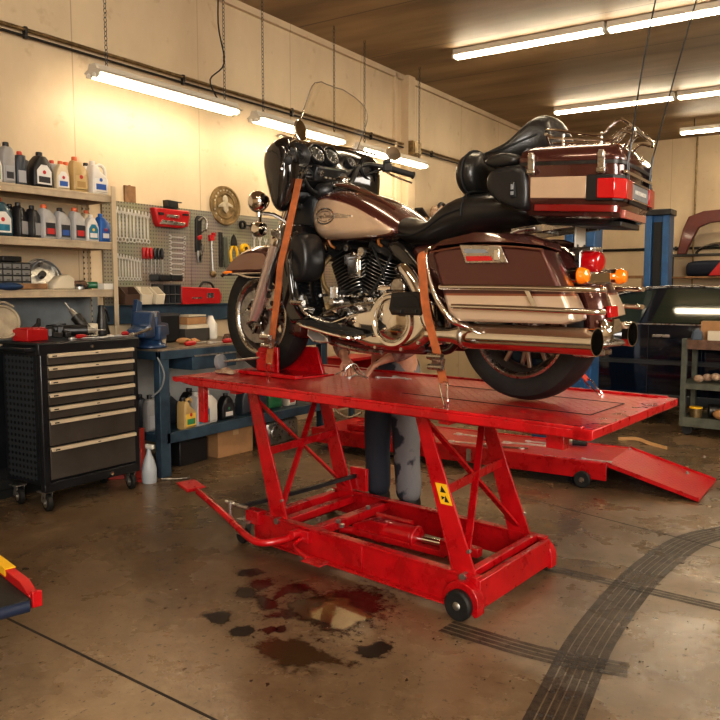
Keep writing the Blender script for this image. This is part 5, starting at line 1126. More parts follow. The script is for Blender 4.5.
# ------------------------------------------------------------------ pegboard with tools
pg = thing('tool_pegboard', 'grey-olive perforated tool board on the side wall above the workbench', 'pegboard', (-4.79,5.4,1.1), 0)
for y0, y1 in ((-1.62,-.74),(-.735,.5),(.505,1.9)):
    MB().box((0,(y0+y1)/2,.435),(.020,y1-y0,.865)).to('panel', pegboardm, pg, bev=.001)
for i in range(10):
    place_wrench((-4.780,3.90+i*.034,1.665-.004*(i%2)), (0,0,0), 1.28-.012*i, '%s combination wrench from the left in the upper row on the tool board' % ORD[i], 'upper row of wrenches on the tool board')
for i in range(9):
    place_wrench((-4.780,3.895+i*.028,1.375), (0,0,0), 1.0-.02*i, '%s combination wrench from the left in the lower row on the tool board' % ORD[i], 'lower row of wrenches on the tool board')
for i in range(9):
    place_wrench((-4.780,4.605-.004*i,1.73-i*.043), (pi/2,0,0), .9-.02*i, '%s wrench from the top in the stack of level wrenches on the tool board' % ORD[i], 'level wrenches on the tool board')
for i in range(6):
    screwdriver((-4.769,4.15+i*.037,1.635), (0,0,0), [redplastic,redplastic,redplastic,blackp,blackp,blackp][i], '%s-handled screwdriver, %s from the left in the rack on the tool board' % ('red' if i<3 else 'black', ORD[i]), 'screwdrivers on the tool board', 1.0)
t = thing('red_tool_holder', 'red and silver tool holder at the top of the tool board', 'tool holder', (-4.753,4.42,1.80), 0)
MB().pillow([(-.19,.145),(.18,.145),(.19,.10),(.165,.02),(.10,0),(-.14,0),(-.165,.04)], [(-.03,1),(.02,1),(.03,.94)], ax='x').to('tray', redplastic, t, bev=.006)
MB().prism([(-.15,.02),(.11,.02),(.13,.045),(-.12,.055)], .031, .04, ax='x').prism([(-.08,.075),(.05,.075),(.06,.10),(-.07,.10)], .031, .042, ax='x').to('clips', chromed, t, bev=.003)
MB().box((.034,-.13,.10),(.01,.05,.02)).box((.034,.13,.11),(.01,.06,.015)).to('buttons', blackp, t)
t = thing('black_bracket', 'small black box bracket standing above the red tool holder', 'bracket', (-4.753,4.43,1.955), 0)
MB().prism([(-.06,0),(.05,0),(.045,.055),(-.065,.06)], -.03, .03, ax='x').to('box', blackp, t, bev=.003); MB().box((0,.06,.052),(.02,.09,.008)).to('arm', blackp, t)
one('wooden_plaque', MB().box((0,0,.062),(.016,.105,.125)).cyl((0,0,.125),(0,0,.13),.01,n=8), wood, (-4.788,4.045,1.968), 0, 'small wooden block on the upper edge of the tool board', 'block', bev=.003)
t = thing('brass_badge', 'round aged brass badge with a raised emblem leaning over the tool board', 'badge', (-4.780,5.07,2.03), 0)
MB().lathe([(.001,.0),(.165,.0),(.172,.006),(.168,.016),(.155,.016),(.150,.008),(.118,.008),(.112,.014),(.104,.014),(.100,.006),(.001,.006)], (0,0,0), (1,-.1,.06), 48).to('disc', brass, t)
MB().prism([(-.085,.0),(-.03,.03),(0,.045),(.03,.03),(.085,.01),(.09,-.01),(.03,.0),(.03,-.04),(0,-.065),(-.035,-.04),(-.03,-.01),(-.09,-.02)], .008, .018, ax='x').sph((.01,0,.055),(.008,.035,.035),12).to('emblem', mat('worn_cream_metal', (.55,.48,.36), .4, .4, var=.4, vs=20), t, bev=.002)
mb = MB(); [mb.box((.010,.135*cos(a),.135*sin(a)),(.006,.012,.014),(a,0,0)) for a in [2*pi*k/22 for k in range(22)] if abs(sin(a)) > .25]; mb.to('raised_marks', mat('worn_cream_metal', (.5,.4,.3)), t)
t = thing('c_clamp', 'black and chrome clamp with red grip hanging on the tool board', 'clamp', (-4.771,4.74,1.52), 0)
MB().prism([(-.035,.10),(.02,.08),(.03,.36),(.055,.385),(.05,.40),(-.01,.40),(-.03,.37)], -.012, .012, ax='x').to('frame', blackp, t, bev=.004)
MB().tube([(.01,-.01,.36),(.015,.05,.385),(.015,.085,.35),(.015,.075,.29),(.01,.03,.27)], .009, n=8, sm=4).prism([(-.02,.04),(.01,.02),(.045,.16),(.02,.17)], .012, .02, ax='x').to('jaw', chromed, t)
MB().box((.012,.0,.22),(.02,.05,.035),(.4,0,0)).to('grip', redplastic, t, bev=.004)
MB().box((.01,-.01,.06),(.02,.035,.10),(.1,0,0)).to('lower_jaw', steel, t, bev=.004)
t = thing('red_head_hammer', 'long wrench with a red head hanging on the tool board beside the clamp', 'wrench', (-4.769,4.89,1.42), 0)
MB().cyl((0,.012,.03),(0,0,.30),.012,.010,n=12).to('handle', steel, t); MB().box((0,.0,.325),(.03,.055,.05),(.1,0,0)).box((0,.025,.355),(.03,.03,.03)).to('head', redplastic, t, bev=.005); MB().sph((0,.015,.02),(.02,.035,.03),10).to('pommel', brass, t)
t = thing('yellow_black_pliers', 'black pliers with yellow grips hanging on the tool board near the brass badge', 'pliers', (-4.772,5.17,1.55), 0)
MB().tube([(0,-.03,0),(0,-.045,.08),(0,-.01,.15)], .012, n=8, sm=4).tube([(0,.03,0),(0,.045,.08),(0,.01,.15)], .012, n=8, sm=4).to('handle', yellow, t); MB().prism([(-.035,.14),(.035,.14),(.03,.19),(.0,.24),(-.03,.19)], -.012, .012, ax='x').to('jaw', darksteel, t, bev=.003)
t = thing('caulking_gun', 'dark level and spray gun hanging on the tool board left of the yellow pliers', 'tool', (-4.773,5.03,1.50), 0)
MB().box((0,-.025,.15),(.02,.035,.30)).to('body', darksteel, t, bev=.004); MB().box((0,.035,.13),(.018,.05,.26),(.05,0,0)).to('rail', oldgreen, t, bev=.004)
t = thing('tape_reel', 'yellow and black tape measure hanging below the brass badge', 'tape measure', (-4.763,5.30,1.62), 0)
MB().lathe([(.001,-.02),(.045,-.018),(.05,0),(.045,.018),(.001,.02)], (0,0,.05), (1,0,0), 20).to('case', yellow, t); MB().lathe([(.001,.019),(.02,.021),(.02,.024),(.001,.025)], (0,0,.05), (1,0,0), 16).box((0,.04,.015),(.03,.02,.03)).to('hub', blackp, t)
t = thing('hose_clamp_ring', 'black ring tool hanging from a hook at the top of the tool board', 'tool', (-4.763,5.33,1.88), 0)
MB().lathe([(.025,-.01),(.04,-.01),(.04,.01),(.025,.01)], (0,-.05,0), (1,0,0), 18, closed=True).to('ring', blackp, t); MB().box((0,.04,.0),(.015,.13,.014)).box((0,.12,.0),(.03,.09,.045)).to('arm', blackp, t, bev=.003)
for i, (y, z, s) in enumerate(((5.45,1.55,1.3),(5.53,1.55,1.2),(5.61,1.55,1.1))):
    place_wrench((-4.780,y,z), (0,0,0), s, '%s large wrench hanging right of the yellow tape measure' % ORD[i])
# bin rail and bins
rl = thing('bin_rail', 'blue-grey steel rail carrying the small parts bins above the workbench', 'rail', (-4.75,4.9,1.05), 0)
MB().box((0,0,.07),(.03,2.4,.14)).to('plate', bluesteel, rl, bev=.003); MB().box((.02,0,.135),(.03,2.4,.012)).to('lip', bluesteel, rl)
def bin_(name, loc, w, d, h, m, lab, cat='bin', inner=True, group=None):
    t = thing(name, lab, cat, loc, 0, group)
    MB().loft([[(0,-w/2,0),(d,-w/2,0),(d,w/2,0),(0,w/2,0)],[(0,-w/2,h),(d*1.1,-w/2,h),(d*1.1,w/2,h),(0,w/2,h)]], cap=False).prism([(-w/2,-w/2)],0,0) if False else None
    mb = MB()
    for y in (-w/2,w/2): mb.prism([(0,0),(d,0),(d*1.12,h*.55),(d*.55,h),(0,h)], y-.003, y+.003)
    mb.box((d/2,0,.003),(d,w,.006)).box((.003,0,h/2),(.006,w,h)).bar((d,-w/2,.0),(d,w/2,.0),.006,.006).box((d*1.05,0,h*.27),(.006,w,h*.58),(0,.2,0))
    mb.to('tray', m, t, bev=.002)
    return t
bin_('parts_bin', (-4.72,3.88,1.20), .13, .12, .13, mat('brown_bin', (.08,.045,.03), .5), 'dark brown parts bin, leftmost on the rail above the vise')
bin_('parts_bin', (-4.72,4.02,1.20), .10, .12, .13, creamp, 'cream parts bin, second on the rail above the vise')
bin_('parts_bin', (-4.72,4.13,1.20), .08, .14, .13, creamp, 'cream parts bin, third on the rail above the vise')
t = thing('divided_tray', 'black divided tray with four compartments beside the red tray on the rail', 'tray', (-4.71,4.268,1.20), 0); t.scale = (1,.63,1)
MB().box((.0,0,.075),(.02,.30,.15)).to('back', blackp, t)
mb = MB(); [mb.box((.06,0,z),(.12,.30,.008)) for z in (.0,.07,.145)]; [mb.box((.06,y,.07),(.12,.008,.15)) for y in (-.146,-.05,.05,.146)]; mb.to('dividers', mat('grey_black_plastic', (.06,.06,.062), .45), t)
one('divided_tray', MB().box((.0,0,.0),(.10,.26,.05)).box((.055,-.06,.0),(.01,.10,.04)).box((.055,.06,.0),(.01,.10,.04)), blackp, (-4.69,4.30,1.40), 0, 'flat black tray with two pockets on top of the divided tray', 'tray', bev=.004)
t = thing('red_carry_tray', 'bright red plastic carry tray with a handle on the rail above the workbench', 'tray', (-4.70,4.60,1.19), 0)
MB().prism([(-.21,.0),(.21,.0),(.23,.06),(.20,.13),(-.22,.14),(-.235,.06)], 0, .10, ax='x').to('body', redplastic, t, bev=.008); MB().tube([(.05,.02,.13),(.05,.06,.175),(.05,.15,.17),(.05,.19,.12)], .010, n=8, sm=4).to('handle', blackp, t)
MB().box((.102,-.06,.05),(.006,.10,.012)).box((.102,.09,.07),(.008,.07,.04)).to('clips', chromed, t)

# ------------------------------------------------------------------ workbench
bn = thing('workbench', 'blue-grey steel workbench under the tool board with jugs on its lower shelf', 'workbench', (-4.09,3.66,0), 0)
L_ = 1.98
MB().box((-.345,L_/2,.892),(.69,L_,.018)).to('worktop', benchtop, bn, bev=.003)
MB().box((-.012,L_/2,.858),(.024,L_,.062)).box((-.345,.012,.858),(.69,.024,.062)).box((-.345,L_-.012,.858),(.69,.024,.062)).to('top_rail', bluesteel, bn, bev=.003)
for x in (-.035,-.655):
    for y in (.06,L_-.05): MB().box((x,y,.42),(.06,.09,.84)).to('leg', bluesteel, bn, bev=.004)
MB().box((-.345,L_/2,.292),(.66,L_-.1,.012)).box((-.02,L_/2,.270),(.03,L_-.14,.075)).box((-.345,.08,.27),(.6,.03,.07)).to('lower_shelf', bluesteel, bn, bev=.003)
d = MB().box((-.20,.56,.785),(.38,.46,.11)).to('drawer', bluesteel, bn, bev=.003); MB().box((-.005,.56,.832),(.02,.44,.012)).to('drawer_lip', steel, d)
st('trim_4', MB().box((-4.785,4.6,.55),(.02,2.0,.55)), mat('pale_panel', (.42,.42,.40), .6, var=.25, vs=3))
# vise
t = thing('bench_vise', 'navy blue bench vise at the left end of the workbench beside the tool chest', 'vise', (-4.24,3.735,.901), R(-60)); t.scale = (1.3,1.3,1.3)
MB().lathe([(.08,0),(.085,.015),(.06,.03),(.05,.05)], (0,0,0), (0,0,1), 20).box((0,0,.085),(.11,.14,.08)).to('base', bluevise, t, bev=.008)
MB().prism([(-.16,.06),(.05,.06),(.05,.20),(.0,.20),(-.02,.14),(-.14,.13)], -.055, .055).to('fixed_jaw', bluevise, t, bev=.01)
MB().prism([(.07,.20),(.13,.20),(.15,.13),(.24,.11),(.24,.07),(.07,.06)], -.05, .05).box((.12,0,.095),(.22,.05,.05)).to('moving_jaw', bluevise, t, bev=.01)
MB().cyl((.20,0,.085),(.30,0,.085),.014,n=12).cyl((.285,-.10,.05),(.285,.10,.12),.007,n=8).to('screw', chromed, t)
MB().box((.058,0,.185),(.012,.11,.03)).box((.068,0,.185),(.006,.11,.03)).to('jaw_plate', steel, t)
one('tall_blue_bracket', MB().prism([(-.05,0),(.03,0),(.05,.32),(.0,.34),(-.03,.20)], -.02, .02, ax='x').box((.03,.02,.02),(.10,.10,.04)), bluevise, (-4.42,3.76,.901), .2, 'tall navy blue steel bracket standing behind the bench vise', 'bracket', bev=.006)
o = one('coiled_hose', MB().tube([(0,0,.85),(.03,.03,.74),(.02,.01,.64),(-.03,-.03,.58)], .006, n=8, sm=6), greyp, (-4.075,3.64,0), 0, 'pale hose hanging down from the left end of the workbench', 'hose')
# things on the worktop
zb = .901
t = thing('rag_doll_of_gloves', 'worn tan work gloves lying beside the vise on the workbench', 'gloves', (-4.32,4.12,zb), .4)
t.name = 'work_gloves'
mb = MB(); mb.sph((0,0,.025),(.06,.045,.025),12)
for k in range(5): a = -.7+.35*k; mb.tube([(.04*cos(a),.04*sin(a),.025),(.085*cos(a),.085*sin(a),.035),(.115*cos(a),.115*sin(a),.02)], [.012,.011,.009], n=8)
mb.to('glove', mat('tan_leather', (.42,.22,.09), .7, bump=.4, bs=50), t)
screwdriver((-4.18,4.00,zb+.016), (pi/2,0,.1), redplastic, 'large red-handled screwdriver lying at the front of the workbench', None, 1.3)
screwdriver((-4.17,4.38,zb+.016), (pi/2,0,-.2), redplastic, 'second large red-handled screwdriver near the front of the workbench', None, 1.3)
t = thing('file_stack', 'open stack of brown boxes and manuals at the back of the workbench', 'boxes', (-4.60,4.44,zb), .05)
MB().box((0,0,.05),(.2,.28,.10)).to('lower_box', mat('dark_box', (.05,.045,.04), .6), t, bev=.003); MB().box((.01,0,.115),(.18,.24,.03)).box((.0,.02,.20),(.16,.20,.012)).to('manuals', creamp, t); MB().box((0,.01,.16),(.17,.22,.055)).to('upper_box', cardboard, t, bev=.002)
t = thing('black_crate', 'black open crate standing at the back of the workbench', 'crate', (-4.62,4.15,zb), 0)
MB().box((0,0,.11),(.18,.26,.20)).to('body', blackp, t, bev=.004); MB().box((0,0,.215),(.19,.27,.02)).to('rim', mat('grey_black_plastic', (.06,.06,.062)), t)
one('grease_can', MB().lathe([(.04,0),(.042,.005),(.042,.10),(.038,.105),(.002,.105)], (0,0,0), (0,0,1), 20), steel, (-4.48,4.02,zb), 0, 'round steel can standing behind the work gloves', 'can')
one('coffee_cup', MB().lathe([(.025,0),(.034,.08),(.030,.08),(.022,.006),(.001,.006)], (0,0,0), (0,0,1), 18), creamp, (-4.40,3.98,zb), 0, 'pale cup standing between the vise and the work gloves', 'cup')
one('black_cloth', MB().sph((0,0,.03),(.10,.14,.032),14), matblack, (-4.45,4.95,zb-.002), .3, 'crumpled black cloth on the workbench behind the front wheel', 'cloth', sub=1)
one('rusty_caliper', MB().prism([(-.06,0),(.05,0),(.06,.03),(.02,.06),(-.04,.055)], -.03, .03).cyl((-.02,-.04,.03),(-.02,.04,.03),.018,n=14), rustm, (-4.30,4.60,zb), .5, 'rusty brake part lying on the workbench near the front wheel', 'part', bev=.004)
place_wrench((-4.25,4.30,zb+.005), flat(1.3), 1.3, 'steel wrench lying flat beside the red screwdriver on the workbench')
one('cream_jug', MB().lathe([(.05,0),(.055,.01),(.055,.12),(.03,.16),(.02,.19)], (0,0,0), (0,0,1), 20), whitep, (-4.63,4.72,zb), 0, 'cream plastic jug at the back of the workbench near the wall', 'jug')
# on the lower shelf
zs = .299
GL = 'jugs on the lower shelf of the workbench'
B('jug', M_['gold'], cB, 0, (-4.17,3.99,zs), .1, 'yellow-labelled jug, first behind the left leg of the workbench', 1.12, YL, GR, RD, group=GL)
B('jug', M_['silver'], M_['silver'], 0, (-4.17,4.10,zs), .1, 'silver jug with a multicoloured label under the workbench', 1.25, TL, cO, W, None, GL) if False else B('jug', M_['silver'], M_['silver'], 0, (-4.17,4.12,zs), .1, 'silver jug with a multicoloured label under the workbench', 1.25, TL, YL, W, group=GL)
B('quart', M_['white'], M_['white'], 0, (-4.20,4.25,zs), .1, 'plain white slanted jug beside the silver one under the workbench', 1.2, None, group=GL)
B('jugwide', M_['black'], cB, 0, (-4.22,4.45,zs), 0, 'black jug with a green and white label under the red deck edge', .95, K, W, GR, group=GL)
B('quart', M_['dark'], cB, 0, (-4.40,4.05,zs), 0, 'dark blue bottle in the back row of the lower bench shelf', 1.15, group=GL)
B('jugwide', M_['black'], cB, 0, (-4.38,4.22,zs), 0, 'black bottle in the back row of the lower bench shelf', 1.2, group=GL)
B('jugwide', M_['dark'], cB, 0, (-4.25,4.72,zs), 0, 'dark blue-black canister in the middle of the lower bench shelf', 1.2, group=GL)
B('jugwide', M_['green'], cB, 0, (-4.28,5.08,zs), 0, 'green canister on the right half of the lower bench shelf', 1.2, group=GL)
B('jugwide', M_['dark'], cB, 0, (-4.30,4.90,zs), 0, 'navy canister left of the green one on the lower bench shelf', 1.25, group=GL)
B('sym', M_['white'], cO, 0, (-4.25,5.28,zs), 0, 'white bottle at the right end of the lower bench shelf', 1.0, W, RD, group=GL)
B('quart', M_['black'], cB, 0, (-4.32,5.40,zs), 0, 'black bottle by the right leg of the workbench', 1.1, group=GL)
B('slim', M_['dark'], cB, 0, (-4.45,3.80,zs), 0, 'dark bottle left of the bench leg, beside the tool chest', 1.1, group=GL)
B('slim', M_['grey'], cB, 0, (-4.30,3.76,zs), 0, 'grey bottle left of the bench leg, beside the tool chest', 1.15, GY, group=GL)
# on the floor
t = thing('car_battery', 'black car battery on the floor under the workbench', 'battery', (-4.36,4.14,0), .05)
MB().box((0,0,.09),(.20,.30,.18)).to('case', blackp, t, bev=.006); MB().box((0,0,.188),(.19,.29,.02)).to('lid', matblack, t, bev=.004); mb = MB(); [mb.lathe([(.012,0),(.010,.02)], (.03,y,.197), (0,0,1), 12) for y in (-.10,.10)]; mb.to('terminal', steel, t)
MB().tube([(.03,-.10,.21),(.02,-.03,.235),(.04,.04,.22),(.03,.10,.215)], .006, n=6, sm=5).to('lead', redplastic, t)
t = thing('cardboard_carton', 'brown cardboard carton on the floor under the workbench', 'box', (-4.36,4.56,0), -.06)
MB().box((0,0,.11),(.30,.38,.22)).to('carton', cardboard, t, bev=.003); MB().box((.0,0,.2215),(.30,.06,.002)).box((.151,0,.19),(.002,.06,.06)).to('packing_tape', mat('packing_tape', (.45,.30,.16), .3), t)
t = thing('engine_cover', 'polished engine cover lying on the floor behind the leg of the red lift', 'cover', (-4.3,5.12,0), 0)
MB().box((0,0,.10),(.22,.42,.20)).to('box', steel, t, bev=.02); MB().cyl((.11,-.10,.11),(.13,-.10,.11),.07,n=22).cyl((.11,.10,.09),(.125,.10,.09),.05,n=20).to('boss', chromed, t, bev=.004)
t = thing('spray_bottle', 'white spray bottle on the floor between the tool chest and the workbench', 'bottle', (-4.08,3.55,0), 0)
MB().lathe([(.045,0),(.05,.01),(.05,.10),(.035,.16),(.014,.21),(.013,.235)], (0,0,0), (0,0,1), 20).to('bottle_body', mat('pale_blue_plastic', (.42,.45,.47), .4), t); MB().box((.01,0,.25),(.07,.025,.03)).to('spray_head', whitep, t, bev=.004)
one('red_jack_stand', MB().box((0,0,.18),(.05,.07,.36)).box((.0,0,.01),(.14,.14,.02)).bar((.05,-.05,.02),(0,0,.3),.02,.02).bar((-.05,.05,.02),(0,0,.3),.02,.02), mat('faded_red_paint', (.42,.045,.03), .5, var=.3), (-4.20,3.57,0), .3, 'faded red jack stand behind the white spray bottle', 'jack stand', bev=.003)
one('red_jack_stand', MB().prism([(-.06,0),(.06,0),(.03,.30),(-.05,.34)], -.03, .03), mat('faded_red_paint', (.42,.045,.03)), (-4.36,3.50,0), .8, 'faded red sloping stand leaning at the side of the tool chest', 'jack stand', bev=.003)
mb = MB(); mb.tube([(-.03,0,.01),(.04,.06,.008),(.10,.12,.01),(.05,.18,.008)], .005, n=6, sm=4); one('shop_wire', mb, steel, (-4.03,3.64,0), 0, 'bent piece of wire lying at the foot of the workbench leg', 'wire')
# red cabinet beyond the bench
t = thing('red_cabinet', 'small red open cabinet standing on grey legs beyond the workbench', 'cabinet', (-4.42,6.5,0), 0)
MB().box((0,0,.62),(.34,.50,.03)).box((0,0,.28),(.34,.50,.03)).box((.0,-.235,.45),(.34,.03,.34)).box((0,.235,.45),(.34,.03,.34)).box((-.16,0,.45),(.02,.5,.34)).to('body', redplastic, t, bev=.003)
for x in (-.14,.14):
    for y in (-.22,.22): MB().box((x,y,.13),(.035,.035,.27)).to('leg', bluesteel, t)
one('black_rag', MB().sph((0,0,.03),(.10,.13,.032),12), matblack, (-4.05,5.92,0), 0, 'crumpled black cloth on the floor beyond the end of the workbench', 'cloth', sub=1)
# wall ornaments far along the left wall
t = thing('wall_hung_seat', 'black motorcycle seat pan and fender hung on the side wall behind the tank', 'seat', (-4.69,8.55,1.95), 0)
MB().ribbon([(0,-.25,.32),(0,-.12,.24),(0,.05,.16),(0,.22,.18),(0,.36,.28)], .14, .03, (1,0,0)).to('pan', blackp, t)
MB().prism([(.0,.0),(.40,.0),(.42,.12),(.34,.30),(.20,.20),(.05,.14)], -.05, .05, ax='x').to('flap', matblack, t, bev=.02)
t = thing('flat_hat', 'tan and black cap hanging above the wall-hung seat', 'cap', (-4.66,8.78,2.20), 0)
MB().sph((0,0,.05),(.09,.15,.11),16).to('crown', ragm, t); MB().tube([(.04,-.10,.07),(.04,-.03,.16),(.04,.08,.16),(.04,.15,.06),(.04,.17,-.06)], .02, n=8, sm=4).to('band', blackp, t)
MB().box((.06,-.02,.01),(.10,.22,.02)).to('brim', creamp, t, bev=.006)
one('wall_bracket', MB().box((0,0,.03),(.16,.05,.4)).box((0,.1,-.06),(.16,.25,.04)), wood, (-4.70,8.42,1.95), 0, 'wooden wall bracket holding the black seat pan', 'bracket')
# ------------------------------------------------------------------ the second, lowered lift with its ramp
lx0, ly0, _ = BW(.53,-1.93)
l2 = thing('lowered_lift', 'lowered red motorcycle lift with ramp on the floor behind the raised lift', 'lift', (lx0,ly0,0), pi)
MB().box((1.2,-.31,.165),(2.4,.60,.012)).to('deck', diamondm, l2, bev=.002)
for y in (0,-.62): MB().box((1.2,y,.115),(2.42,.012,.115)).box((1.2,y+(-.012 if y==0 else .012),.174),(2.42,.03,.008)).to('side_flange', red, l2, bev=.002)
MB().box((1.2,-.31,.09),(2.2,.40,.08)).to('scissor_frame', maroon, l2)
MB().prism([(.0,.172),(-.575,.012),(-.575,.004),(-.02,.155)], -.61, -.01).to('ramp', diamondm, l2, bev=.001)
for y in (-.008,-.612): MB().prism([(.0,.185),(-.575,.028),(-.575,.004),(-.02,.150)], y-.006, y+.006).to('ramp_flange', red, l2)
mb = MB(); [mb.cyl((x,y,.165),(x,y,.18),.009,n=8) for x, y in ((-.01,-.05),(-.01,-.57),(-.50,-.03),(-.50,-.59))]; mb.to('hinge_bolt', steel, l2)
for y in (.03,-.65):
    w = MB().lathe([(.012,-.016),(.048,-.018),(.055,-.012),(.055,.012),(.048,.018),(.012,.016)], (.14,y,.056), (0,1,0), 24).to('caster_wheel', rubber, l2)
    MB().lathe([(.001,-.02),(.018,-.02),(.018,.02),(.001,.02)], (.14,y,.056), (0,1,0), 16).to('wheel_hub', steel, w)
MB().box((.98,.008,.115),(.035,.01,.09)).cyl((.97,.006,.14),(.97,.02,.14),.012,n=10).to('latch', steel, l2)
MB().prism([(1.55,.172),(1.95,.172),(1.90,.30),(1.78,.34),(1.70,.26),(1.58,.25)], -.20, -.17).prism([(1.62,.172),(2.05,.172),(2.00,.36),(1.80,.38),(1.72,.27)], -.46, -.43).to('chock_plate', red, l2, bev=.004)
MB().cyl((1.72,-.14,.225),(1.72,.0,.225),.028,n=16).box((1.72,-.10,.21),(.12,.10,.07)).to('chock_screw', red, l2, bev=.004); MB().lathe([(.018,0),(.035,0),(.035,.02),(.018,.02)], (1.72,.0,.225), (0,1,0), 18, closed=True).to('hand_ring', matblack, l2)
MB().box((1.95,-.31,.20),(.30,.50,.05)).to('chock_base', red, l2, bev=.006)
for i, (x, y, a, s, w_) in enumerate(((1.20,-.10,.2,1.4,'large wrench lying at the left end of the lowered red lift'),(.95,-.38,-.12,1.7,'long bright wrench at the far side of the lowered lift deck'),(.72,-.42,.1,1.4,'second bright wrench behind the first on the lowered lift deck'),(.48,-.34,.25,1.8,'large wrench in the middle of the lowered lift deck'),(.18,-.06,.0,1.0,'small wrench at the near edge of the lowered lift deck'),(.62,-.16,.3,1.3,'thin wrench near the middle of the lowered lift deck'))):
    place_wrench((lx0-x, ly0-y, .1755), flat(a*.6+(pi if i%2 else 0)), s, w_, None)
t = thing('air_ratchet', 'black-handled air ratchet among the wrenches on the lowered lift deck', 'ratchet', (lx0-.40,ly0+.46,.172), .1)
MB().cyl((-.10,0,.025),(.03,0,.025),.018,.022,n=14).to('body', steel, t); MB().cyl((.03,0,.025),(.13,0,.022),.022,.016,n=14).to('grip', rubber, t)
one('socket', MB().lathe([(.008,0),(.018,0),(.018,.05),(.008,.05)], (0,0,.018), (1,.2,0), 16, closed=True), chromed, (lx0-1.02,ly0+.30,.172), 0, 'chrome socket lying beside the long wrench on the lowered deck', 'socket')
one('rod', MB().cyl((-.16,0,.006),(.16,0,.006),.006,n=8), rustm, (lx0-.75,ly0+.12,.172), .3, 'thin rusty rod lying across the lowered lift deck', 'rod')
one('orange_strip', MB().ribbon([(-.3,0,.01),(-.15,.03,.03),(0,0,.015),(.18,-.05,.01)], .03, .003, (0,0,1)), mat('pale_orange', (.55,.33,.15), .6), (-1.55,6.75,0), -.3, 'pale strap lying on the floor behind the far corner of the red deck', 'strap')

# ------------------------------------------------------------------ third lift, only its corner shows
cxx, cyy = -2.185, 1.425
l3 = thing('ramp_platform', 'corner of a red and yellow edged lift platform with black mat at the left edge', 'lift', (cxx,cyy,0), math.atan2(.24,-.97))
# local x runs left along the far edge, local y towards the camera side
MB().box((.60,.34,.325),(1.2,.66,.03)).to('black_mat', rubber, l3, bev=.004)
MB().prism([(.02,.315),(1.2,.315),(1.2,.37),(.10,.37),(.02,.345)], -.02, .012).to('side_lip', red, l3, bev=.003)
MB().prism([(.235,.371),(1.2,.371),(1.2,.374),(.235,.374)], -.022, .014).prism([(.235,.348),(.80,.348),(.80,.369),(.235,.369)], .0125, .0145).to('yellow_stripe', yellow, l3)
MB().box((.0,-.004,.338),(.020,.032,.052)).to('corner_block', red, l3, bev=.003)
MB().cyl((.006,.02,.318),(.006,.67,.318),.020,n=14).to('front_roller', mat('dark_blue_rubber', (.01,.02,.05), .45), l3)
MB().box((.80,.30,.16),(.7,.5,.30)).to('pedestal', maroon, l3, bev=.01)

# ------------------------------------------------------------------ blue two-post car lift
def post(loc, lab, rz):
    t = thing('lift_post', lab, 'lift post', loc, rz)
    MB().prism([(-.14,-.12),(.14,-.12),(.14,.12),(.06,.12),(.06,.06),(-.06,.06),(-.06,.12),(-.14,.12)], 0.02, 2.18, ax='z').to('column', postblue, t, bev=.008)
    MB().box((0,0,2.21),(.32,.30,.07)).to('cap', cartblack, t, bev=.006); MB().box((0,0,.012),(.42,.40,.024)).to('base_plate', postblue, t, bev=.004)
    MB().box((0,.07,1.1),(.10,.03,2.0)).to('slide_channel', matblack, t)
    MB().box((0,.13,.62),(.22,.10,.5)).to('carriage', postblue, t, bev=.01)
    return t
post((-2.24,9.85,0), 'tall blue car lift post by the far wall, right of the trunk', pi)
post((-2.29,7.15,0), 'blue car lift post directly behind the tail of the motorcycle', pi)
arm = one('steel_pedestal', MB().box((0,0,.25),(.34,.30,.50)), postblue, (-2.36,6.72,0), 0, 'blue steel pedestal box on the floor behind the rear wheel', 'pedestal', bev=.01)

# ------------------------------------------------------------------ the car
car = thing('parked_car', 'dark midnight-blue sedan parked behind the lifts at the right', 'car', (-1.3,8.75,0), 0)
OL = [(-2.1,.42),(-2.12,.70),(-2.0,.90),(-1.55,.97),(-.9,.99),(.5,.97),(1.2,.86),(1.75,.74),(1.85,.55),(1.83,.32),(1.6,.22),(-1.9,.22)]
MB().pillow(OL, [(-.87,.93),(-.86,.985),(-.80,1.0),(.80,1.0),(.86,.985),(.87,.93)], cen=(0,.6)).to('body', carpaint, car, bev=.03, seg=3)
GH = [(-1.38,.97),(-1.12,1.17),(-.95,1.265),(-.65,1.335),(-.2,1.35),(.15,1.325),(.42,1.24),(.90,.97)]
MB().loft([[(x,y*(1 if z < 1.0 else (.905) if z < 1.2 else .87),z) for x, z in GH] for y in (-.82,.82)]).to('roof', carpaint, car, bev=.03, seg=3)
def ypl(z, off=0): return -(.822-(z-.97)*.33)-off
def glass(pts, nm, off=.012):
    mb = MB(); mb.f([mb.bm.verts.new(V((x,ypl(z,off),z))) for x, z in pts]); return mb.to(nm, carglass, car)
mb = MB(); mb.f([mb.bm.verts.new(V((x,ypl(z,.016),z))) for x, z in [(-1.22,.985),(-1.02,1.17),(-.86,1.245),(-.56,1.30),(-.53,1.30),(-.66,.985)]]); mb.to('side_window', carglass, car)
mb = MB(); mb.f([mb.bm.verts.new(V((x,ypl(z,.016),z))) for x, z in [(-.55,.985),(-.43,1.305),(-.2,1.318),(.08,1.30),(.26,1.23),(.52,1.06),(.60,.985)]]); mb.to('side_window', carglass, car)
mb = MB(); mb.tube([V((x,ypl(z,.018),z)) for x, z in [(-1.28,.985),(-1.05,1.185),(-.87,1.258),(-.56,1.314),(-.2,1.332),(.10,1.314),(.29,1.24),(.60,1.03)]], .004, n=6, sm=3); mb.to('window_trim', chromed, car)
MB().box((-.35,-.868,.972),(2.0,.012,.012)).to('belt_trim', chromed, car); MB().box((-.2,-.882,.60),(2.6,.016,.035)).box((-.2,-.883,.625),(2.6,.008,.006)).to('side_moulding', mat('dull_moulding', (.05,.055,.06), .3, .3), car)
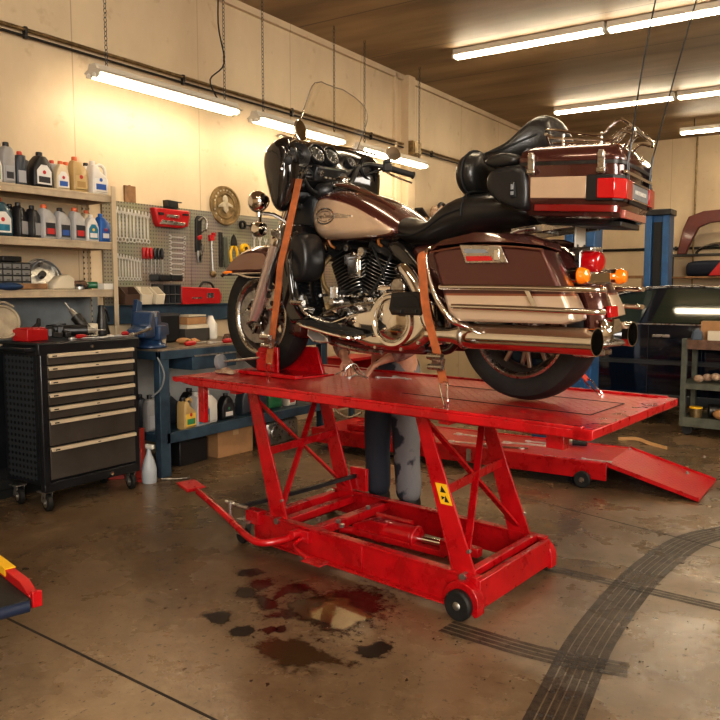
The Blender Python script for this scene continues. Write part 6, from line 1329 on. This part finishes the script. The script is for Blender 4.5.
MB().box((-.56,-.879,.62),(.006,.006,.70)).box((.62,-.875,.62),(.006,.006,.66)).box((-1.3,-.875,.7),(.006,.006,.4)).to('door_seam', matblack, car)
MB().box((-.44,-.893,.86),(.16,.02,.03)).to('door_handle', chromed, car, bev=.006)
MB().box((-.2,-.85,.24),(2.4,.06,.10)).to('sill', mat('dull_moulding', (.05,.055,.06)), car, bev=.01)
for x in (-1.42,1.18):
    for y in (-.80,.80):
        w = MB().lathe([(.19,-.09),(.26,-.10),(.31,-.08),(.32,-.03),(.32,.03),(.31,.08),(.26,.10),(.19,.09)], (x,y,.32), (0,1,0), 36, closed=True).to('tire', rubber, car)
        mb = MB(); mb.lathe([(.19,-.07),(.05,-.05),(.001,-.05)], (x,y,.32), (0,1 if y < 0 else -1,0), 30, cap=False)
        for k in range(7): a = 2*pi*k/7; mb.bar((x+.03*cos(a),y*1.07,.32+.03*sin(a)),(x+.19*cos(a),y*1.09,.32+.19*sin(a)),.04,.02,up=(0,1,0))
        mb.to('wheel_rim', steel, w)
MB().box((.60,-.95,1.0),(.12,.14,.09)).to('door_mirror', carpaint, car, bev=.02)
MB().box((1.84,-.55,.66),(.06,.34,.13)).to('headlight', mat('headlight', (.5,.5,.48), .1, .3, 1), car, bev=.02); MB().box((-2.10,-.6,.74),(.05,.36,.14)).to('tail_lamp', redlens, car, bev=.02)

# ------------------------------------------------------------------ utility cart at the right edge
uc = thing('utility_cart', 'grey-green steel utility cart at the right edge in front of the dark car', 'cart', (-1.45,7.38,0), -.05)
for z, m in ((.85,rustm),(.475,oldgreen),(.155,oldgreen)):
    MB().box((.42,.21,z-.006),(.84,.42,.012)).box((.42,.004,z-.03),(.84,.010,.085 if z > .8 or z < .3 else .05)).box((.004,.21,z-.03),(.010,.42,.085)).box((.836,.21,z-.03),(.010,.42,.085)).to('tray', [m], uc, bev=.002)
for x in (.02,.82):
    for y in (.02,.40): MB().box((x,y,.49),(.045,.045,.76)).to('post', oldgreen, uc, bev=.003)
for x in (.06,.78):
    for y in (.05,.37):
        w = MB().lathe([(.01,-.016),(.044,-.018),(.05,-.01),(.05,.01),(.044,.018),(.01,.016)], (x,y,.05), (0,1,0), 20).to('caster_wheel', rubber, uc); MB().box((x,y,.105),(.05,.05,.012)).box((x,y+.025,.08),(.035,.004,.06)).box((x,y-.025,.08),(.035,.004,.06)).to('caster_fork', darksteel, w)
def WU(x, y, z): c, s = cos(-.05), sin(-.05); return (-1.45+c*x-s*y, 7.38+s*x+c*y, z)
t = thing('cardboard_box', 'orange-brown cardboard box on top of the utility cart', 'box', WU(.26,.26,.852), .02)
MB().box((0,0,.085),(.30,.20,.17)).to('carton', cardboard, t, bev=.003); MB().box((0,0,.171),(.30,.05,.002)).to('packing_tape', mat('packing_tape', (.45,.30,.16)), t)
one('white_carton', MB().box((0,0,.045),(.20,.09,.09)).box((0,-.0465,.05),(.12,.002,.04)), creamp, WU(.30,.08,.852), .05, 'small cream carton in front of the cardboard box on the utility cart', 'box', bev=.002)
t = thing('work_boots', 'pair of dark blue-grey rubber knee pads on the corner of the utility cart', 'pads', WU(.10,.09,.852), .2); t.name = 'knee_pads'
for k in (0,1): MB().pillow([(-.05,0),(.05,0),(.045,.08),(.01,.11),(-.035,.09)], [(-.04+k*.09-.04,.8),(-.03+k*.09-.04,1),(.02+k*.09-.04,1),(.03+k*.09-.04,.8)]).to('pad', mat('slate_rubber', (.05,.07,.10), .5), t, bev=.006)
mb = MB(); [mb.sph((-.10+.07*k,.02*(k%2),.03+.012*(k%3)),(.045,.045,.035),10) for k in range(5)]; one('shop_rags', mb, ragm, WU(.22,.14,.477), 0, 'heap of stained cream rags on the middle tray of the utility cart', 'rags')
t = thing('grease_tub', 'round yellow-brown tub on the bottom tray of the utility cart', 'tub', WU(.11,.12,.158), 0); MB().lathe([(.05,0),(.055,.08),(.001,.08)], (0,0,0), (0,0,1), 18).to('tub', brass, t); MB().lathe([(.057,.08),(.057,.095),(.001,.097)], (0,0,0), (0,0,1), 18).to('lid', yellow, t)
one('dark_motor', MB().cyl((-.08,0,.06),(.08,0,.06),.06,n=18).cyl((.08,0,.06),(.14,0,.06),.015,n=10), darksteel, WU(.28,.20,.158), .3, 'dark cylindrical motor on the bottom tray of the utility cart', 'motor', bev=.004)
one('tan_pouch', MB().sph((0,0,.05),(.08,.06,.05),12), mat('tan_leather', (.42,.22,.09)), WU(.34,.08,.156), 0, 'tan pouch at the front of the bottom tray of the utility cart', 'pouch')
t = thing('paint_can', 'white labelled can near the right edge on the bottom tray of the cart', 'can', WU(.45,.07,.158), 0); MB().cyl((0,0,0),(0,0,.10),.045,n=20).to('can', steel, t); MB().cyl((0,0,.015),(0,0,.085),.0458,n=20,cap=False).to('label', W, t)
one('blue_bundle', MB().sph((0,0,.06),(.16,.10,.06),12), mat('blue_cloth', (.02,.05,.12)), WU(.55,.25,.477), 0, 'dark blue bundle at the back of the middle tray of the utility cart', 'bundle')

# ------------------------------------------------------------------ shelves by the far wall
fs = thing('wall_shelf', 'dark steel shelf unit against the far wall behind the car', 'shelving', (-2.0,13.62,0), 0)
for z in (1.85,1.49,1.05,.5): MB().box((0,0,z),(1.9,.45,.03)).to('shelf_board', [wood if z < 1.8 else darksteel], fs, bev=.003)
for x in (-.92,.92):
    for y in (-.2,.2): MB().box((x,y,.94),(.045,.045,1.87)).to('post', darksteel, fs)
t = thing('maroon_fairing', 'large maroon body panel with an arched opening standing on the far shelf', 'body panel', (-2.02,13.60,1.866), 0)
arc = [(-.78,0),(-.70,.40),(-.62,.60),(-.40,.68),(0,.70),(.40,.68),(.62,.60),(.70,.40),(.78,0),(.62,0),(.52,.42),(.30,.49),(0,.51),(-.30,.49),(-.46,.42),(-.60,.12),(-.64,0)]
MB().prism(arc, -.05, .05).to('panel', maroon, t, bev=.015)
t = thing('black_fender', 'black curved fender lying inside the arch of the maroon panel', 'fender', (-2.12,13.45,1.866), 0)
MB().loft([[(.36*cos(a),y,.17*sin(a)*(1-.3*abs(y)/.1)) for y in (-.09,-.05,0,.05,.09)] for a in [pi*k/14 for k in range(15)]], cap=False, wrap=False).to('shell', glossblack, t, solid=.01)
t = thing('duffel_bag', 'black and red duffel bag on the second board of the far shelf', 'bag', (-2.25,13.5,1.505), 0)
MB().lx([(-.38,.0,.20,.10),(-.33,0,.25,.14),(0,0,.26,.15),(.28,0,.25,.14),(.33,0,.20,.10)], n=14).to('bag', mat('navy_fabric', (.01,.014,.03), .8), t, sub=1); MB().prism([(-.02,.01),(.30,.01),(.32,.24),(.16,.25)], -.165, -.155).to('red_flash', redplastic, t)
one('cream_board', MB().box((0,0,.12),(.5,.03,.24),(.15,0,0)), creamp, (-1.55,13.55,1.505), 0, 'cream panel standing at the right end of the second far shelf board', 'panel')
t = thing('wooden_rack', 'low wooden rack with dark boxes beside the far wall, above the car roof', 'rack', (-3.55,12.6,0), 0)
MB().box((0,0,1.49),(1.1,.4,.04)).box((0,0,1.10),(1.1,.4,.04)).box((.52,0,.74),(.06,.38,1.48)).box((-.52,0,.74),(.06,.38,1.48)).to('frame', wood, t, bev=.004)
for i, (x, w_) in enumerate(((-.25,.3),(.12,.25),(.36,.16))): one('dark_box', MB().box((0,0,.11),(w_,.26,.22)), [matblack, rustm, maroon][i], (-3.55+x,12.6,1.122), 0, ['black box','rusty brown box','maroon box'][i]+' inside the low wooden rack by the far wall', 'box', bev=.006)

# ------------------------------------------------------------------ oil on the floor
def foamm():
    m = mat('golden_oil_foam', (.45,.33,.10), .15, .2, 1); nt = m.node_tree; N = nt.nodes; L = nt.links; b = N['Principled BSDF']
    g = N.new('ShaderNodeNewGeometry'); v = N.new('ShaderNodeTexVoronoi'); v.inputs['Scale'].default_value = 90; L.new(g.outputs['Position'], v.inputs['Vector'])
    n = N.new('ShaderNodeTexNoise'); n.inputs['Scale'].default_value = 9; n.inputs['Detail'].default_value = 6; L.new(g.outputs['Position'], n.inputs['Vector'])
    r = N.new('ShaderNodeValToRGB'); L.new(n.outputs['Fac'], r.inputs['Fac']); e = r.color_ramp.elements; e[0].position = .42; e[0].color = (.05,.03,.012,1); e[1].position = .62; e[1].color = (.17,.12,.035,1); L.new(r.outputs['Color'], b.inputs['Base Color'])
    bp = N.new('ShaderNodeBump'); bp.inputs['Strength'].default_value = .8; bp.inputs['Distance'].default_value = .004; L.new(v.outputs['Distance'], bp.inputs['Height']); L.new(bp.outputs['Normal'], b.inputs['Normal'])
    at = N.new('ShaderNodeVertexColor'); at.layer_name = 'edge'; a = N.new('ShaderNodeMath'); a.operation = 'ADD'; L.new(n.outputs['Fac'], a.inputs[0]); L.new(at.outputs['Color'], a.inputs[1])
    q = N.new('ShaderNodeMapRange'); L.new(a.outputs[0], q.inputs['Value']); q.inputs['From Min'].default_value = .60; q.inputs['From Max'].default_value = .76
    t = N.new('ShaderNodeBsdfTransparent'); mx = N.new('ShaderNodeMixShader'); L.new(q.outputs['Result'], mx.inputs[0]); L.new(t.outputs[0], mx.inputs[1]); L.new(b.outputs[0], mx.inputs[2]); L.new(mx.outputs[0], N['Material Output'].inputs[0]); return m
def blob(name, pts, m, z, lab, par=None, h=.0015, seed=1, jag=.12):
    r = random.Random(seed); P = catmull([(x,y,0) for x, y in pts], 8, True); c = sum(P, V())/len(P); mb = MB()
    KS = (1.6,1.1,.8,.5,.2); RR = []
    for k in KS: RR.append([mb.bm.verts.new(V((c.x+(p.x-c.x)*k,c.y+(p.y-c.y)*k,z+(0 if k > 1.1 else h)))) for p in P])
    mb.skinr(RR, cap=False); cc = mb.bm.verts.new(V((c.x,c.y,z+h)))
    for j in range(len(P)): mb.f([RR[-1][j], RR[-1][(j+1)%len(P)], cc])
    n = len(P); o = mb.to(name, m, par)
    ca = o.data.color_attributes.new('edge','FLOAT_COLOR','POINT')
    for i, v in enumerate(o.data.vertices):
        k = (-.18,.08,.26,.4,.4,.4)[min(i//n,5)]; ca.data[i].color = (k,k,k,1)
    if par is None: tag(o, lab, 'oil puddle')
    return o
pud = blob('oil_puddle', [(-1.995,2.318),(-1.975,2.401),(-1.978,2.497),(-1.953,2.591),(-1.925,2.662),(-1.872,2.738),(-1.806,2.782),(-1.715,2.736),(-1.647,2.643),(-1.634,2.546),(-1.639,2.410),(-1.657,2.356),(-1.741,2.353),(-1.818,2.378),(-1.881,2.382),(-1.931,2.348)], oilred, .0012, 'large red-brown oil puddle with golden foam in front of the red lift base', seed=3)
blob('oil_foam', [(-1.876,2.467),(-1.873,2.554),(-1.815,2.618),(-1.700,2.596),(-1.634,2.546),(-1.644,2.418),(-1.662,2.363),(-1.746,2.360)], foamm(), .003, '', pud, seed=5)
blob('oil_stain', [(-1.989,2.465),(-1.951,2.553),(-1.888,2.595),(-1.861,2.489),(-1.812,2.383),(-1.881,2.394)], brownoil, .0028, '', pud, seed=6)
blob('oil_puddle', [(-1.858,2.112),(-1.832,2.178),(-1.790,2.186),(-1.753,2.231),(-1.648,2.203),(-1.501,2.163),(-1.587,2.133),(-1.619,2.059),(-1.672,2.041),(-1.748,2.062),(-1.815,2.073)], brownoil, .0012, 'dark brown oil puddle nearest the camera, below the large one', seed=10, jag=.07)
blob('oil_puddle', [(-2.167,2.461),(-2.114,2.471),(-2.038,2.445),(-2.019,2.384),(-2.066,2.377)], oilred, .0012, 'small red-brown oil spot left of the large puddle', seed=11, jag=.07)
blob('oil_puddle', [(-2.131,2.593),(-2.128,2.652),(-2.086,2.679),(-2.018,2.641),(-2.027,2.581),(-2.070,2.552),(-2.072,2.447),(-2.099,2.507)], oilred, .0012, 'red-brown oil spot above the large puddle', seed=12, jag=.07)
blob('oil_puddle', [(-2.431,2.644),(-2.390,2.702),(-2.337,2.691),(-2.330,2.634),(-2.388,2.596)], oil, .0012, 'dark oil spot beside the swivel castor of the red lift', seed=13, jag=.07)
blob('oil_puddle', [(-2.281,2.466),(-2.253,2.512),(-2.186,2.476),(-2.185,2.423),(-2.236,2.416)], oil, .0012, 'grey-black oil spot left of the red-brown ones', seed=14, jag=.07)
blob('oil_puddle', [(-2.293,2.571),(-2.248,2.629),(-2.194,2.593),(-2.194,2.524),(-2.245,2.517)], oilred, .0012, 'dark red oil spot below the pedal pivot', seed=15, jag=.07)
blob('oil_puddle', [(-2.210,2.209),(-2.163,2.265),(-2.109,2.230),(-2.096,2.171),(-2.149,2.159)], oil, .0012, 'lone dark oil spot at the far left of the spill', seed=16, jag=.07)
blob('oil_puddle', [(-2.029,2.151),(-1.999,2.203),(-1.955,2.200),(-1.933,2.152),(-1.984,2.118)], oil, .0012, 'flat dark oil spot between the lone spot and the nearest puddle', seed=17, jag=.07)
blob('oil_puddle', [(-1.529,2.301),(-1.501,2.339),(-1.493,2.383),(-1.431,2.366),(-1.427,2.312),(-1.446,2.253),(-1.498,2.255)], oil, .0012, 'black oil spot right of the nearest puddle', seed=18, jag=.07)
blob('oil_puddle', [(-1.929,2.217),(-1.914,2.259),(-1.877,2.252),(-1.887,2.203)], oilred, .0012, 'tiny red-brown oil spot above the nearest puddle', seed=19, jag=.07)
blob('oil_puddle', [(-1.895,2.261),(-1.881,2.292),(-1.846,2.262),(-1.861,2.231)], oilred, .0012, 'second tiny red-brown oil spot above the nearest puddle', seed=20, jag=.07)
# ------------------------------------------------------------------ the mechanic behind the lift (lift frame, z from the floor)
pr = thing('person', 'mechanic in stained grey jeans and plaid shirt bending over behind the red lift', 'person', BW(0,0,0), RZ)
def skinmesh(name, nodes, edges, m, par, root=0, sub=2):
    me = bpy.data.meshes.new(name); me.from_pydata([n[:3] for n in nodes], edges, []); me.materials.append(m)
    o = bpy.data.objects.new(name, me); COL.objects.link(o); o.parent = par
    s = o.modifiers.new('skin','SKIN'); s.use_smooth_shade = True; s.branch_smoothing = .3
    for i, n in enumerate(nodes):
        r = n[3]; me.skin_vertices[0].data[i].radius = (r, r) if not isinstance(r, tuple) else r
        me.skin_vertices[0].data[i].use_root = (i == root)
    u = o.modifiers.new('sub','SUBSURF'); u.levels = u.render_levels = sub
    return o
N_ = []; E_ = []
def node(p, r, par=None):
    N_.append((*p, r)); i = len(N_)-1
    if par is not None: E_.append((par, i))
    return i
pel = node((1.235,-.63,.96), .12)
wa = node((1.23,-.585,1.08), .115, pel); ch = node((1.22,-.50,1.20), .125, wa); nb = node((1.215,-.42,1.27), .065, ch); ne = node((1.21,-.385,1.285), .05, nb)
hd = [ne]
for p, r in (((1.207,-.365,1.275),.062),((1.205,-.325,1.265),.082),((1.20,-.275,1.26),.086),((1.198,-.235,1.255),.062)): hd.append(node(p, r, hd[-1]))
def hand(wrist, wr, tgt, side, curl=.5):
    w = V(wrist); d = (V(tgt)-w).normalized(); up = V((0,0,1)); lat = d.cross(up).normalized()*side; dn = -up
    pm = node(tuple(w+d*.035), (.026,.020), wr); pk = node(tuple(w+d*.070+dn*.004), (.030,.016), pm)
    for k, (o, L1) in enumerate(((-.030,.030),(-.010,.034),(.010,.032),(.029,.025))):
        b0 = w+d*.082+lat*o+dn*.006
        a = node(tuple(b0), .0095, pk); b1 = b0+d*L1+dn*.014*(1+curl); c1 = b1+d*L1*.45+dn*.022*(1+.3*k/3)
        a2 = node(tuple(b1), .0088, a); a3 = node(tuple(c1), .0078, a2); node(tuple(c1+dn*.012-d*.006), .0066, a3)
    t0 = w+d*.035-lat*.030+dn*.008; a = node(tuple(t0), .012, pm); b1 = t0+d*.030-lat*.018+dn*.014; a2 = node(tuple(b1), .010, a); node(tuple(b1+d*.026+lat*.006+dn*.014), .008, a2)
arms = {}
for s, sh_, el, wr_, tg in ((1,(1.38,-.48,1.22),(1.43,-.36,1.02),(1.275,-.235,.935),(1.19,-.165,.89)), (-1,(1.06,-.47,1.22),(.95,-.43,1.00),(1.055,-.325,.935),(1.12,-.25,.89))):
    a = node(sh_, .058, ch); b = node(tuple((V(sh_)+V(el))/2), .048, a); c = node(el, .042, b); d = node(tuple((V(el)*.45+V(wr_)*.55)), .037, c); e = node(wr_, (.026,.022), d)
    hand(wr_, e, tg, s); arms[s] = (sh_, el, wr_)
legs = {}
for s, hx, kx, ax in ((1,1.325,1.345,1.36),(-1,1.145,1.13,1.125)):
    a = node((hx,-.63,.88), .092, pel); b = node((kx,-.58,.50), .060, a); c = node((kx*.5+ax*.5,-.61,.30), .056, b); d = node((ax,-.62,.09), .038, c)
    e = node((ax,-.56,.05), .036, d); node((ax+.01*s,-.45,.035), .032, e); legs[s] = (hx,kx,ax)
skinmesh('body', N_, E_, skin, pr)
# jeans: each leg loose, one continuous mesh
def cloth(nodes, edges, name, m, sub=2): return skinmesh(name, nodes, edges, m, pr, 0, sub)
jn = [(1.235,-.63,.98,.145),(1.235,-.63,.90,.15)]; je = [(0,1)]
for s in (1,-1):
    hx, kx, ax = legs[s]; i = len(jn)
    jn += [(hx,-.62,.80,.105),(kx*.5+hx*.5,-.60,.66,.096),(kx-.01,-.585,.50,.088),(kx*.5+ax*.5+.008,-.61,.33,.080),(ax-.006,-.615,.17,.082),(ax,-.61,.07,.076)]
    je += [(1,i)]+[(i+k,i+k+1) for k in range(5)]
def jeansm():
    m = mat('stained_jeans', (.03,.035,.05), .85, bump=.5, bs=120); nt = m.node_tree; N = nt.nodes; L = nt.links; b = N['Principled BSDF']
    tc = N.new('ShaderNodeTexCoord'); sx = N.new('ShaderNodeSeparateXYZ'); L.new(tc.outputs['Object'], sx.inputs[0])
    n = N.new('ShaderNodeTexNoise'); n.inputs['Scale'].default_value = 11; n.inputs['Detail'].default_value = 6; L.new(tc.outputs['Object'], n.inputs['Vector'])
    a = N.new('ShaderNodeMath'); a.operation = 'MULTIPLY_ADD'; a.inputs[1].default_value = .45; L.new(n.outputs['Fac'], a.inputs[0]); L.new(sx.outputs[0], a.inputs[2])
    r = N.new('ShaderNodeValToRGB'); L.new(a.outputs[0], r.inputs['Fac']); a2 = N.new('ShaderNodeMath'); a2.operation = 'SUBTRACT'; a2.inputs[1].default_value = .76; L.new(a.outputs[0], a2.inputs[0]); L.new(a2.outputs[0], r.inputs['Fac'])
    e = r.color_ramp.elements; e[0].position = .585; e[0].color = (.20,.20,.21,1); e[1].position = .625; e[1].color = (.032,.036,.05,1); L.new(r.outputs['Color'], b.inputs['Base Color']); return m
cloth(jn, je, 'jeans', jeansm())
sn = [(1.235,-.63,.99,.140),(1.23,-.59,1.08,.135),(1.22,-.50,1.20,.150),(1.215,-.44,1.255,.075)]; se = [(0,1),(1,2),(2,3)]
for s in (1,-1):
    sh_, el, wr_ = [V(q) for q in arms[s]]; i = len(sn)
    for p, r in ((sh_,.072),((sh_+el)/2,.062),(el,.056),(el*.5+wr_*.5,.050),(el*.18+wr_*.82,.040)): sn.append((*p, r))
    se += [(2,i)]+[(i+k,i+k+1) for k in range(4)]
cloth(sn, se, 'shirt', shirt)
hc = V((1.203,-.295,1.262)); q = MB().sph((hc+V((.0,-.02,.022))),(.092,.098,.085),16).to('hair', hairm, pr, sub=1)
f = V((-.02,1,-.25)).normalized()
mb = MB(); mb.sph(hc+f*.088+V((.004,0,-.008)),(.012,.020,.014),8); mb.to('nose', skin, pr)
mb = MB(); [mb.sph(hc+f*.076+V((s*.03,0,.012)),(.012,.010,.008),8) for s in (1,-1)]; mb.to('eyes', whitep, pr)
mb = MB(); [mb.sph(hc+V((s*.086,-.005,-.005)),(.010,.020,.028),8) for s in (1,-1)]; mb.to('ears', skin, pr)
MB().sph(hc+f*.078+V((0,0,-.042)),(.024,.010,.006),8).to('mouth', mat('lips', (.30,.10,.08), .5), pr)
for s in (1,-1):
    ax = legs[s][2]; MB().lx([(ax-.06,.0,.08,.05),(ax,.0,.10,.05)], n=10) if False else None
    b = MB(); rr = []
    for y, w, h in ((-.70,.035,.10),(-.68,.045,.13),(-.60,.05,.13),(-.53,.05,.085),(-.45,.05,.065),(-.41,.035,.05)): rr.append([(ax+w*c_, y, max(.0,h*.5+h*.5*s_)) for c_, s_ in [(cos(2*pi*k/12),sin(2*pi*k/12)) for k in range(12)]])
    b.loft(rr).to('shoe', blackp, pr, sub=1)
# small hardware under the mechanic's hands
tp_ = BW(1.15,-.14,ZT)
mb = MB(); mb.tube([(-.09,.0,.006),(-.03,.02,.04),(.02,.0,.055),(.08,-.03,.02),(.15,-.05,.006)], .004, n=6, sm=5).tube([(-.02,-.03,.004),(.0,-.02,.05),(.03,.01,.07),(.05,.03,.03),(.07,.05,.006)], .004, n=6, sm=5)
one('bent_cable', mb, chromed, tp_, 0, "bright bent cable under the mechanic's hands on the red deck", 'cable')
for i, (x, y, a) in enumerate(((1.02,-.20,.3),(1.10,-.08,1.9),(.98,-.30,-.5))):
    place_wrench(BW(x,y,ZT+.003), flat(a), .8, "%s small wrench lying on the red deck right of the mechanic's hands" % ORD[i])
# ------------------------------------------------------------------ repeated small parts become meshes of their own
SPL = {'bolt':'bolt','hinge_bolt':'hinge_bolt','head_bolt':'head_bolt','cover_bolt':'cover_bolt','bracket_bolt':'bracket_bolt','terminal':'terminal','bracket':'bracket','lock_plate':'lock_plate','door_seam':'door_seam','oil_filter':'oil_filter','engine_bolts':'engine_bolt','radio_knobs':'radio_knob','crossover_tube':'crossover_tube','eyes':'eye','ears':'ear','ignition_coil':'ignition_coil','clip':'clip','lamp_socket':'lamp_socket','engine_hoses':'engine_hose','rocker_switch':'rocker_switch','ratchet_spindle':'ratchet_spindle','caliper_cap':'caliper_cap','buttons':'button','clips':'clip','latch':'latch','boss':'boss','muffler_clamp':'muffler_clamp','loop':None,'handle_mark':'handle_mark','panel_trim':'panel_trim','ramp_slot':'ramp_slot','side_moulding':'side_moulding','glove':'glove','manuals':'manual','trunk_support':'trunk_support','floorboard_bracket':'floorboard_bracket','frame':None,'pictogram':None}
def split_loose(o, nm):
    bm = bmesh.new(); bm.from_mesh(o.data); bm.verts.ensure_lookup_table(); seen = {}; k = 0
    for v in bm.verts:
        if v.index in seen: continue
        stack = [v]; seen[v.index] = k
        while stack:
            a = stack.pop()
            for e in a.link_edges:
                b = e.other_vert(a)
                if b.index not in seen: seen[b.index] = k; stack.append(b)
        k += 1
    bm.free()
    if k < 2 or k > 60: o.name = nm; return
    me = o.data; groups = [[] for _ in range(k)]
    for p in me.polygons: groups[seen[p.vertices[0]]].append(p)
    for gi, ps in enumerate(groups):
        ids = sorted({i for p in ps for i in p.vertices}); mp_ = {i: j for j, i in enumerate(ids)}
        m2 = bpy.data.meshes.new(nm); m2.from_pydata([me.vertices[i].co[:] for i in ids], [], [[mp_[i] for i in p.vertices] for p in ps])
        for mt_ in me.materials: m2.materials.append(mt_)
        for p in m2.polygons: p.use_smooth = True
        m2.set_sharp_from_angle(angle=R(38))
        if gi == 0: o.data = m2; o.name = nm
        else:
            c = o.copy(); c.data = m2; COL.objects.link(c); c.name = nm
for o in list(bpy.data.objects):
    if o.type != 'MESH' or o.parent is None: continue
    b = o.name.split('.')[0]
    if SPL.get(b): split_loose(o, SPL[b])
